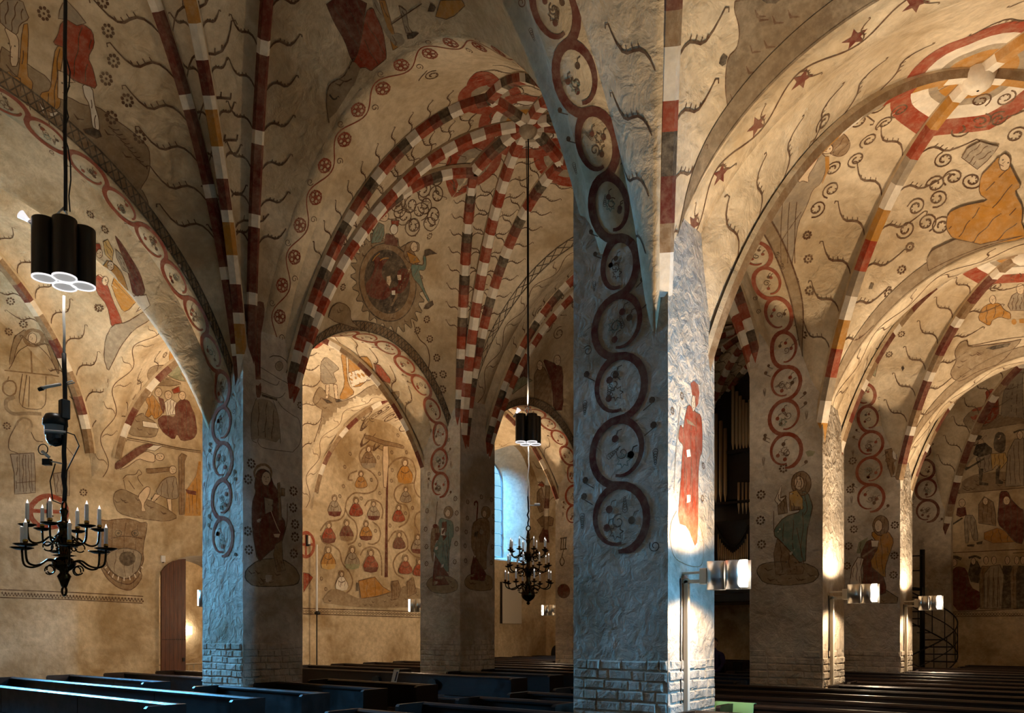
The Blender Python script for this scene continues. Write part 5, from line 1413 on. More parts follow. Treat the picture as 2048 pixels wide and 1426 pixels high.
 ('F','ochre|line',0.02,'85,121;186,140;194,123;187,92;56,6;17,6;33,47'),
 ('F','white|line',0.02,'39,56;83,64;183,90;114,31;17,6'),
 ('F','red|line',0.018,'201,118;222,114;240,77;234,66;206,72;195,90'),
 ('s','line',0.23,'-188,-301'),
 ('s','line',0.233,'-181,-350'),
 ('s','line',0.227,'-194,-271'),
 ('s','line',0.234,'-149,-356'),
]),
('painted_family_tree','LWc',(-20.6, 18.97, 5.71),(1.0, -0.0, -0.006),[
 ('l','brown',0.054,'47,255;2,263;-47,249;-67,219;-54,185;-5,172;24,144;9,111;-33,94;-88,92;-121,62;-127,15;-147,-7;-204,-18;-229,-51'),
 ('l','brown',0.055,'-229,-65;-217,-89;-179,-91;-147,-108;-140,-148;-108,-172;-91,-202;-101,-233;-127,-250;-160,-245'),
 ('l','brown',0.056,'-127,36;-114,12;-81,-5;-71,-35;-81,-72;-114,-85'),
 ('l','brown',0.059,'-40,52;-26,72;2,80;34,71;45,46;38,18'),
 ('l','brown',0.058,'-5,3;24,-10;34,-35;24,-63;-5,-76;-26,-73'),
 ('l','brown',0.059,'-60,-117;-47,-95;-12,-82;24,-90;38,-120;38,-179'),
 ('l','brown',0.062,'67,199;97,231;142,250;189,247;209,205;193,153;213,122;237,114'),
 ('l','brown',0.06,'193,164;142,156;104,134;95,106;112,81;158,81;175,50;158,15;119,-4'),
 ('l','brown',0.061,'67,-59;97,-19;142,-14;165,-45;165,-78;112,-99;89,-133;104,-170;146,-184'),
 ('l','brown',0.062,'165,-78;197,-101;237,-106'),
 ('l','brown',0.057,'-74,166;-108,151;-114,129;-94,132'),
 ('l','brown',0.062,'237,69;205,54;197,19;221,-12'),
 ('f','maroon',0,'60,220;69,210;66,5;67,-183;51,-184;55,4'),
 ('F','brown|line',0.021,'-40,293;-15,295;38,290;119,292;148,289;142,278;104,279;38,275;-19,281;-41,282'),
 ('F','skin|line',0.021,'45,271;67,275;71,221;60,128;47,129;42,217'),
 ('f','brown',0,'-7,252;-8,246;-11,241;-16,237;-22,234;-28,235;-33,237;-37,241;-38,247;-37,253;-33,258;-28,262;-22,264;-16,264;-11,262;-8,258'),
 ('F','brown|line',0.021,'-35,236;-11,241;-2,229;9,219;12,203;-13,192;-49,189;-57,199;-46,222'),
 ('f','grey',0,'-55,195;12,206;5,190;-22,181;-49,182'),
 ('F','skin|line',0.021,'-13,249;-14,245;-16,242;-19,239;-22,238;-26,238;-29,240;-31,242;-31,246;-31,250;-29,253;-26,256;-22,257;-19,257;-16,255;-14,253'),
 ('l','line',0.026,'-40,219;-22,214;-4,225'),
 ('l','line',0.021,'-27,211;-31,193'),
 ('f','brown',0,'-44,161;-45,156;-48,152;-52,148;-57,146;-62,147;-66,149;-69,152;-70,157;-69,162;-66,167;-62,170;-57,172;-52,171;-48,169;-45,166'),
 ('F','ochre|line',0.021,'-67,148;-47,151;-40,142;-31,133;-28,120;-49,111;-79,109;-85,118;-76,136'),
 ('F','skin|line',0.021,'-49,159;-50,155;-52,153;-54,150;-57,149;-60,150;-62,151;-64,153;-65,156;-64,159;-62,162;-60,164;-57,165;-54,165;-52,164;-50,161'),
 ('l','line',0.026,'-72,134;-57,129;-42,138'),
 ('l','line',0.021,'-61,127;-65,112'),
 ('f','brown',0,'168,234;167,228;163,221;157,217;150,214;143,214;137,217;133,222;132,228;133,235;137,241;143,246;150,248;157,248;163,245;167,241'),
 ('F','ochre|line',0.022,'135,216;164,221;174,208;187,197;191,179;161,167;118,163;109,175;122,200'),
 ('f','ochre',0,'112,170;191,182;183,164;150,154;118,156'),
 ('F','skin|line',0.022,'161,231;160,226;158,223;154,220;150,218;146,218;142,220;140,223;139,227;140,231;142,235;146,238;150,240;154,240;158,238;160,235'),
 ('l','line',0.028,'129,197;150,191;172,204'),
 ('l','line',0.022,'145,188;139,168'),
 ('f','brown',0,'167,138;166,133;163,129;159,125;154,124;149,124;145,126;142,130;141,134;142,139;145,143;149,146;154,148;159,148;163,146;166,142'),
 ('F','grey|line',0.022,'143,126;164,128;171,119;180,111;183,98;162,89;131,88;125,96;134,114'),
 ('F','skin|line',0.022,'162,135;161,132;159,130;157,128;154,127;151,127;148,128;147,130;146,133;147,136;148,139;151,141;154,142;157,142;159,141;161,138'),
 ('l','line',0.028,'138,112;154,107;169,116'),
 ('l','line',0.022,'150,105;146,91'),
 ('f','brown',0,'-158,63;-159,58;-162,53;-166,50;-171,48;-176,49;-181,51;-184,55;-184,60;-184,65;-181,70;-176,73;-171,75;-166,74;-162,72;-159,68'),
 ('F','grey|line',0.02,'-182,51;-161,53;-155,43;-145,33;-142,19;-164,11;-194,9;-200,19;-191,38'),
 ('f','maroon',0,'-199,15;-142,22;-148,7;-171,1;-194,3'),
 ('F','skin|line',0.02,'-164,61;-164,57;-166,54;-169,52;-171,51;-174,52;-177,53;-179,56;-179,59;-179,62;-177,65;-174,67;-171,68;-169,68;-166,66;-164,64'),
 ('l','line',0.025,'-187,36;-171,30;-156,39'),
 ('l','line',0.02,'-175,28;-179,12'),
 ('f','brown',0,'-66,68;-67,62;-70,57;-74,54;-79,52;-85,53;-89,55;-92,59;-93,64;-92,69;-89,74;-85,78;-79,79;-74,79;-70,77;-67,73'),
 ('F','red|line',0.021,'-91,54;-69,57;-61,46;-52,37;-48,22;-71,13;-104,12;-110,22;-100,42'),
 ('F','skin|line',0.021,'-71,65;-72,62;-74,59;-76,56;-79,55;-83,56;-85,57;-87,60;-88,63;-87,66;-85,69;-83,72;-79,73;-76,72;-74,71;-72,68'),
 ('l','line',0.026,'-96,39;-79,34;-63,43'),
 ('l','line',0.021,'-83,31;-88,15'),
 ('f','brown',0,'12,66;11,61;8,57;4,54;-1,52;-6,52;-11,55;-13,58;-14,63;-13,68;-11,73;-6,76;-1,77;4,77;8,75;11,71'),
 ('F','grey|line',0.021,'-12,54;9,57;16,46;25,38;29,24;6,16;-24,14;-31,24;-21,42'),
 ('f','maroon',0,'-29,20;29,26;22,13;-1,7;-24,9'),
 ('F','skin|line',0.021,'6,64;6,61;4,58;2,56;-1,55;-4,55;-7,57;-8,59;-9,62;-8,65;-7,68;-4,70;-1,71;2,71;4,69;6,67'),
 ('l','line',0.027,'-17,40;-1,34;14,43'),
 ('l','line',0.021,'-5,32;-9,17'),
 ('f','brown',0,'132,68;131,62;128,58;123,54;118,53;113,53;108,55;105,59;104,64;105,69;108,74;113,77;118,79;123,79;128,77;131,73'),
 ('F','red|line',0.022,'106,55;129,58;136,47;146,38;150,24;126,15;93,14;87,23;96,42'),
 ('F','skin|line',0.022,'126,65;126,62;124,59;121,57;118,56;115,56;112,58;110,60;110,63;110,66;112,69;115,72;118,73;121,72;124,71;126,68'),
 ('l','line',0.027,'101,40;118,35;135,44'),
 ('l','line',0.022,'114,32;110,17'),
 ('f','brown',0,'-182,-27;-183,-33;-186,-37;-190,-40;-195,-42;-200,-41;-204,-39;-207,-35;-208,-30;-207,-25;-204,-20;-200,-17;-195,-16;-190,-16;-186,-19;-183,-23'),
 ('F','red|line',0.02,'-206,-39;-185,-37;-178,-48;-169,-57;-166,-72;-187,-80;-218,-80;-224,-70;-215,-52'),
 ('f','maroon',0,'-222,-74;-166,-69;-172,-83;-195,-89;-218,-86'),
 ('F','skin|line',0.02,'-187,-30;-188,-33;-190,-36;-192,-38;-195,-39;-198,-39;-200,-37;-202,-35;-203,-31;-202,-28;-200,-25;-198,-23;-195,-22;-192,-23;-190,-24;-188,-27'),
 ('l','line',0.025,'-210,-54;-195,-60;-180,-51'),
 ('l','line',0.02,'-199,-62;-203,-77'),
 ('f','brown',0,'-107,-12;-108,-17;-111,-22;-116,-25;-121,-27;-126,-26;-130,-24;-133,-20;-134,-15;-133,-10;-130,-5;-126,-2;-121,0;-116,0;-111,-3;-108,-7'),
 ('F','maroon|line',0.02,'-132,-24;-111,-22;-103,-33;-94,-43;-90,-57;-113,-65;-144,-66;-151,-56;-141,-37'),
 ('f','brown',0,'-149,-60;-90,-55;-97,-69;-121,-75;-144,-72'),
 ('F','skin|line',0.02,'-113,-14;-114,-18;-115,-21;-118,-23;-121,-24;-124,-24;-126,-22;-128,-19;-129,-16;-128,-13;-126,-10;-124,-8;-121,-7;-118,-7;-115,-9;-114,-11'),
 ('l','line',0.026,'-137,-40;-121,-45;-105,-36'),
 ('l','line',0.02,'-125,-48;-129,-63'),
 ('f','brown',0,'-23,-6;-24,-11;-27,-16;-31,-19;-36,-20;-41,-20;-45,-18;-48,-14;-49,-9;-48,-4;-45,0;-41,4;-36,5;-31,5;-27,2;-24,-2'),
 ('F','ochre|line',0.021,'-47,-18;-26,-16;-19,-26;-10,-35;-7,-49;-29,-56;-59,-57;-65,-48;-56,-30'),
 ('f','maroon',0,'-64,-52;-7,-46;-13,-60;-36,-65;-59,-63'),
 ('F','skin|line',0.021,'-29,-9;-29,-12;-31,-14;-33,-16;-36,-17;-39,-17;-42,-16;-43,-13;-44,-10;-43,-7;-42,-4;-39,-2;-36,-1;-33,-2;-31,-3;-29,-6'),
 ('l','line',0.026,'-51,-32;-36,-38;-21,-29'),
 ('l','line',0.021,'-40,-40;-44,-54'),
 ('f','brown',0,'134,-28;133,-33;129,-38;125,-41;119,-43;114,-42;109,-40;106,-36;105,-31;106,-26;109,-21;114,-18;119,-16;125,-17;129,-19;133,-23'),
 ('F','maroon|line',0.022,'108,-40;130,-38;138,-49;148,-58;151,-73;128,-80;95,-81;88,-71;98,-52'),
 ('F','skin|line',0.022,'128,-30;127,-34;125,-37;123,-39;119,-40;116,-39;114,-38;112,-35;111,-32;112,-29;114,-26;116,-24;119,-23;123,-23;125,-25;127,-27'),
 ('l','line',0.027,'103,-55;119,-61;136,-52'),
 ('l','line',0.022,'115,-63;111,-78'),
 ('f','brown',0,'228,-28;226,-33;223,-38;218,-41;213,-43;207,-42;202,-40;199,-36;198,-30;199,-25;202,-20;207,-17;213,-16;218,-16;223,-18;226,-23'),
 ('F','grey|line',0.022,'200,-40;224,-38;232,-49;243,-59;246,-73;221,-81;187,-82;180,-72;190,-53'),
 ('f','maroon',0,'181,-76;246,-71;239,-85;213,-91;187,-88'),
 ('F','skin|line',0.022,'221,-30;221,-33;219,-36;216,-39;213,-40;209,-39;206,-38;205,-35;204,-32;205,-28;206,-25;209,-23;213,-22;216,-23;219,-24;221,-27'),
 ('l','line',0.028,'195,-55;213,-61;230,-52'),
 ('l','line',0.022,'208,-63;204,-79'),
 ('f','brown',0,'-184,-107;-185,-113;-188,-118;-193,-121;-198,-123;-203,-122;-208,-119;-211,-115;-212,-109;-211,-104;-208,-99;-203,-96;-198,-94;-193,-95;-188,-97;-185,-102'),
 ('F','ochre|line',0.02,'-210,-120;-187,-118;-180,-130;-170,-140;-167,-156;-190,-164;-223,-163;-229,-153;-219,-133'),
 ('f','yellow',0,'-227,-157;-167,-153;-173,-168;-198,-173;-223,-169'),
 ('F','skin|line',0.02,'-190,-110;-191,-113;-192,-116;-195,-118;-198,-119;-201,-119;-204,-117;-206,-114;-206,-111;-206,-107;-204,-104;-201,-102;-198,-101;-195,-102;-192,-103;-191,-106'),
 ('l','line',0.025,'-214,-135;-198,-142;-182,-133'),
 ('l','line',0.02,'-202,-144;-206,-161'),
 ('f','brown',0,'-83,-99;-84,-105;-87,-110;-92,-113;-98,-115;-103,-114;-108,-112;-111,-107;-112,-102;-111,-96;-108,-91;-103,-87;-98,-86;-92,-86;-87,-89;-84,-94'),
 ('F','grey|line',0.02,'-110,-112;-86,-110;-78,-122;-68,-133;-64,-149;-89,-157;-123,-157;-130,-146;-120,-125'),
 ('f','green',0,'-129,-150;-64,-146;-71,-161;-98,-167;-123,-163'),
 ('F','skin|line',0.021,'-89,-102;-90,-105;-91,-108;-94,-111;-98,-112;-101,-111;-104,-109;-106,-107;-106,-103;-106,-99;-104,-96;-101,-94;-98,-93;-94,-93;-91,-95;-90,-98'),
 ('l','line',0.026,'-115,-128;-98,-135;-80,-126'),
 ('l','line',0.02,'-102,-137;-106,-154'),
 ('f','brown',0,'0,-103;-1,-109;-4,-114;-9,-118;-15,-119;-21,-119;-26,-116;-30,-111;-31,-105;-30,-100;-26,-95;-21,-91;-15,-89;-9,-90;-4,-93;-1,-97'),
 ('F','red|line',0.021,'-28,-116;-4,-114;5,-127;16,-138;20,-154;-6,-163;-43,-162;-50,-151;-39,-130'),
 ('f','maroon',0,'-48,-156;20,-151;12,-167;-15,-173;-43,-169'),
 ('F','skin|line',0.021,'-6,-106;-7,-109;-9,-113;-12,-115;-15,-116;-19,-115;-22,-114;-24,-111;-24,-107;-24,-103;-22,-100;-19,-98;-15,-97;-12,-97;-9,-99;-7,-102'),
 ('l','line',0.026,'-34,-133;-15,-140;3,-130'),
 ('l','line',0.021,'-20,-142;-24,-160'),
 ('f','brown',0,'166,-110;165,-116;161,-121;156,-124;150,-126;144,-125;139,-122;136,-118;134,-113;136,-107;139,-102;144,-98;150,-97;156,-98;161,-100;165,-105'),
 ('F','red|line',0.022,'137,-123;162,-121;170,-133;182,-144;185,-160;159,-168;122,-167;115,-156;126,-136'),
 ('F','skin|line',0.022,'159,-113;159,-116;157,-120;154,-122;150,-123;146,-122;143,-120;141,-118;141,-114;141,-110;143,-107;146,-105;150,-104;154,-105;157,-106;159,-109'),
 ('l','line',0.028,'132,-139;150,-146;169,-137'),
 ('l','line',0.022,'145,-148;141,-165'),
 ('f','brown',0,'236,-117;234,-122;231,-127;226,-130;221,-132;215,-131;210,-129;207,-124;206,-119;207,-114;210,-109;215,-106;221,-105;226,-105;231,-108;234,-112'),
 ('F','red|line',0.022,'208,-129;232,-127;240,-139;251,-149;254,-163;229,-171;194,-170;187,-160;198,-141'),
 ('F','skin|line',0.023,'229,-119;229,-123;227,-126;224,-128;221,-129;217,-128;214,-127;213,-124;212,-121;213,-117;214,-114;217,-112;221,-111;224,-112;227,-114;229,-116'),
 ('l','line',0.028,'203,-144;221,-150;238,-142'),
 ('l','line',0.022,'216,-152;212,-168'),
 ('f','brown',0,'-132,-183;-132,-188;-135,-192;-139,-195;-144,-196;-148,-195;-152,-193;-155,-189;-156,-184;-155,-179;-152,-175;-148,-172;-144,-171;-139,-172;-135,-174;-132,-178'),
 ('F','white|line',0.02,'-154,-193;-134,-192;-128,-202;-119,-211;-116,-225;-137,-231;-165,-230;-171,-221;-162,-204'),
 ('f','white',0,'-169,-225;-116,-222;-122,-235;-144,-239;-165,-236'),
 ('F','skin|line',0.02,'-137,-185;-137,-188;-139,-190;-141,-192;-144,-193;-146,-193;-149,-191;-150,-189;-151,-186;-150,-183;-149,-180;-146,-178;-144,-177;-141,-178;-139,-179;-137,-182'),
 ('l','line',0.025,'-158,-207;-144,-213;-129,-205'),
 ('l','line',0.02,'-147,-214;-151,-228'),
 ('F','ochre|line',0.021,'-71,-203;2,-186;38,-217;78,-234;9,-252;-60,-262'),
 ('f','earth',0,'-229,-278;-192,-237;-160,-233;-101,-253;-67,-263;9,-255;82,-236;158,-206;237,-219;237,-284;-33,-293;-153,-286'),
 ('f','dark',0,'-81,-209;-71,-211;-71,-237;-79,-237'),
 ('F','brown|line',0.022,'82,-198;112,-192;127,-224;112,-257;82,-263'),
 ('F','brown|line',0.022,'158,-195;189,-177;205,-232;158,-250'),
 ('r','line',0.073,'-43,325'),
 ('r','line',0.076,'116,322'),
 ('r','line',0.077,'172,322'),
 ('r','line',0.072,'-104,218'),
 ('r','line',0.074,'22,227'),
 ('r','line',0.076,'86,256'),
 ('r','line',0.077,'158,269'),
 ('r','line',0.076,'88,194'),
 ('r','line',0.075,'27,172'),
 ('r','line',0.074,'-10,145'),
 ('r','line',0.071,'-127,171'),
 ('r','line',0.076,'84,156'),
 ('r','line',0.071,'-133,106'),
 ('r','line',0.075,'29,105'),
 ('r','line',0.073,'-56,76'),
 ('r','line',0.071,'-148,71'),
 ('r','line',0.078,'189,74'),
 ('r','line',0.076,'77,-2'),
 ('r','line',0.077,'154,50'),
 ('r','line',0.074,'9,-27'),
 ('r','line',0.073,'-62,-81'),
 ('r','line',0.069,'-224,-203'),
 ('r','line',0.07,'-206,-236'),
 ('s','line',0.177,'-5,378'),
 ('s','line',0.179,'-9,362'),
 ('s','line',0.181,'51,369'),
 ('s','line',0.181,'73,379'),
 ('s','line',0.185,'132,355'),
 ('s','line',0.176,'-50,354'),
]),
('painted_frieze','LW',(-20.6, 18.53, 2.61),(1.0, 0.0, 0.0),[
 ('l','line',0.034,'-264,10;-21,10;284,9'),
 ('l','line',0.034,'-264,-7;-21,-9;284,-12'),
 ('l','line',0.017,'-257,2;-252,5;-247,1;-252,-3;-257,2'),
 ('l','line',0.017,'-245,2;-240,5;-235,1;-240,-3;-245,2'),
 ('l','line',0.017,'-233,2;-228,5;-223,1;-228,-3;-233,2'),
 ('l','line',0.018,'-221,2;-216,5;-211,1;-216,-4;-221,2'),
 ('l','line',0.018,'-209,2;-204,5;-199,1;-204,-4;-209,2'),
 ('l','line',0.018,'-197,1;-192,5;-187,1;-192,-4;-197,1'),
 ('l','line',0.018,'-185,1;-180,5;-175,1;-180,-4;-185,1'),
 ('l','line',0.018,'-173,1;-168,5;-162,1;-168,-4;-173,1'),
 ('l','line',0.018,'-161,1;-155,5;-150,1;-155,-4;-161,1'),
 ('l','line',0.018,'-148,1;-143,5;-138,1;-143,-4;-148,1'),
 ('l','line',0.018,'-136,1;-130,5;-125,1;-130,-4;-136,1'),
 ('l','line',0.018,'-123,1;-118,5;-112,1;-118,-4;-123,1'),
 ('l','line',0.018,'-110,1;-105,5;-99,1;-105,-4;-110,1'),
 ('l','line',0.018,'-97,1;-92,5;-87,1;-92,-4;-97,1'),
 ('l','line',0.018,'-85,1;-79,5;-74,0;-79,-5;-85,1'),
 ('l','line',0.018,'-72,1;-66,5;-60,0;-66,-5;-72,1'),
 ('l','line',0.018,'-58,1;-53,4;-47,0;-53,-5;-58,1'),
 ('l','line',0.018,'-45,1;-40,4;-34,0;-40,-5;-45,1'),
 ('l','line',0.019,'-32,1;-26,4;-21,0;-26,-5;-32,1'),
 ('l','line',0.019,'-19,0;-13,4;-7,0;-13,-5;-19,0'),
 ('l','line',0.019,'-5,0;1,4;7,0;1,-5;-5,0'),
 ('l','line',0.019,'9,0;14,4;20,0;14,-5;9,0'),
 ('l','line',0.019,'22,0;28,4;34,0;28,-5;22,0'),
 ('l','line',0.019,'36,0;42,4;48,0;42,-5;36,0'),
 ('l','line',0.019,'50,0;56,4;62,0;56,-5;50,0'),
 ('l','line',0.019,'64,0;70,4;76,0;70,-6;64,0'),
 ('l','line',0.019,'78,0;85,4;91,0;85,-6;78,0'),
 ('l','line',0.019,'93,0;99,4;105,-1;99,-6;93,0'),
 ('l','line',0.019,'107,0;113,4;120,-1;113,-6;107,0'),
 ('l','line',0.019,'122,0;128,4;134,-1;128,-6;122,0'),
 ('l','line',0.019,'136,0;143,4;149,-1;143,-6;136,0'),
 ('l','line',0.02,'151,0;158,4;164,-1;158,-6;151,0'),
 ('l','line',0.02,'166,-1;172,4;179,-1;172,-6;166,-1'),
 ('l','line',0.02,'181,-1;188,3;194,-1;188,-6;181,-1'),
 ('l','line',0.02,'196,-1;203,3;209,-1;203,-7;196,-1'),
 ('l','line',0.02,'212,-1;218,3;225,-1;218,-7;212,-1'),
 ('l','line',0.02,'227,-1;234,3;240,-1;234,-7;227,-1'),
 ('l','line',0.02,'243,-1;249,3;256,-1;249,-7;243,-1'),
 ('l','line',0.02,'258,-1;265,3;272,-2;265,-7;258,-1'),
 ('l','line',0.02,'274,-1;281,3;288,-2;281,-7;274,-1'),
]),
('painted_frieze','LW',(-20.6, 9.11, 2.83),(1.0, 0.0, 0.0),[
 ('l','line',0.024,'-163,12;-9,12;175,8'),
 ('l','line',0.024,'-163,-6;-9,-6;173,-10'),
 ('f','line',0,'-161,5;-158,8;-156,4;-158,1'),
 ('f','line',0,'-157,0;-155,3;-153,0;-155,-3'),
 ('f','line',0,'-154,4;-152,8;-149,4;-152,1'),
 ('f','line',0,'-151,0;-149,3;-147,0;-149,-3'),
 ('f','line',0,'-147,4;-145,7;-143,4;-145,1'),
 ('f','line',0,'-144,0;-142,2;-140,0;-142,-3'),
 ('f','line',0,'-141,4;-138,7;-136,4;-138,1'),
 ('f','line',0,'-137,0;-135,2;-133,-1;-135,-3'),
 ('f','line',0,'-134,4;-131,7;-129,4;-131,0'),
 ('f','line',0,'-130,0;-128,2;-126,-1;-128,-3'),
 ('f','line',0,'-127,4;-125,7;-122,4;-125,0'),
 ('f','line',0,'-123,0;-121,2;-119,-1;-121,-3'),
 ('f','line',0,'-120,4;-118,7;-115,4;-118,0'),
 ('f','line',0,'-117,-1;-115,2;-113,-1;-115,-4'),
 ('f','line',0,'-113,4;-111,7;-108,4;-111,0'),
 ('f','line',0,'-110,-1;-108,2;-106,-1;-108,-4'),
 ('f','line',0,'-106,4;-104,7;-101,4;-104,0'),
 ('f','line',0,'-103,-1;-101,2;-99,-1;-101,-4'),
 ('f','line',0,'-99,4;-97,7;-94,4;-97,0'),
 ('f','line',0,'-96,-1;-94,2;-92,-1;-94,-4'),
 ('f','line',0,'-92,4;-90,7;-87,3;-90,0'),
 ('f','line',0,'-89,-1;-86,2;-84,-1;-86,-4'),
 ('f','line',0,'-85,4;-83,7;-80,3;-83,0'),
 ('f','line',0,'-81,-1;-79,2;-77,-1;-79,-4'),
 ('f','line',0,'-78,4;-75,7;-73,3;-75,0'),
 ('f','line',0,'-74,-1;-72,2;-70,-1;-72,-4'),
 ('f','line',0,'-71,3;-68,7;-66,3;-68,0'),
 ('f','line',0,'-67,-1;-65,1;-63,-2;-65,-4'),
 ('f','line',0,'-64,3;-61,7;-59,3;-61,-1'),
 ('f','line',0,'-60,-1;-58,1;-56,-2;-58,-4'),
 ('f','line',0,'-56,3;-54,6;-51,3;-54,-1'),
 ('f','line',0,'-53,-1;-50,1;-48,-2;-50,-5'),
 ('f','line',0,'-49,3;-46,6;-44,3;-46,-1'),
 ('f','line',0,'-45,-2;-43,1;-41,-2;-43,-5'),
 ('f','line',0,'-42,3;-39,6;-37,3;-39,-1'),
 ('f','line',0,'-38,-2;-36,1;-34,-2;-36,-5'),
 ('f','line',0,'-34,3;-32,6;-29,3;-32,-1'),
 ('f','line',0,'-30,-2;-28,1;-26,-2;-28,-5'),
 ('f','line',0,'-27,3;-24,6;-22,3;-24,-1'),
 ('f','line',0,'-23,-2;-21,1;-19,-2;-21,-5'),
 ('f','line',0,'-19,3;-17,6;-14,3;-17,-1'),
 ('f','line',0,'-16,-2;-13,1;-11,-2;-13,-5'),
 ('f','line',0,'-12,3;-9,6;-7,2;-9,-1'),
 ('f','line',0,'-8,-2;-6,1;-4,-2;-6,-5'),
 ('f','line',0,'-4,3;-2,6;1,2;-2,-1'),
 ('f','line',0,'0,-2;2,1;4,-3;2,-5'),
 ('f','line',0,'3,3;6,6;9,2;6,-1'),
 ('f','line',0,'7,-2;9,0;12,-3;9,-5'),
 ('f','line',0,'11,2;14,6;16,2;14,-2'),
 ('f','line',0,'15,-2;17,0;19,-3;17,-6'),
 ('f','line',0,'19,2;21,6;24,2;21,-2'),
 ('f','line',0,'23,-3;25,0;27,-3;25,-6'),
 ('f','line',0,'26,2;29,6;32,2;29,-2'),
 ('f','line',0,'30,-3;33,0;35,-3;33,-6'),
 ('f','line',0,'34,2;37,5;40,2;37,-2'),
 ('f','line',0,'38,-3;41,0;43,-3;41,-6'),
 ('f','line',0,'42,2;45,5;47,2;45,-2'),
 ('f','line',0,'46,-3;48,0;51,-3;48,-6'),
 ('f','line',0,'50,2;53,5;55,2;53,-2'),
 ('f','line',0,'54,-3;56,0;59,-3;56,-6'),
 ('f','line',0,'58,2;61,5;63,2;61,-2'),
 ('f','line',0,'62,-3;64,0;67,-3;64,-6'),
 ('f','line',0,'66,2;69,5;71,1;69,-2'),
 ('f','line',0,'70,-3;72,0;75,-4;72,-6'),
 ('f','line',0,'74,2;77,5;80,1;77,-3'),
 ('f','line',0,'78,-3;80,-1;83,-4;80,-7'),
 ('f','line',0,'82,2;85,5;88,1;85,-3'),
 ('f','line',0,'86,-4;89,-1;91,-4;89,-7'),
 ('f','line',0,'90,1;93,5;96,1;93,-3'),
 ('f','line',0,'94,-4;97,-1;99,-4;97,-7'),
 ('f','line',0,'98,1;101,5;104,1;101,-3'),
 ('f','line',0,'103,-4;105,-1;107,-4;105,-7'),
 ('f','line',0,'107,1;110,5;112,1;110,-3'),
 ('f','line',0,'111,-4;113,-1;116,-4;113,-7'),
 ('f','line',0,'115,1;118,5;121,1;118,-3'),
 ('f','line',0,'119,-4;122,-1;124,-4;122,-7'),
 ('f','line',0,'123,1;126,4;129,1;126,-3'),
 ('f','line',0,'128,-4;130,-1;132,-4;130,-7'),
 ('f','line',0,'132,1;135,4;138,1;135,-3'),
 ('f','line',0,'136,-4;139,-1;141,-5;139,-8'),
 ('f','line',0,'140,1;143,4;146,0;143,-3'),
 ('f','line',0,'145,-4;147,-1;149,-5;147,-8'),
 ('f','line',0,'149,1;152,4;155,0;152,-4'),
 ('f','line',0,'153,-4;156,-2;158,-5;156,-8'),
 ('f','line',0,'157,1;160,4;163,0;160,-4'),
 ('f','line',0,'162,-5;164,-2;167,-5;164,-8'),
 ('f','line',0,'166,0;169,4;172,0;169,-4'),
 ('f','line',0,'170,-5;173,-2;175,-5;173,-8'),
]),
('painted_cross_circle','LW',(-20.6, 8.54, 4.86),(1.0, 0.0, 0.0),[
 ('l','red',0.117,'40,5;39,-4;36,-13;31,-21;24,-27;16,-33;7,-36;-2,-38;-11,-38;-19,-36;-27,-33;-33,-27;-38,-21;-41,-13;-42,-5;-41,3;-38,12;-33,19;-27,26;-19,32;-11,36;-2,38;7,38;16,36;24,33;31,28;36,21;39,13;40,5'),
 ('l','red',0.09,'-39,-2;38,4'),
 ('l','red',0.071,'-1,37;-1,-38'),
]),
('painted_cross_circle','LW',(-20.6, 16.14, 4.57),(1.0, 0.0, 0.0),[
 ('l','red',0.1,'30,17;29,9;27,0;23,-7;18,-14;12,-19;5,-22;-2,-24;-8,-23;-15,-21;-21,-17;-26,-11;-30,-4;-32,4;-33,12;-32,21;-30,29;-26,36;-21,43;-15,48;-8,51;-2,53;5,53;12,50;18,46;23,41;27,34;29,26;30,17'),
 ('l','red',0.082,'-33,13;31,18'),
 ('l','red',0.081,'-2,50;-2,-21'),
 ('F','red|line',0.023,'-12,-74;9,-76;25,-87;2,-117;-11,-135'),
]),
('painted_beast','LW',(-20.6, 10.4, 4.13),(1.0, 0.0, 0.0),[
 ('F','brown|line',0.019,'-71,69;-48,66;-30,72;4,78;28,75;40,70;57,75;55,51;48,21;45,-8;48,-27;38,-52;44,-71;28,-96;9,-109;-20,-103;-48,-81;-64,-54;-71,-22;-67,11;-62,35'),
 ('F','grey|dark',0.019,'-53,-25;-34,-7;-1,2;28,-2;43,-13;38,-43;23,-68;-1,-79;-25,-70;-44,-53'),
 ('f','dark',0,'26,-24;24,-32;19,-38;12,-43;4,-45;-5,-44;-12,-40;-16,-34;-18,-27;-16,-20;-12,-13;-5,-9;4,-7;12,-7;19,-11;24,-17'),
 ('l','dark',0.019,'-11,39;-12,35;-14,32;-18,31;-22,30;-25,31;-27,34;-28,37;-27,40;-25,43;-22,45;-18,45;-14,44;-12,42;-11,39'),
 ('f','dark',0,'-16,38;-16,37;-17,35;-18,34;-20,34;-21,34;-22,35;-23,36;-24,37;-23,39;-22,40;-21,41;-20,42;-18,41;-17,41;-16,40'),
 ('l','dark',0.019,'33,43;32,39;29,36;26,35;22,34;18,35;16,38;15,41;16,45;18,47;22,49;26,50;29,49;32,46;33,43'),
 ('f','dark',0,'28,42;27,41;26,40;25,39;24,38;22,38;21,39;20,40;20,42;20,43;21,44;22,45;24,46;25,46;26,45;27,44'),
 ('l','line',0.024,'-39,23;-1,33;43,30'),
 ('l','line',0.029,'-58,-53;-30,-85;9,-95;33,-72;40,-47'),
 ('l','line',0.024,'-55,-39;-30,-71;4,-81;28,-58'),
 ('l','white',0.024,'40,-44;46,-48'),
 ('l','white',0.024,'33,-56;38,-62'),
 ('l','white',0.024,'22,-65;26,-74'),
 ('l','white',0.024,'9,-71;11,-81'),
 ('l','white',0.024,'-5,-74;-5,-84'),
 ('l','white',0.024,'-19,-73;-21,-83'),
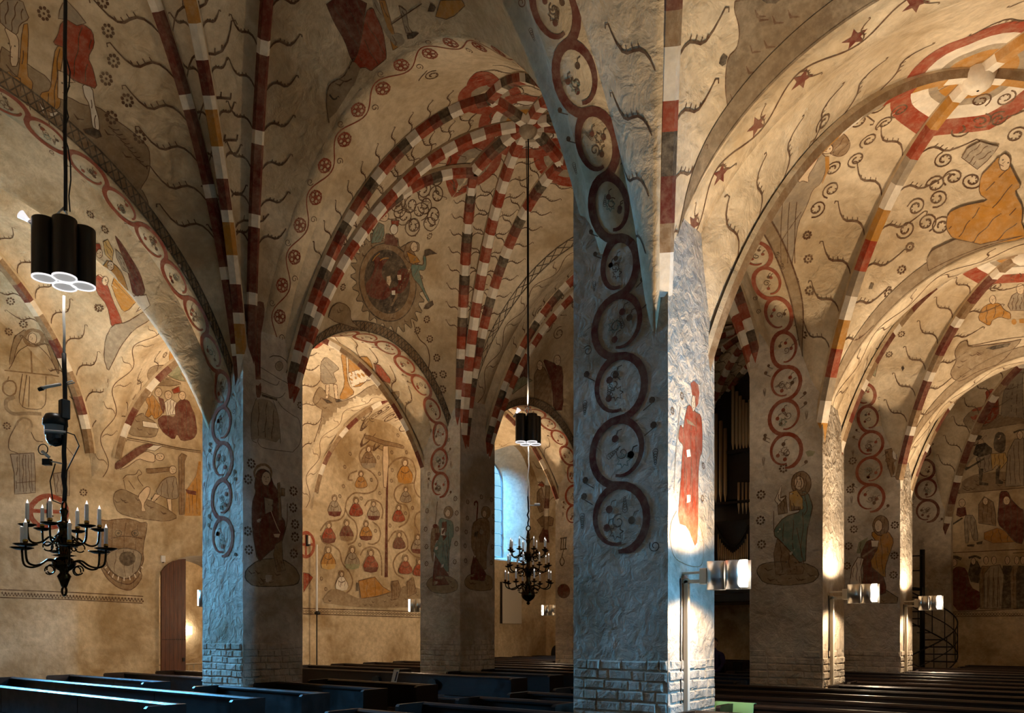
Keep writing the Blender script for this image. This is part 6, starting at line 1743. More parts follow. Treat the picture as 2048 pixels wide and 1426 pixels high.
 ('l','white',0.024,'-32,-68;-35,-77'),
 ('l','white',0.023,'-42,-60;-46,-67'),
 ('l','white',0.023,'-49,-50;-54,-54'),
]),
('painted_martyr_scene','LWb',(-20.52, 11.3, 7.27),(0.995, 0.054, -0.078),[
 ('F','ochre|line',0.016,'-31,165;-65,200;-90,212;-35,219;-11,211;26,205;26,196;12,179'),
 ('F','green|line',0.016,'-40,159;12,179;26,196;29,205;81,158;55,155;27,160;7,157'),
 ('F','earth|line',0.015,'-83,126;-87,139;-73,151;-41,161;15,156;38,151;68,150;38,135;5,129;-64,115'),
 ('F','ochre|line',0.016,'-38,80;-34,98;-16,99;-3,82;13,70;9,53;-12,33;-20,47;-28,36;-40,39;-28,65'),
 ('f','maroon',0,'-3,98;13,94;17,71;13,54;5,68'),
 ('F','white|line',0.016,'15,86;30,101;49,94;47,61;21,52'),
 ('F','red|line',0.016,'36,125;57,140;60,124;42,116'),
 ('F','maroon|line',0.016,'44,85;64,107;85,108;94,88;103,74;111,26;99,4;64,-9;51,10;42,-9;13,3;-3,23;-3,39;13,52;47,53'),
 ('l','line',0.016,'59,72;61,4'),
 ('l','line',0.016,'72,75;74,7'),
 ('l','line',0.016,'85,78;87,9'),
 ('l','line',0.016,'96,80;98,12'),
 ('F','skin|line',0.016,'-20,103;-21,99;-23,94;-26,91;-30,89;-33,89;-37,91;-39,95;-44,97;-48,99;-70,94;-45,106;-38,110;-29,112;-23,111;-21,108'),
 ('F','skin|line',0.016,'8,111;7,106;5,102;2,99;-2,97;-6,97;-9,99;-11,102;-12,106;-11,111;-9,115;-6,119;-2,121;2,121;5,119;7,115'),
 ('F','skin|line',0.016,'36,111;35,106;33,102;29,98;26,96;22,96;18,98;16,102;16,106;16,111;18,115;22,118;26,120;29,120;33,118;35,115'),
 ('F','skin|line',0.016,'76,118;75,113;73,109;70,106;66,104;62,104;59,106;56,109;56,113;56,118;59,123;62,126;66,128;70,128;73,126;75,123'),
 ('F','earth|line',0.015,'-84,10;-67,29;-44,46;-40,37;-12,29;-1,12;-12,-14;-67,-21;-84,-16'),
 ('F','white|line',0.015,'-46,24;-7,26;-1,12;-44,9'),
 ('l','line',0.025,'-87,-28;-20,-27;55,-29;121,-25'),
 ('l','line',0.016,'-87,-33;-20,-32;55,-33;121,-30'),
 ('F','maroon|line',0.015,'-120,-104;-113,-95;-52,-41;-16,-29;-20,-39;-67,-78;-106,-111;-117,-115'),
 ('F','skin|line',0.015,'-110,-116;-56,-68;-36,-53;-12,-57;-12,-80;-36,-80;-56,-76;-87,-104'),
 ('F','skin|line',0.016,'14,-60;13,-64;10,-68;6,-71;2,-72;-3,-72;-7,-71;-10,-68;-11,-64;-10,-60;-7,-57;-3,-54;2,-52;6,-52;10,-53;13,-56'),
 ('F','white|line',0.016,'-36,-49;-16,-34;9,-31;-12,-49'),
 ('F','brown|line',0.016,'-36,-100;-24,-98;30,-85;32,-95;-24,-110;-34,-111'),
 ('l','line',0.015,'-98,-136;-87,-123;-63,-120;-56,-103;-46,-115;-60,-123;-56,-134;-44,-147'),
 ('l','line',0.015,'-96,-138;-91,-162'),
 ('l','line',0.015,'-83,-138;-67,-158'),
 ('F','grey|line',0.016,'21,-114;47,-106;51,-133;55,-165;30,-172;-12,-162;5,-128'),
 ('F','skin|line',0.016,'48,-89;48,-94;45,-98;42,-100;38,-102;34,-102;31,-100;29,-97;28,-92;29,-88;31,-84;34,-81;38,-80;42,-80;45,-82;48,-85'),
 ('F','skin|line',0.016,'-12,-162;3,-164;-24,-195;-32,-198'),
 ('F','skin|line',0.016,'21,-171;34,-170;36,-211;28,-212'),
 ('F','brown|line',0.016,'13,-224;42,-211;44,-220;26,-225'),
 ('F','earth|line',0.015,'-123,-196;-119,-173;-98,-161;-56,-176;-20,-183;21,-197;55,-217;21,-233;-67,-233;-110,-225'),
 ('F','skin|line',0.015,'-60,-176;-36,-146;-24,-148;-28,-168;-44,-197;-36,-212;-50,-214;-48,-194'),
 ('F','brown|line',0.016,'55,-53;64,-41;79,-45;72,-62;71,-207;57,-209'),
 ('f','ochre',0,'77,-142;107,-97;114,-55;121,-54;121,-205;72,-211'),
 ('f','maroon',0,'74,-138;107,-139;107,-150;81,-149'),
 ('l','line',0.015,'-136,-42;-120,-50;-87,-36'),
 ('l','line',0.015,'-132,-22;-110,-12;-87,-13'),
 ('l','line',0.015,'-125,17;-112,19;-67,37'),
 ('l','line',0.015,'-102,65;-98,64;-95,79'),
 ('l','line',0.015,'-87,110;-108,96;-104,111'),
 ('r','line',0.067,'-61,178'),
]),
('painted_angel','LW',(-20.5, 8.03, 7.71),(0.927, -0.237, -0.29),[
 ('F','earth|line',0.014,'-38,43;-33,80;-26,108;-5,132;-11,108;-23,82;-29,48'),
 ('F','earth|line',0.014,'25,129;40,119;54,96;64,63;67,38;57,54;41,92'),
 ('l','brown',0.076,'27,117;27,113;26,109;25,105;22,102;19,99;16,97;12,96;8,96;4,96;1,97;-2,99;-4,102;-6,106;-7,109;-7,113;-6,117;-4,121;-2,124;1,127;5,129;8,130;12,130;16,130;19,129;22,127;24,124;26,121;27,117'),
 ('F','skin|line',0.014,'16,113;16,108;15,104;13,100;9,99;6,99;3,101;1,105;0,109;0,114;1,119;4,122;7,124;10,123;13,121;15,118'),
 ('l','line',0.014,'1,94;-20,76;-32,44;-38,33'),
 ('l','line',0.014,'21,98;43,79;60,52'),
 ('l','brown',0.035,'8,82;10,32'),
 ('l','brown',0.025,'-47,29;67,36'),
 ('l','line',0.014,'-1,27;-10,-47'),
 ('l','line',0.014,'-10,28;-20,-50;40,-47;40,31'),
 ('l','line',0.01,'5,25;3,-45'),
 ('l','brown',0.034,'-22,-6;-23,-10;-24,-14;-25,-18;-28,-21;-30,-23;-33,-25;-36,-26;-39,-26;-42,-25;-45,-23;-47,-21;-49,-18;-50,-15;-50,-11;-50,-7;-49,-3;-47,0;-45,3;-42,6;-39,7;-36,8;-33,8;-30,8;-28,6;-25,4;-24,1;-23,-3;-22,-6'),
 ('l','brown',0.02,'-38,17;-41,4'),
 ('l','earth',0.077,'-26,-27;-44,-36;-44,-55;-29,-66;-1,-59;30,-57'),
 ('l','earth',0.042,'-22,-89;-21,-86;-20,-83;-19,-80;-17,-78;-15,-76;-13,-74;-11,-72;-9,-71;-6,-71;-4,-71;-1,-71;1,-72;3,-73;5,-74;7,-76;8,-79;9,-81;10,-84;10,-87;10,-90'),
 ('l','line',0.014,'-23,-89;-38,-120;-39,-146;-20,-151'),
 ('l','line',0.014,'8,-101;17,-120;33,-120'),
 ('F','grey|line',0.014,'-35,-155;14,-147;17,-194;17,-237;-26,-243;-27,-197'),
 ('l','line',0.014,'-24,-218;17,-211'),
 ('F','grey|line',0.014,'56,-191;92,-181;92,-240;62,-241'),
 ('l','line',0.014,'49,-130;59,-116;79,-120;102,-146'),
 ('l','line',0.01,'-17,-154;-15,-236'),
 ('l','line',0.01,'-4,-153;-2,-235'),
 ('l','line',0.01,'8,-151;10,-234'),
 ('r','line',0.086,'-41,182'),
 ('r','line',0.088,'-12,139'),
 ('r','line',0.089,'-38,116'),
 ('r','line',0.087,'120,204'),
 ('r','line',0.088,'-42,-93'),
 ('r','line',0.095,'124,-230'),
]),
('painted_robed_group','LW',(-16.41, 8.01, 9.14),(0.103, -0.649, -0.754),[
 ('F','maroon|line',0.013,'139,83;143,68;144,42;146,10;136,-26;102,-21;115,7;126,43'),
 ('F','white|line',0.016,'102,-22;136,-26;134,-44;-101,-100;-121,-104'),
 ('F','red|line',0.016,'-129,-4;-104,1;-105,-13;-153,-63;-182,-118;-197,-127;-221,-122;-180,-70;-174,-34'),
 ('F','ochre|line',0.015,'81,50;100,36;105,19;93,-18;-126,-93;-157,-96;-138,-61;-102,-24'),
 ('F','yellow|line',0.013,'104,78;118,79;115,59;96,43;89,58'),
 ('F','red|line',0.013,'79,80;92,77;86,65;67,66'),
 ('F','grey|line',0.013,'122,60;128,46;122,15;110,25;112,47'),
 ('F','skin|line',0.013,'84,61;81,58;77,56;72,55;68,55;66,56;65,58;65,61;68,64;71,66;76,68;80,69;83,69;86,68;87,66;86,63'),
 ('F','skin|line',0.015,'-102,-19;-108,-22;-115,-25;-123,-27;-128,-27;-130,-26;-130,-23;-127,-19;-121,-15;-114,-12;-106,-9;-101,-8;-98,-8;-96,-9;-96,-12;-98,-15'),
 ('F','skin|line',0.013,'94,36;91,33;87,31;82,30;78,30;76,31;74,33;75,36;77,39;80,42;85,44;89,45;92,44;95,43;96,41;96,39'),
 ('F','grey|line',0.017,'-285,-173;-252,-136;-210,-114;-173,-120;-114,-110;143,-62;-109,-131;-171,-140;-229,-163;-274,-191;-294,-204'),
 ('r','line',0.077,'118,125'),
 ('r','line',0.078,'89,105'),
 ('r','line',0.078,'126,95'),
 ('r','line',0.096,'-206,-69'),
]),
('painted_far_saint','LWc',(-20.48, 28.84, 7.25),(0.712, -0.682, -0.167),[
 ('F','brown|line',0.032,'-30,81;-9,105;5,58;24,10;-15,-6;-30,25'),
 ('F','brown|line',0.032,'-30,-38;13,-14;47,-29;43,-61;-5,-67'),
 ('F','maroon|line',0.032,'-20,-110;5,-71;26,-79;30,-135;-15,-134'),
 ('F','red|line',0.032,'-25,113;-10,129;0,117;-2,105'),
]),
('painted_key','PB3',(-14.63, 21.73, 3.97),(-0.002, -1.0, 0.002),[
 ('l','dark',0.048,'-12,104;14,105'),
 ('l','dark',0.042,'-13,68;14,69'),
 ('l','dark',0.042,'-7,104;-10,68'),
 ('l','dark',0.042,'1,103;-1,67'),
 ('l','dark',0.042,'10,102;7,67'),
 ('l','dark',0.036,'1,67;-6,44;-15,29;-6,12;6,27;-4,44'),
 ('F','maroon|line',0.024,'25,-68;24,-77;19,-84;11,-89;1,-90;-8,-88;-16,-83;-21,-76;-23,-67;-21,-58;-16,-51;-8,-46;1,-45;11,-47;18,-52;24,-60'),
]),
('painted_trunk_bearer','PB1',(-13.54, 9.76, 6.75),(0.999, -0.036, -0.002),[
 ('f','maroon',0,'-66,125;-20,136;-22,120;-25,106;-26,27;-23,12;-25,-17;-36,-20;-37,24;-40,54;-44,81;-52,94;-65,104;-66,112'),
 ('l','dark',0.012,'-26,42;4,34;18,30;41,26;51,10;49,-3'),
 ('l','dark',0.01,'-24,20;-5,16;13,15;18,26'),
 ('l','dark',0.012,'-24,-7;13,-10;25,-4;32,6'),
 ('l','dark',0.047,'-23,-12;13,-13'),
 ('F','grey|dark',0.01,'27,58;26,54;24,51;21,48;18,46;14,46;11,47;9,50;8,53;9,57;11,60;14,63;18,65;21,65;24,64;26,61'),
 ('l','dark',0.018,'-5,67;4,73;22,76;36,70;40,59;34,46'),
 ('l','dark',0.011,'-35,-21;-46,-49;-48,-82;-46,-106;-35,-108'),
 ('l','dark',0.012,'3,-17;15,-41;20,-78;20,-99'),
 ('l','dark',0.012,'-19,-24;-26,-39;-31,-97'),
 ('l','dark',0.012,'15,-16;25,-26;53,-37;66,-39;73,-69;68,-93;51,-110'),
 ('l','dark',0.012,'-31,-97;-33,-107;-24,-115;-1,-115;51,-111'),
 ('l','dark',0.01,'-8,-35;1,-70;-28,-89'),
 ('f','grey',0,'-35,-21;1,-17;18,-45;20,-99;-28,-97;-46,-106;-48,-82;-44,-46'),
 ('r','line',0.081,'69,-12'),
]),
('painted_red_saint','PB1',(-13.54, 9.72, 4.49),(1.0, -0.001, 0.002),[
 ('F','earth|dark',0.022,'-57,-149;-55,-131;-30,-112;-5,-106;30,-104;62,-120;73,-139;66,-154;22,-160;-38,-162'),
 ('F','maroon|dark',0.018,'-32,23;-36,31;-32,61;-18,70;0,66;6,45;21,29;17,-9;39,-32;28,-71;-5,-95;-28,-117;-41,-52;-41,-1'),
 ('l','brown',0.051,'-33,50;-35,53;-36,56;-36,60;-35,63;-33,67;-31,70;-28,73;-24,75;-21,77;-16,78;-12,79;-8,78;-5,77;-2,75;1,73;2,70;3,66;3,63;2,59;1,56'),
 ('F','skin|dark',0.015,'2,53;1,48;-2,43;-5,39;-9,38;-13,38;-17,41;-19,45;-20,50;-19,55;-17,60;-13,64;-9,66;-5,65;-1,63;1,58'),
 ('f','maroon',0,'-30,54;-20,68;-22,34;-32,27'),
 ('F','grey|dark',0.015,'-14,15;7,12;6,-10;-11,-18'),
 ('F','brown|dark',0.011,'17,46;23,49;28,-26;21,-27'),
 ('F','brown|dark',0.011,'26,38;35,38;35,23;26,22'),
 ('F','brown|dark',0.015,'13,-76;28,-67;30,-104;37,-126;17,-131;8,-98'),
 ('f','skin',0,'8,-56;24,-54;21,-62;11,-62'),
 ('l','skin',0.018,'2,-11;17,-42;24,-52'),
 ('l','line',0.015,'41,9;41,-32;28,-71'),
 ('r','line',0.1,'-43,76'),
 ('r','line',0.1,'-50,44'),
 ('r','line',0.105,'56,36'),
 ('r','line',0.105,'55,2'),
 ('r','line',0.105,'60,-31'),
 ('r','line',0.105,'60,-57'),
 ('r','line',0.105,'57,-91'),
 ('r','line',0.1,'-51,-56'),
 ('r','line',0.1,'-48,-92'),
]),
('painted_teal_saint','PB2',(-14.14, 15.42, 4.51),(0.0, -1.0, 0.001),[
 ('F','earth|dark',0.016,'-59,-130;-51,-116;-35,-108;22,-109;49,-123;54,-137;46,-149;6,-155;-37,-150'),
 ('F','maroon|dark',0.012,'-26,-54;-16,-61;22,-109;22,-132;-36,-132;-33,-94'),
 ('F','teal|dark',0.012,'-16,27;-8,43;11,37;33,31;38,17;38,-7;30,-16;22,-55;22,-109;-26,-54;-24,-50;-37,-37;-7,-7'),
 ('F','brown|line',0.01,'-43,-27;-40,13;-26,26;-13,21;-10,3;-32,-32;-32,-76;-40,-53'),
 ('F','maroon|dark',0.008,'-2,30;14,31;14,-7;3,-18;-2,2'),
 ('F','brown|dark',0.012,'37,53;36,47;33,43;29,40;23,38;18,39;12,41;8,45;5,50;4,56;5,61;8,66;12,69;18,70;23,70;29,67;33,63;36,58'),
 ('F','skin|line',0.008,'27,52;26,48;24,45;21,43;18,43;15,44;12,46;10,49;9,53;10,57;12,60;15,62;18,62;21,61;24,59;26,56'),
 ('F','white|line',0.008,'-5,16;11,15;9,-5;-6,-3'),
 ('l','line',0.018,'-18,86;-26,28'),
 ('f','maroon',0,'-17,21;-17,19;-19,18;-22,17;-26,17;-29,17;-32,19;-34,21;-35,23;-34,25;-32,27;-29,28;-26,28;-22,27;-19,26;-17,24'),
 ('f','maroon',0,'-25,4;-7,3;-15,-15;-28,-15'),
 ('l','line',0.01,'12,-15;20,-67;22,-107'),
 ('l','line',0.01,'1,-26;12,-66'),
 ('r','line',0.073,'-55,65'),
 ('r','line',0.073,'-60,17'),
 ('r','line',0.073,'-57,-29'),
 ('r','line',0.073,'-57,-74'),
 ('r','line',0.071,'44,87'),
 ('r','line',0.071,'49,50'),
 ('r','line',0.071,'50,9'),
 ('r','line',0.071,'47,-28'),
 ('r','line',0.071,'42,-74'),
]),
('painted_brown_saint','PB2',(-13.54, 16.26, 4.62),(1.0, -0.001, -0.004),[
 ('F','earth|dark',0.016,'-68,-134;-56,-120;-37,-114;13,-111;45,-119;48,-151;3,-157;-44,-155;-65,-146'),
 ('F','maroon|dark',0.01,'-31,-67;-22,-70;19,-110;13,-130;-43,-129;-42,-97'),
 ('F','brown|dark',0.012,'-38,15;-9,34;32,37;37,-10;22,-44;21,-110;-28,-66;-42,-41'),
 ('F','brown|dark',0.012,'38,54;37,48;34,42;29,38;22,35;15,35;9,36;3,39;0,44;-1,49;0,55;3,60;8,65;15,67;22,68;28,67;34,64;37,59'),
 ('F','skin|dark',0.008,'21,48;20,44;19,41;16,38;13,37;10,38;7,39;5,42;4,46;5,49;7,53;9,55;12,56;16,56;18,54;20,51'),
 ('F','grey|dark',0.008,'-5,6;11,2;7,-11;-9,-6'),
 ('l','maroon',0.052,'-28,64;-28,72;-19,76;-14,70;-19,25'),
 ('f','dark',0,'-28,-6;-12,-1;-16,-17;-30,-18'),
 ('r','line',0.067,'-55,70'),
 ('r','line',0.069,'0,90'),
 ('r','line',0.07,'42,88'),
 ('r','line',0.067,'-56,28'),
 ('r','line',0.07,'50,45'),
 ('r','line',0.067,'-61,-8'),
 ('r','line',0.07,'48,2'),
 ('r','line',0.067,'-65,-44'),
 ('r','line',0.07,'46,-37'),
 ('r','line',0.067,'-63,-82'),
 ('r','line',0.07,'41,-80'),
]),
('painted_red_monk','PA1',(-4.57, 9.74, 4.41),(1.0, -0.002, -0.001),[
 ('F','red|line',0.007,'-5,55;16,48;34,48;37,28;38,0;28,-11;24,-36;25,-81;20,-134;-8,-105;-36,-104;-28,-55;-23,-15;-20,-2;-34,1;-34,12;-28,23;-20,18;-15,35'),
 ('f','red',0,'3,78;1,82;11,88;24,86;28,76;25,61;18,54;16,69;6,68'),
 ('F','skin|line',0.007,'16,60;16,55;15,51;12,49;10,47;8,48;6,50;5,53;4,57;5,61;6,65;8,68;10,69;13,69;15,67;16,64'),
 ('f','white',0,'-11,-7;-1,-4;2,-13;-9,-16'),
 ('f','brown',0,'-11,34;6,32;18,29;-7,28'),
 ('l','grey',0.023,'-28,45;-33,26;-38,4;-44,-36;-47,-68'),
 ('l','brown',0.011,'-39,-89;-55,-105;-59,-126;-48,-150;1,-157;35,-155;42,-136;40,-113;27,-98'),
 ('l','line',0.007,'-11,-31;-14,-100'),
 ('l','line',0.007,'5,-28;7,-98'),
 ('r','line',0.054,'-24,60'),
 ('r','line',0.053,'-51,35'),
 ('r','line',0.049,'40,-19'),
 ('r','line',0.049,'38,-63'),
]),
('painted_green_saint','PA2',(-5.1, 15.42, 4.36),(-0.0, -1.0, -0.0),[
 ('F','earth|dark',0.018,'-74,-120;-66,-106;-37,-102;19,-107;43,-119;47,-133;33,-146;-16,-149;-59,-143'),
 ('F','brown|line',0.014,'-32,-58;-16,-74;19,-118;16,-128;-35,-127;-39,-86'),
 ('F','teal|line',0.017,'5,32;26,26;35,-1;33,-11;24,-48;21,-118;-30,-58;-37,-54;-39,-40;-19,-17;16,-9'),
 ('F','brown|line',0.017,'32,41;31,34;28,27;23,22;17,20;10,21;4,24;-1,30;-4,37;-5,45;-4,53;-1,60;4,64;10,66;17,66;23,62;28,56;31,49'),
 ('F','skin|line',0.014,'19,43;18,38;16,34;13,32;10,31;6,33;3,36;1,40;1,45;1,50;3,55;6,57;10,58;13,56;16,53;18,49'),
 ('F','yellow|line',0.014,'-9,28;5,32;16,15;16,-6;-8,-7'),
 ('F','brown|line',0.014,'-7,16;12,12;12,-5;-5,-6'),
 ('F','brown|line',0.014,'-32,18;-16,24;-12,-10;-30,-12'),
 ('F','white|line',0.011,'-37,17;-24,44;-26,19;-14,22;-30,6'),
 ('l','line',0.014,'-39,-4;-39,-40'),
 ('l','line',0.014,'5,-40;19,-111'),
 ('l','line',0.014,'19,25;26,-7;19,-17'),
 ('r','line',0.094,'-64,30'),
 ('r','line',0.094,'-65,-20'),
 ('r','line',0.094,'-63,-67'),
 ('r','line',0.092,'-20,76'),
 ('f','green',0,'21,102;29,104;40,100;35,93;26,92'),
]),
('painted_yellow_saint','PA3',(-5.11, 21.74, 4.44),(0.033, -0.999, -0.0),[
 ('F','earth|dark',0.019,'-7,-160;23,-142;49,-161;47,-175;-3,-174'),
 ('F','maroon|dark',0.019,'-40,-46;-29,-18;-7,-10;6,-67;25,-147;2,-155;-36,-131;-31,-88'),
 ('F','ochre|line',0.019,'-16,4;6,12;27,6;40,-18;32,-45;19,-86;21,-114;-20,-75;6,-30'),
 ('F','brown|line',0.023,'28,20;27,10;23,2;17,-3;9,-4;2,-2;-4,4;-8,13;-10,23;-8,32;-4,40;2,45;9,47;17,44;23,38;27,29'),
 ('F','skin|line',0.019,'13,20;13,14;10,9;7,6;4,5;0,6;-3,10;-5,15;-6,21;-5,27;-3,32;0,36;4,36;7,35;11,31;13,26'),
 ('F','white|line',0.014,'-14,-14;5,-16;2,-32;-12,-31'),
 ('f','green',0,'-49,-45;-43,-17;-20,-5;-38,-46'),
 ('l','brown',0.047,'-1,-32;-34,-55'),
 ('F','white|line',0.019,'-65,-125;-60,-82;-45,-55;-31,-60;-38,-88;-36,-126'),
 ('r','line',0.104,'-58,193'),
 ('r','line',0.104,'-64,120'),
 ('r','line',0.104,'-61,43'),
 ('r','line',0.104,'-55,17'),
 ('r','line',0.105,'-68,-25'),
 ('r','line',0.105,'-72,-76'),
 ('r','line',0.101,'42,20'),
 ('r','line',0.101,'41,-56'),
 ('r','line',0.101,'39,-104'),
 ('F','brown|line',0.018,'19,210;56,216;55,170;55,143;34,141;23,182'),
 ('f','white',0,'36,208;49,206;47,183;37,185'),
]),
('painted_earth_field','R0',(-3.51, 9.03, 8.72),(0.588, -0.403, -0.701),[
 ('F','umber|line',0.008,'-34,39;-31,30;-20,19;-14,9;-12,-3;-20,-12;-17,-27;-10,-44;3,-63;10,-74;13,-64;35,-28;56,15;76,53;83,66'),
 ('f','dark',0,'-30,-14;-27,-10;-21,-12;-20,-19;-24,-22;-30,-20'),
 ('f','dark',0,'-5,45;18,50;14,45;4,43'),
]),
('painted_madonna','R1',(-3.21, 13.47, 9.15),(0.382, -0.236, -0.893),[
 ('F','grey|line',0.011,'-232,21;-225,33;-212,43;-202,49;-94,-1;-72,-10;-49,-36;-41,-57;-49,-68;-39,-95;-35,-126;-18,-162;-3,-196;16,-214;21,-232;-31,-197;-82,-151;-100,-110;-106,-83'),
 ('F','brown|line',0.011,'-47,17;-40,8;-38,0;-41,-5;-48,-7;-60,-5;-72,-2;-82,4;-90,11;-96,19;-97,26;-94,31;-87,33;-77,32;-67,29;-57,24'),
 ('l','brown',0.024,'-95,7;-93,4;-92,2;-91,0;-92,-2;-93,-4;-95,-5;-98,-5;-101,-5;-104,-5;-193,51;-197,53;-200,55;-202,56;-204,58;-205,60;-205,62;-205,63;-203,64;-201,65;-198,65;-195,65;-191,64;-187,63;-184,62;-104,14;-100,11;-97,9;-95,7'),
 ('F','skin|line',0.011,'-76,9;-74,7;-72,4;-72,1;-73,-2;-76,-3;-80,-4;-84,-4;-88,-2;-91,0;-92,3;-93,6;-91,9;-88,11;-84,11;-80,11'),
 ('F','skin|line',0.011,'-96,0;-94,-4;-93,-6;-94,-8;-96,-9;-100,-9;-104,-7;-193,50;-196,53;-197,55;-196,57;-194,58;-191,58;-187,57;-103,5;-99,3'),
 ('F','skin|line',0.011,'-203,46;-103,-8;-89,-7;-84,-21;-81,-43;-67,-57;-85,-53;-90,-57;-100,-45;-96,-32'),
 ('f','brown',0,'-113,-71;-225,33;-211,41;-105,-48;-107,-74'),
 ('f','ochre',0,'-77,-8;-69,-7;-47,-29;-39,-54;-39,-57;-49,-36'),
 ('l','line',0.012,'-94,-93;-63,-139;-25,-196'),
 ('l','line',0.012,'-79,-93;-49,-138;-13,-193'),
 ('l','line',0.012,'-64,-92;-36,-135;-1,-189'),
 ('s','line',0.146,'-40,-29'),
 ('s','line',0.15,'-15,-62'),
 ('s','line',0.154,'-18,-97'),
 ('s','line',0.145,'-10,-7'),
 ('s','line',0.142,'-17,27'),
 ('s','line',0.138,'-19,60'),
 ('s','line',0.136,'-14,84'),
 ('s','line',0.136,'-65,55'),
 ('s','line',0.134,'-57,81'),
 ('s','line',0.124,'-196,85'),
 ('s','line',0.145,'121,37'),
 ('s','line',0.149,'138,0'),
 ('s','line',0.148,'153,20'),
 ('s','line',0.147,'178,29'),
 ('s','line',0.151,'156,-17'),
 ('s','line',0.153,'134,-41'),
 ('s','line',0.155,'166,-55'),
 ('s','line',0.156,'141,-76'),
 ('s','line',0.155,'189,-50'),
 ('s','line',0.134,'85,134'),
 ('s','line',0.137,'132,121'),
 ('s','line',0.138,'114,108'),
 ('s','line',0.133,'113,149'),
 ('s','line',0.14,'103,84'),
 ('s','line',0.139,'173,112'),
 ('r','line',0.073,'-8,-141'),
 ('r','line',0.073,'164,-97'),
 ('F','ochre|line',0.011,'199,19;181,42;179,59;175,79;195,77;219,65;236,57;234,46;260,34;277,12;279,-4;253,-27;245,-46;216,-57;197,-49;184,-28;195,-8;218,18'),
 ('F','skin|line',0.011,'197,78;200,74;202,70;201,67;200,65;196,64;192,65;188,68;183,71;180,75;178,79;179,83;180,85;184,85;188,84;193,82'),
 ('f','ochre',0,'192,-36;199,-12;216,10;269,17;283,10;294,-2;256,-45;228,-57'),
 ('F','earth|line',0.012,'199,-87;220,-55;254,-43;290,2;212,-115;200,-102'),
 ('F','grey|line',0.008,'139,52;134,67;139,85;164,90;169,66;170,48'),
]),
('painted_roundels','R1',(-4.04, 15.16, 8.15),(0.408, -0.631, -0.66),[
 ('r','line',0.079,'-89,93'),
 ('r','line',0.081,'-79,52'),
 ('r','line',0.082,'-95,12'),
 ('r','line',0.084,'-81,-36'),
 ('r','line',0.082,'-67,-2'),
 ('r','line',0.079,'90,66'),
 ('r','line',0.081,'86,28'),
 ('r','line',0.082,'72,-11'),
 ('r','line',0.083,'51,-54'),
 ('r','line',0.084,'32,-88'),
 ('r','line',0.085,'-68,-79'),
 ('f','dark',0,'32,1;34,11;41,8;39,0'),
]),
('painted_yellow_diner','R2',(-2.33, 21.03, 9.06),(0.117, -0.498, -0.86),[
 ('F','ochre|line',0.014,'-46,-3;-40,27;-26,34;-6,30;6,7;19,-2;21,-21;-2,-9;-16,-16;-18,-29;-25,-26'),
 ('F','skin|line',0.011,'-14,41;-14,37;-15,33;-16,31;-19,30;-21,32;-24,36;-26,40;-27,46;-27,51;-26,54;-24,57;-22,57;-19,55;-17,51;-15,46'),
 ('F','grey|line',0.014,'11,20;16,48;26,58;37,53;44,3;18,5'),
 ('F','skin|line',0.011,'36,65;36,59;36,54;34,50;31,49;28,51;25,54;23,60;21,66;21,72;22,77;24,80;27,81;30,80;33,76;35,71'),
 ('f','ochre',0,'37,-21;46,-20;48,-32;39,-31'),
 ('f','ochre',0,'33,-27;33,-30;32,-33;31,-34;29,-35;27,-34;25,-32;24,-30;23,-27;23,-24;24,-21;25,-20;27,-20;29,-20;31,-22;32,-25'),
 ('F','earth|line',0.018,'-64,-51;-59,-75;-13,-80;27,-80;52,-73;12,-132;-34,-141;-71,-156;-88,-142;-95,-123;-82,-99;-89,-72;-80,-53'),
 ('l','line',0.012,'-64,-51;-59,-75;52,-69'),
 ('f','dark',0,'-23,-87;2,-83;28,-82;23,-91;-7,-94'),
 ('s','line',0.132,'-18,83'),
 ('s','line',0.129,'13,105'),
 ('r','line',0.002,'-136,338'),
]),
('painted_green_hill','R2',(-4.08, 19.45, 8.34),(0.23, -0.827, -0.513),[
 ('F','green|line',0.017,'-82,43;-64,63;-54,50;-38,-47;-46,-96;-54,-85'),
 ('f','grey',0,'-10,130;3,142;25,68'),
 ('F','grey|line',0.012,'-23,119;-10,109;25,68;25,52;11,45'),
 ('r','line',0.067,'-45,97'),
 ('r','line',0.081,'7,3'),
 ('r','line',0.083,'-17,-43'),
 ('f','dark',0,'11,-80;15,-76;18,-83;14,-90'),
 ('f','dark',0,'67,-95;73,-91;76,-100;71,-101'),
]),
('painted_kneeling_woman','RW',(-3.22, 27.99, 8.73),(0.332, -0.555, -0.763),[
 ('F','earth|dark',0.019,'-87,-39;-75,-8;-42,14;30,-50;107,-62;112,-83;18,-94;-69,-59'),
 ('F','red|line',0.019,'-72,-20;-71,1;-45,13;-46,42;-56,62;-40,73;-24,64;23,-30;23,-62;-14,-65;-61,-38'),
 ('F','grey|dark',0.019,'37,-56;-9,86;-18,143;13,151;107,-62'),
 ('l','line',0.019,'1,82;52,-49'),
 ('l','line',0.019,'19,76;67,-51'),
 ('l','line',0.019,'35,73;82,-52'),
]),
('painted_soldiers','RW',(-3.53, 29.18, 4.73),(0.041, -0.998, -0.044),[
 ('l','line',0.025,'-97,168;89,167'),
 ('l','line',0.025,'-140,-21;89,-22'),
 ('f','earth',0,'-97,168;-80,187;-78,208;-36,226;37,224;89,209;89,169;-28,169;-92,167'),
 ('f','dark',0,'-46,285;-35,310;-13,318;5,299;5,286;-17,268'),
 ('f','dark',0,'-37,333;-18,334;-22,327;-35,319'),
 ('F','skin|line',0.017,'-17,318;-18,314;-20,311;-22,309;-25,308;-27,308;-29,310;-30,313;-30,316;-29,320;-27,323;-25,325;-22,327;-20,326;-18,324;-17,321'),
 ('F','grey|dark',0.017,'-39,275;1,283;8,232;-17,226;-32,245'),
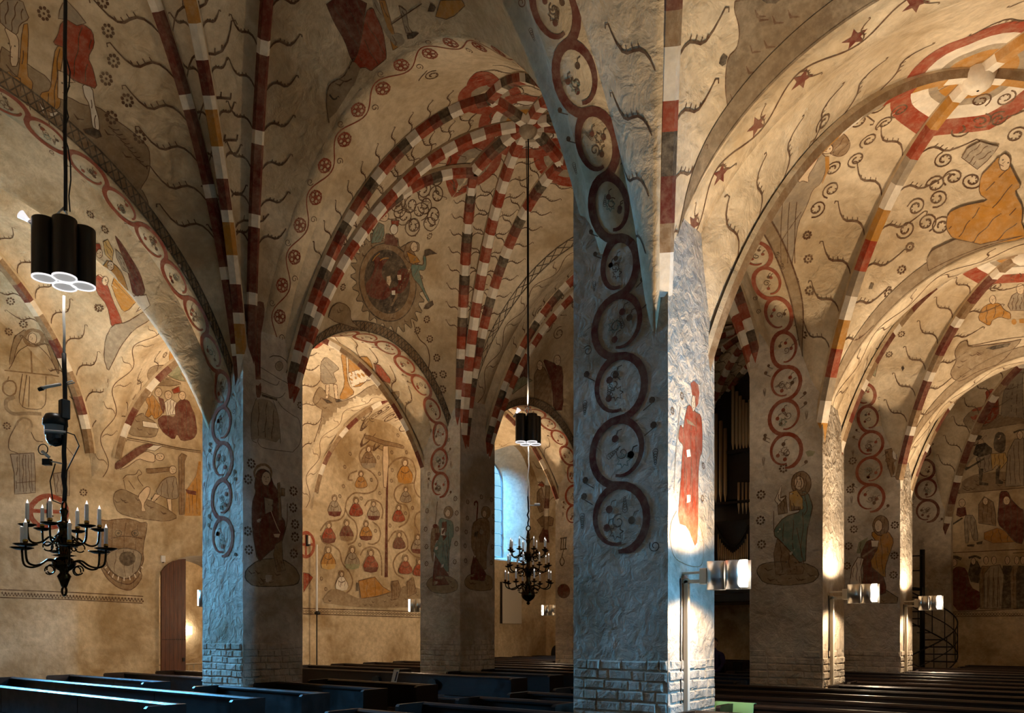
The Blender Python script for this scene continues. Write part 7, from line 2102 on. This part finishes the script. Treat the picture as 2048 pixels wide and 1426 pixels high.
 ('l','dark',0.059,'-69,241;-17,270'),
 ('f','dark',0,'-32,241;-19,239;-23,197;-5,191;-6,184;-30,188'),
 ('f','dark',0,'8,319;16,345;33,346;42,331;40,286;26,281;10,294'),
 ('F','skin|line',0.017,'29,335;28,331;27,327;25,325;23,324;20,325;18,328;17,332;16,336;17,340;19,343;21,345;23,346;26,345;27,343;28,339'),
 ('F','yellow|dark',0.017,'1,283;40,281;47,256;26,229;19,247;5,232'),
 ('f','dark',0,'15,231;28,246;23,201;35,191;33,184;14,187'),
 ('F','grey|dark',0.017,'47,281;65,319;89,320;89,173;40,176'),
 ('F','skin|line',0.016,'87,329;86,324;84,320;82,317;79,317;76,318;74,321;72,326;71,331;72,336;74,340;76,342;79,343;82,341;84,338;86,334'),
 ('l','dark',0.057,'62,340;76,345;89,345'),
 ('f','maroon',0,'-95,98;-92,122;-69,122;-65,96;-84,91'),
 ('F','skin|line',0.017,'-69,135;-70,131;-72,127;-75,124;-78,123;-82,125;-85,128;-87,132;-87,137;-87,142;-85,146;-82,148;-78,149;-75,148;-72,145;-70,140'),
 ('F','grey|dark',0.017,'-73,97;-43,94;-32,13;-47,14;-58,61;-60,6;-69,7'),
 ('l','dark',0.051,'-113,65;-77,88'),
 ('f','dark',0,'-65,2;-43,2;-45,-6;-63,-4'),
 ('f','dark',0,'-39,7;-21,11;-23,1;-37,1'),
 ('F','brown|dark',0.017,'-32,68;-32,127;-17,151;8,131;15,89;15,56'),
 ('F','skin|line',0.017,'-6,135;-7,130;-8,127;-11,124;-14,124;-16,125;-19,128;-20,132;-21,136;-20,141;-19,144;-16,147;-14,147;-11,146;-8,143;-7,139'),
 ('F','ochre|line',0.013,'-17,37;19,49;51,32;69,2;8,2;-17,16'),
 ('F','maroon|dark',0.021,'19,64;23,122;26,163;47,161;55,135;79,104;89,99;89,-7;65,2;44,33'),
 ('F','skin|line',0.017,'53,131;52,126;50,122;47,119;44,119;40,120;37,123;35,128;35,133;35,138;37,142;40,145;44,145;47,144;50,141;52,136'),
 ('f','maroon',0,'-107,-209;-109,-81;-92,-64;-65,-74;-54,-134;-25,-152;-25,-206'),
 ('l','dark',0.094,'-122,-39;-99,-34;-80,-43'),
 ('F','skin|line',0.017,'-93,-54;-93,-58;-95,-62;-98,-64;-101,-65;-104,-64;-107,-61;-109,-57;-110,-53;-109,-48;-107,-44;-104,-42;-101,-41;-98,-42;-95,-45;-93,-49'),
 ('f','dark',0,'-62,-91;-54,-53;-36,-50;-25,-76;-32,-122;-54,-117'),
 ('F','skin|line',0.017,'-40,-52;-41,-56;-42,-60;-44,-62;-47,-63;-49,-62;-51,-59;-53,-55;-53,-51;-53,-47;-51,-44;-49,-41;-47,-41;-44,-42;-42,-44;-41,-48'),
 ('l','dark',0.067,'-60,-40;-41,-35;-26,-44'),
 ('F','brown|dark',0.017,'-28,-202;-30,-92;-23,-68;-1,-69;7,-94;3,-202'),
 ('F','skin|dark',0.017,'-5,-51;-6,-56;-7,-60;-9,-62;-12,-63;-14,-62;-16,-59;-18,-55;-18,-50;-18,-45;-16,-41;-14,-39;-12,-38;-9,-39;-7,-42;-6,-46'),
 ('F','grey|dark',0.017,'-6,-202;-8,-93;-1,-69;21,-70;29,-95;24,-203'),
 ('F','skin|dark',0.017,'16,-52;16,-57;15,-61;12,-63;10,-64;7,-63;5,-60;4,-56;3,-51;4,-46;5,-42;7,-40;10,-39;12,-40;15,-43;16,-47'),
 ('F','dark|dark',0.017,'30,-203;28,-95;35,-70;56,-71;64,-96;60,-203'),
 ('F','skin|dark',0.017,'52,-54;52,-58;50,-62;48,-65;46,-66;43,-65;41,-62;40,-58;39,-53;40,-48;41,-44;43,-42;46,-41;48,-42;50,-45;52,-49'),
 ('F','brown|dark',0.016,'55,-203;53,-96;60,-71;81,-72;88,-97;84,-204'),
 ('F','skin|dark',0.016,'77,-55;76,-60;75,-64;73,-66;70,-67;68,-66;66,-63;65,-59;64,-54;65,-50;66,-46;68,-43;70,-42;73,-43;75,-46;76,-50'),
 ('F','dark|dark',0.016,'71,-204;69,-97;76,-72;97,-73;105,-98;101,-204'),
 ('F','skin|dark',0.016,'93,-56;92,-61;91,-64;89,-67;87,-68;84,-67;82,-64;81,-60;80,-55;81,-51;82,-47;84,-44;87,-43;89,-44;91,-47;92,-51'),
 ('F','grey|dark',0.021,'-17,-202;-17,-93;1,-69;26,-66;37,-99;30,-203'),
 ('l','line',0.021,'-6,-102;-8,-198'),
 ('l','line',0.021,'8,-102;7,-198'),
 ('l','line',0.021,'21,-103;19,-199'),
 ('l','line',0.02,'-107,-212;89,-204'),
 ('l','line',0.02,'-107,-227;89,-226'),
 ('l','line',0.013,'-105,-219;-101,-214;-97,-219;-101,-224;-105,-219'),
 ('l','line',0.013,'-97,-219;-92,-214;-88,-219;-92,-224;-97,-219'),
 ('l','line',0.013,'-88,-219;-84,-214;-80,-219;-84,-224;-88,-219'),
 ('l','line',0.013,'-80,-219;-76,-214;-72,-219;-76,-224;-80,-219'),
 ('l','line',0.013,'-72,-219;-68,-214;-63,-219;-68,-224;-72,-219'),
 ('l','line',0.013,'-63,-219;-59,-214;-55,-219;-59,-224;-63,-219'),
 ('l','line',0.013,'-55,-219;-51,-214;-47,-219;-51,-225;-55,-219'),
 ('l','line',0.013,'-47,-219;-43,-214;-39,-220;-43,-225;-47,-219'),
 ('l','line',0.013,'-39,-220;-35,-215;-31,-220;-35,-225;-39,-220'),
 ('l','line',0.013,'-31,-220;-27,-215;-23,-220;-27,-225;-31,-220'),
 ('l','line',0.013,'-23,-220;-19,-215;-15,-220;-19,-225;-23,-220'),
 ('l','line',0.013,'-15,-220;-11,-215;-7,-220;-11,-225;-15,-220'),
 ('l','line',0.013,'-7,-220;-3,-215;1,-220;-3,-225;-7,-220'),
 ('l','line',0.013,'1,-220;5,-215;9,-220;5,-225;1,-220'),
 ('l','line',0.013,'9,-220;13,-215;17,-220;13,-225;9,-220'),
 ('l','line',0.013,'17,-220;21,-215;25,-220;21,-225;17,-220'),
 ('l','line',0.012,'25,-220;29,-215;33,-220;29,-225;25,-220'),
 ('l','line',0.012,'33,-220;37,-215;41,-220;37,-225;33,-220'),
 ('l','line',0.012,'41,-220;45,-216;49,-221;45,-225;41,-220'),
 ('l','line',0.012,'49,-221;52,-216;56,-221;52,-226;49,-221'),
 ('l','line',0.012,'56,-221;60,-216;64,-221;60,-226;56,-221'),
 ('l','line',0.012,'64,-221;68,-216;72,-221;68,-226;64,-221'),
 ('l','line',0.012,'72,-221;76,-216;79,-221;76,-226;72,-221'),
 ('l','line',0.012,'79,-221;83,-216;87,-221;83,-226;79,-221'),
]),
('painted_soldiers','RW',(-1.64, 29.2, 4.61),(0.0, -1.0, 0.0),[
 ('l','line',0.023,'-94,166;82,159'),
 ('l','line',0.023,'-129,-20;82,-21'),
 ('f','earth',0,'-94,166;-73,178;-71,198;-32,216;34,214;82,200;82,161;-26,161;-83,159'),
 ('f','dark',0,'-44,276;-36,303;-12,305;4,285;4,273;-16,256'),
 ('f','dark',0,'-44,336;-21,327;-24,319;-37,315'),
 ('F','skin|line',0.016,'-17,306;-18,302;-19,298;-21,296;-24,296;-26,297;-29,300;-30,304;-31,308;-30,312;-29,316;-26,318;-24,318;-21,317;-19,314;-18,311'),
 ('F','grey|dark',0.016,'-36,262;1,270;8,221;-16,216;-29,233'),
 ('l','dark',0.056,'-63,229;-16,258'),
 ('f','dark',0,'-29,229;-17,228;-21,188;-4,182;-6,175;-27,179'),
 ('f','dark',0,'8,305;14,332;30,331;39,316;37,273;24,269;9,280'),
 ('F','skin|line',0.016,'27,320;26,316;25,312;23,310;21,309;18,311;17,313;15,317;15,321;15,326;17,329;18,331;21,332;23,331;25,328;26,324'),
 ('F','yellow|dark',0.016,'1,270;37,269;43,244;24,219;17,236;4,221'),
 ('f','dark',0,'14,220;26,235;21,191;32,182;30,175;12,178'),
 ('F','grey|dark',0.016,'43,268;60,305;82,306;82,165;37,168'),
 ('F','skin|line',0.016,'79,314;79,309;77,305;75,303;72,302;70,304;67,307;66,311;65,316;66,321;67,325;70,327;72,327;75,326;77,323;79,319'),
 ('l','dark',0.055,'56,325;69,329;82,329'),
 ('f','maroon',0,'-87,94;-83,116;-63,116;-59,91;-76,87'),
 ('F','skin|line',0.016,'-63,129;-64,124;-65,120;-68,118;-71,117;-74,119;-77,122;-79,126;-80,130;-79,135;-77,139;-74,141;-71,142;-68,141;-65,138;-64,134'),
 ('F','grey|dark',0.016,'-66,92;-39,89;-29,12;-42,13;-53,58;-54,6;-63,6'),
 ('l','dark',0.049,'-102,61;-70,84'),
 ('f','dark',0,'-59,2;-39,1;-41,-7;-58,-4'),
 ('f','dark',0,'-36,6;-19,11;-21,1;-34,0'),
 ('F','brown|dark',0.016,'-29,64;-29,121;-16,143;8,125;14,85;14,53'),
 ('F','skin|line',0.016,'-6,128;-6,124;-8,121;-10,118;-12,118;-15,119;-17,122;-18,125;-19,130;-18,134;-17,138;-15,140;-12,140;-10,139;-8,137;-6,133'),
 ('F','ochre|line',0.012,'-16,35;17,47;47,31;63,2;8,2;-16,15'),
 ('F','maroon|dark',0.02,'17,61;21,116;24,155;43,153;50,129;72,99;82,94;82,-7;60,2;40,31'),
 ('F','skin|line',0.016,'49,125;48,120;46,116;43,114;40,113;37,115;34,118;32,122;32,127;32,132;34,135;37,138;40,139;43,137;46,134;48,130'),
 ('f','maroon',0,'-97,-200;-99,-77;-83,-62;-59,-71;-49,-128;-22,-145;-22,-197'),
 ('l','dark',0.09,'-111,-38;-90,-33;-73,-42'),
 ('F','skin|line',0.016,'-84,-52;-85,-56;-87,-59;-89,-62;-92,-63;-95,-62;-97,-59;-99,-55;-100,-51;-99,-46;-97,-43;-95,-40;-92,-40;-89,-41;-87,-43;-85,-47'),
 ('f','dark',0,'-56,-87;-49,-51;-32,-48;-22,-73;-29,-117;-49,-112'),
 ('F','skin|line',0.016,'-36,-50;-37,-54;-38,-57;-40,-59;-42,-60;-45,-59;-47,-57;-48,-53;-48,-49;-48,-45;-47,-42;-45,-40;-42,-39;-40,-40;-38,-42;-37,-46'),
 ('l','dark',0.064,'-54,-39;-37,-34;-24,-43'),
 ('F','brown|dark',0.016,'-26,-193;-27,-89;-21,-65;-1,-66;7,-90;3,-194'),
 ('F','skin|dark',0.016,'-5,-49;-5,-53;-6,-57;-8,-60;-11,-61;-13,-59;-15,-57;-16,-53;-17,-48;-16,-44;-15,-40;-13,-37;-11,-36;-8,-38;-6,-40;-5,-44'),
 ('F','grey|dark',0.016,'-6,-194;-7,-90;-1,-66;19,-67;26,-91;22,-194'),
 ('F','skin|dark',0.016,'15,-50;15,-54;13,-58;11,-61;9,-62;7,-61;5,-58;4,-54;3,-49;4,-45;5,-41;7,-38;9,-38;11,-39;13,-41;15,-45'),
 ('F','dark|dark',0.016,'27,-194;26,-91;32,-67;51,-68;59,-92;55,-195'),
 ('F','skin|dark',0.016,'48,-52;47,-56;46,-60;44,-62;42,-63;40,-62;38,-59;36,-56;36,-51;36,-46;38,-43;40,-40;42,-39;44,-40;46,-43;47,-47'),
 ('F','brown|dark',0.016,'50,-195;48,-92;55,-69;74,-69;81,-93;77,-195'),
 ('F','skin|dark',0.016,'70,-53;70,-57;68,-61;67,-64;64,-64;62,-63;60,-61;59,-57;59,-52;59,-48;60,-44;62,-41;64,-41;67,-42;68,-44;70,-48'),
 ('F','dark|dark',0.016,'65,-195;63,-93;70,-69;89,-70;96,-94;92,-195'),
 ('F','skin|dark',0.016,'85,-54;85,-58;83,-62;81,-64;79,-65;77,-64;75,-61;74,-58;74,-53;74,-49;75,-45;77,-42;79,-42;81,-43;83,-45;85,-49'),
 ('F','grey|dark',0.02,'-16,-193;-16,-89;1,-66;24,-63;34,-95;27,-194'),
 ('l','line',0.02,'-6,-98;-7,-190'),
 ('l','line',0.02,'8,-98;6,-190'),
 ('l','line',0.02,'19,-99;18,-190'),
 ('l','line',0.02,'-97,-202;82,-195'),
 ('l','line',0.02,'-97,-217;82,-217'),
 ('l','line',0.012,'-95,-209;-92,-204;-88,-209;-92,-214;-95,-209'),
 ('l','line',0.012,'-88,-209;-84,-205;-80,-209;-84,-214;-88,-209'),
 ('l','line',0.012,'-80,-209;-76,-205;-73,-210;-76,-214;-80,-209'),
 ('l','line',0.012,'-73,-210;-69,-205;-65,-210;-69,-214;-73,-210'),
 ('l','line',0.012,'-65,-210;-61,-205;-58,-210;-61,-215;-65,-210'),
 ('l','line',0.012,'-58,-210;-54,-205;-50,-210;-54,-215;-58,-210'),
 ('l','line',0.012,'-50,-210;-46,-205;-43,-210;-46,-215;-50,-210'),
 ('l','line',0.012,'-43,-210;-39,-205;-35,-210;-39,-215;-43,-210'),
 ('l','line',0.012,'-35,-210;-32,-205;-28,-210;-32,-215;-35,-210'),
 ('l','line',0.012,'-28,-210;-24,-205;-21,-210;-24,-215;-28,-210'),
 ('l','line',0.012,'-21,-210;-17,-205;-13,-210;-17,-215;-21,-210'),
 ('l','line',0.012,'-13,-210;-10,-206;-6,-210;-10,-215;-13,-210'),
 ('l','line',0.012,'-6,-210;-2,-206;1,-210;-2,-215;-6,-210'),
 ('l','line',0.012,'1,-210;5,-206;9,-211;5,-215;1,-210'),
 ('l','line',0.012,'9,-211;12,-206;16,-211;12,-215;9,-211'),
 ('l','line',0.012,'16,-211;19,-206;23,-211;19,-215;16,-211'),
 ('l','line',0.012,'23,-211;27,-206;30,-211;27,-216;23,-211'),
 ('l','line',0.012,'30,-211;34,-206;37,-211;34,-216;30,-211'),
 ('l','line',0.012,'37,-211;41,-206;44,-211;41,-216;37,-211'),
 ('l','line',0.012,'44,-211;48,-206;51,-211;48,-216;44,-211'),
 ('l','line',0.012,'51,-211;55,-206;59,-211;55,-216;51,-211'),
 ('l','line',0.012,'59,-211;62,-207;66,-211;62,-216;59,-211'),
 ('l','line',0.012,'66,-211;69,-207;73,-211;69,-216;66,-211'),
 ('l','line',0.012,'73,-211;76,-207;80,-211;76,-216;73,-211'),
]),
('painted_soldiers','RW',(0.02, 29.2, 4.5),(0.0, -1.0, 0.0),[
 ('l','line',0.023,'-86,158;75,153'),
 ('l','line',0.023,'-118,-20;75,-20'),
 ('f','earth',0,'-86,158;-67,170;-65,189;-30,206;31,205;75,192;75,155;-24,154;-76,152'),
 ('f','dark',0,'-40,264;-33,290;-11,293;4,273;4,262;-14,245'),
 ('f','dark',0,'-40,322;-19,313;-22,306;-34,302'),
 ('F','skin|line',0.015,'-16,293;-16,289;-18,286;-20,284;-22,283;-24,284;-26,287;-28,291;-28,295;-28,299;-26,302;-24,304;-22,305;-20,304;-18,301;-16,297'),
 ('F','grey|dark',0.015,'-33,251;1,258;7,212;-14,207;-27,223'),
 ('l','dark',0.054,'-58,219;-14,247'),
 ('f','dark',0,'-27,220;-16,218;-19,180;-4,175;-5,168;-25,171'),
 ('f','dark',0,'7,292;13,318;28,317;35,303;34,261;22,257;8,269'),
 ('F','skin|line',0.015,'24,306;24,302;23,299;21,297;19,297;17,298;15,300;14,304;14,308;14,312;15,315;17,317;19,318;21,317;23,314;24,311'),
 ('F','yellow|dark',0.015,'1,258;34,258;40,234;22,210;16,226;4,212'),
 ('f','dark',0,'13,211;23,225;19,183;29,175;28,168;11,171'),
 ('F','grey|dark',0.015,'40,257;55,293;75,293;75,158;34,161'),
 ('F','skin|line',0.015,'73,301;72,297;71,293;69,291;66,290;64,291;62,294;60,298;60,303;60,308;62,311;64,314;66,314;69,313;71,310;72,306'),
 ('l','dark',0.053,'52,312;63,316;75,316'),
 ('f','maroon',0,'-80,89;-76,111;-58,111;-54,87;-70,83'),
 ('F','skin|line',0.016,'-58,123;-58,119;-60,115;-63,113;-65,112;-68,113;-71,116;-72,120;-73,125;-72,129;-71,133;-68,135;-65,136;-63,134;-60,132;-58,128'),
 ('F','grey|dark',0.016,'-61,88;-36,85;-27,11;-39,12;-48,56;-50,5;-58,6'),
 ('l','dark',0.047,'-94,58;-64,80'),
 ('f','dark',0,'-54,2;-36,1;-37,-6;-53,-4'),
 ('f','dark',0,'-33,6;-17,10;-19,1;-31,0'),
 ('F','brown|dark',0.015,'-27,62;-27,115;-14,137;7,120;13,81;13,51'),
 ('F','skin|line',0.015,'-5,123;-6,119;-7,116;-9,113;-11,113;-14,114;-16,116;-17,120;-17,124;-17,128;-16,132;-14,134;-11,134;-9,133;-7,131;-6,127'),
 ('F','ochre|line',0.012,'-14,34;16,45;43,29;58,2;7,2;-14,14'),
 ('F','maroon|dark',0.019,'16,58;19,111;22,149;40,147;46,124;66,95;75,91;75,-7;55,2;37,30'),
 ('F','skin|line',0.015,'45,120;44,115;42,112;40,109;37,109;34,110;31,113;30,117;29,122;30,126;31,130;34,132;37,133;40,132;42,129;44,125'),
 ('f','maroon',0,'-89,-192;-91,-74;-76,-59;-54,-68;-45,-123;-20,-139;-20,-189'),
 ('l','dark',0.086,'-102,-36;-83,-32;-67,-40'),
 ('F','skin|line',0.016,'-77,-50;-78,-54;-79,-57;-82,-59;-84,-60;-87,-59;-89,-57;-91,-53;-91,-49;-91,-45;-89,-41;-87,-39;-84,-38;-82,-39;-79,-42;-78,-45'),
 ('f','dark',0,'-51,-84;-45,-49;-30,-46;-20,-70;-27,-112;-45,-107'),
 ('F','skin|line',0.015,'-33,-48;-34,-52;-35,-55;-37,-57;-39,-58;-41,-57;-43,-55;-44,-51;-45,-47;-44,-44;-43,-40;-41,-38;-39,-38;-37,-38;-35,-41;-34,-44'),
 ('l','dark',0.062,'-50,-37;-34,-32;-22,-41'),
 ('F','brown|dark',0.015,'-24,-185;-25,-85;-19,-62;-1,-63;6,-86;2,-186'),
 ('F','skin|dark',0.015,'-4,-47;-5,-51;-6,-55;-8,-57;-10,-58;-12,-57;-14,-54;-15,-51;-15,-46;-15,-42;-14,-38;-12,-36;-10,-35;-8,-36;-6,-39;-5,-42'),
 ('F','grey|dark',0.015,'-5,-185;-7,-86;-1,-63;17,-64;24,-87;20,-186'),
 ('F','skin|dark',0.015,'14,-48;13,-52;12,-56;11,-58;8,-59;6,-58;5,-55;3,-52;3,-47;3,-43;5,-39;6,-37;8,-36;11,-37;12,-40;13,-43'),
 ('F','dark|dark',0.015,'25,-186;23,-87;29,-65;47,-65;54,-88;50,-186'),
 ('F','skin|dark',0.015,'44,-49;43,-54;42,-57;40,-60;38,-60;36,-59;35,-57;33,-53;33,-49;33,-44;35,-41;36,-38;38,-38;40,-39;42,-41;43,-45'),
 ('F','brown|dark',0.015,'46,-186;44,-88;50,-66;68,-66;74,-89;71,-187'),
 ('F','skin|dark',0.015,'64,-50;64,-55;63,-58;61,-61;59,-61;57,-61;55,-58;54,-54;54,-50;54,-46;55,-42;57,-40;59,-39;61,-40;63,-42;64,-46'),
 ('F','dark|dark',0.015,'60,-187;58,-89;64,-66;82,-67;88,-90;84,-187'),
 ('F','skin|dark',0.015,'78,-51;78,-55;76,-59;75,-61;73,-62;71,-61;69,-59;68,-55;68,-51;68,-46;69,-43;71,-40;73,-40;75,-41;76,-43;78,-47'),
 ('F','grey|dark',0.019,'-14,-185;-14,-85;1,-63;22,-60;31,-91;25,-186'),
 ('l','line',0.019,'-5,-94;-6,-182'),
 ('l','line',0.019,'7,-94;6,-182'),
 ('l','line',0.019,'17,-94;16,-182'),
 ('l','line',0.019,'-89,-194;75,-187'),
 ('l','line',0.019,'-89,-208;75,-207'),
 ('l','line',0.012,'-87,-201;-84,-196;-81,-201;-84,-205;-87,-201'),
 ('l','line',0.012,'-81,-201;-77,-196;-74,-201;-77,-205;-81,-201'),
 ('l','line',0.012,'-74,-201;-70,-196;-67,-201;-70,-205;-74,-201'),
 ('l','line',0.012,'-67,-201;-63,-196;-60,-201;-63,-206;-67,-201'),
 ('l','line',0.012,'-60,-201;-56,-196;-53,-201;-56,-206;-60,-201'),
 ('l','line',0.012,'-53,-201;-49,-196;-46,-201;-49,-206;-53,-201'),
 ('l','line',0.012,'-46,-201;-43,-196;-39,-201;-43,-206;-46,-201'),
 ('l','line',0.012,'-39,-201;-36,-197;-32,-201;-36,-206;-39,-201'),
 ('l','line',0.012,'-32,-201;-29,-197;-26,-201;-29,-206;-32,-201'),
 ('l','line',0.012,'-26,-201;-22,-197;-19,-201;-22,-206;-26,-201'),
 ('l','line',0.012,'-19,-201;-16,-197;-12,-201;-16,-206;-19,-201'),
 ('l','line',0.012,'-12,-201;-9,-197;-6,-202;-9,-206;-12,-201'),
 ('l','line',0.011,'-6,-202;-2,-197;1,-202;-2,-206;-6,-202'),
 ('l','line',0.011,'1,-202;4,-197;8,-202;4,-206;1,-202'),
 ('l','line',0.011,'8,-202;11,-197;14,-202;11,-206;8,-202'),
 ('l','line',0.011,'14,-202;18,-197;21,-202;18,-206;14,-202'),
 ('l','line',0.011,'21,-202;24,-197;28,-202;24,-207;21,-202'),
 ('l','line',0.011,'28,-202;31,-197;34,-202;31,-207;28,-202'),
 ('l','line',0.011,'34,-202;37,-198;41,-202;37,-207;34,-202'),
 ('l','line',0.011,'41,-202;44,-198;47,-202;44,-207;41,-202'),
 ('l','line',0.011,'47,-202;50,-198;54,-202;50,-207;47,-202'),
 ('l','line',0.011,'54,-202;57,-198;60,-202;57,-207;54,-202'),
 ('l','line',0.011,'60,-202;63,-198;67,-202;63,-207;60,-202'),
 ('l','line',0.011,'67,-202;70,-198;73,-203;70,-207;67,-202'),
]),
]
def soft(q, closed, n=2):
    """round the corners of a brush stroke"""
    for _ in range(n):
        out = [] if closed else [q[0]]
        for i in range(len(q) if closed else len(q)-1):
            a, b = q[i], q[(i+1) % len(q)]
            out += [(a[0]*.8+b[0]*.2, a[1]*.8+b[1]*.2), (a[0]*.2+b[0]*.8, a[1]*.2+b[1]*.8)]
        q = out if closed else out+[q[-1]]
    return q
def inside(q, x, y):
    c = False
    for i in range(len(q)):
        (x0, y0), (x1, y1) = q[i], q[i-1]
        if (y0 > y) != (y1 > y) and x < (x1-x0)*(y-y0)/(y1-y0)+x0: c = not c
    return c
def details(I, F, q, mat, lf):
    """brush lines inside a painted shape: robe folds, tufts on the ground, a face"""
    xs, ys = [p[0] for p in q], [p[1] for p in q]; x0, x1, y0, y1 = min(xs), max(xs), min(ys), max(ys); w, h = x1-x0, y1-y0
    r = random.Random(int((x0+y0)*100))
    if mat == 'paint_skin':
        if w > .09 and h > .09 and max(w, h) < .5 and h < 2.2*w:
            cx, cy = (x0+x1)/2, (y0+y1)/2
            for s in (-1, 1): I.disc(F, (cx+s*w*.2, cy+h*.1), w*.06, 'paint_dark', lf, 6)
            I.line(F, [(cx, cy+h*.08), (cx-w*.05, cy-h*.1), (cx+w*.02, cy-h*.12)], .008, 'paint_line', lf)
            I.line(F, [(cx-w*.14, cy-h*.24), (cx+w*.14, cy-h*.24)], .009, 'paint_maroon', lf)
        return
    if mat in ('paint_earth', 'paint_umber'):
        for _ in range(min(40, int(w*h*14)+3)):
            x, y = r.uniform(x0, x1), r.uniform(y0, y1); d = .09
            if all(inside(q, x+a, y+b) for a, b in ((-d, -d*.5), (d, d*.5), (d, -d*.5), (-d, d*.5))):
                I.line(F, [(x-d, y+.03), (x-.03, y-.025), (x+d*.7, y+.0)], [.01, .03, .01], 'paint_line', lf)
        return
    if h > .35 and h > .5*w and mat not in ('paint_dark', 'paint_line', 'paint_skin'):
        n = 3 if w > .3 else 2
        for k in range(n):
            f = (k+1)/(n+1); run = []; lean = r.uniform(-.12, .12)*w
            for i in range(15):
                t = .06+.88*i/14; x = x0+w*f+lean*(t-.5)+.012*math.sin(i*.9+k); y = y0+h*t
                if inside(q, x-.03, y) and inside(q, x+.03, y): run.append((x, y))
                else:
                    if len(run) > 3: I.line(F, run, .014, 'paint_line' if mat != 'paint_maroon' else 'paint_dark', lf)
                    run = []
            if len(run) > 3: I.line(F, run, .014, 'paint_line' if mat != 'paint_maroon' else 'paint_dark', lf)
PARENT = {'LW': wl, 'LWb': wl, 'LWc': wl, 'RW': we}
for k, o in BO.items(): PARENT[k] = o
for k, v in PILLAR.items(): PARENT['P'+k] = v[0]
for name, sk, c, n, shapes in MURALS:
    F = Frame(c, n, None, SURF[sk], 2.5 if sk[:2] in ('LW', 'RW') or sk in BO else .6); I = Ink()
    inc = {'LW': .0006, 'RW': .0003}.get(sk[:2], .0004 if sk[0] == 'P' else .0010); lf = .003
    for kind, mat, w, pts in shapes:
        q = [tuple(int(v)/100 for v in p.split(',')) for p in pts.split(';')]; mat, _, edge = ('paint_'+mat).partition('|'); lf += inc
        if kind in 'fF':
            q = soft(q, True, 1) if len(q) > 6 and max(math.dist(q[0], t) for t in q) > .4 else q
            I.poly(F, q, mat, lf, {'LW': .15, 'RW': .25}.get(sk[:2], .25 if sk[0] == 'P' else .09))
            details(I, F, q, mat, lf+inc*.9)
            if edge: I.line(F, q+[q[0]], max(w, .012), 'paint_'+edge, lf+inc*.6)
        elif kind == 'l': I.line(F, soft(q, False) if 2 < len(q) < 16 else q, max(w, .012), mat, lf)
        elif kind == 'r': rosette(I, F, q[0], w, mat)
        elif kind == 's': spiral(I, F, q[0], w, mat, 1.5, (q[0][0]*7) % 6, 1 if int(q[0][1]*10) % 2 else -1, .022)
    I.build(name, PARENT[sk])
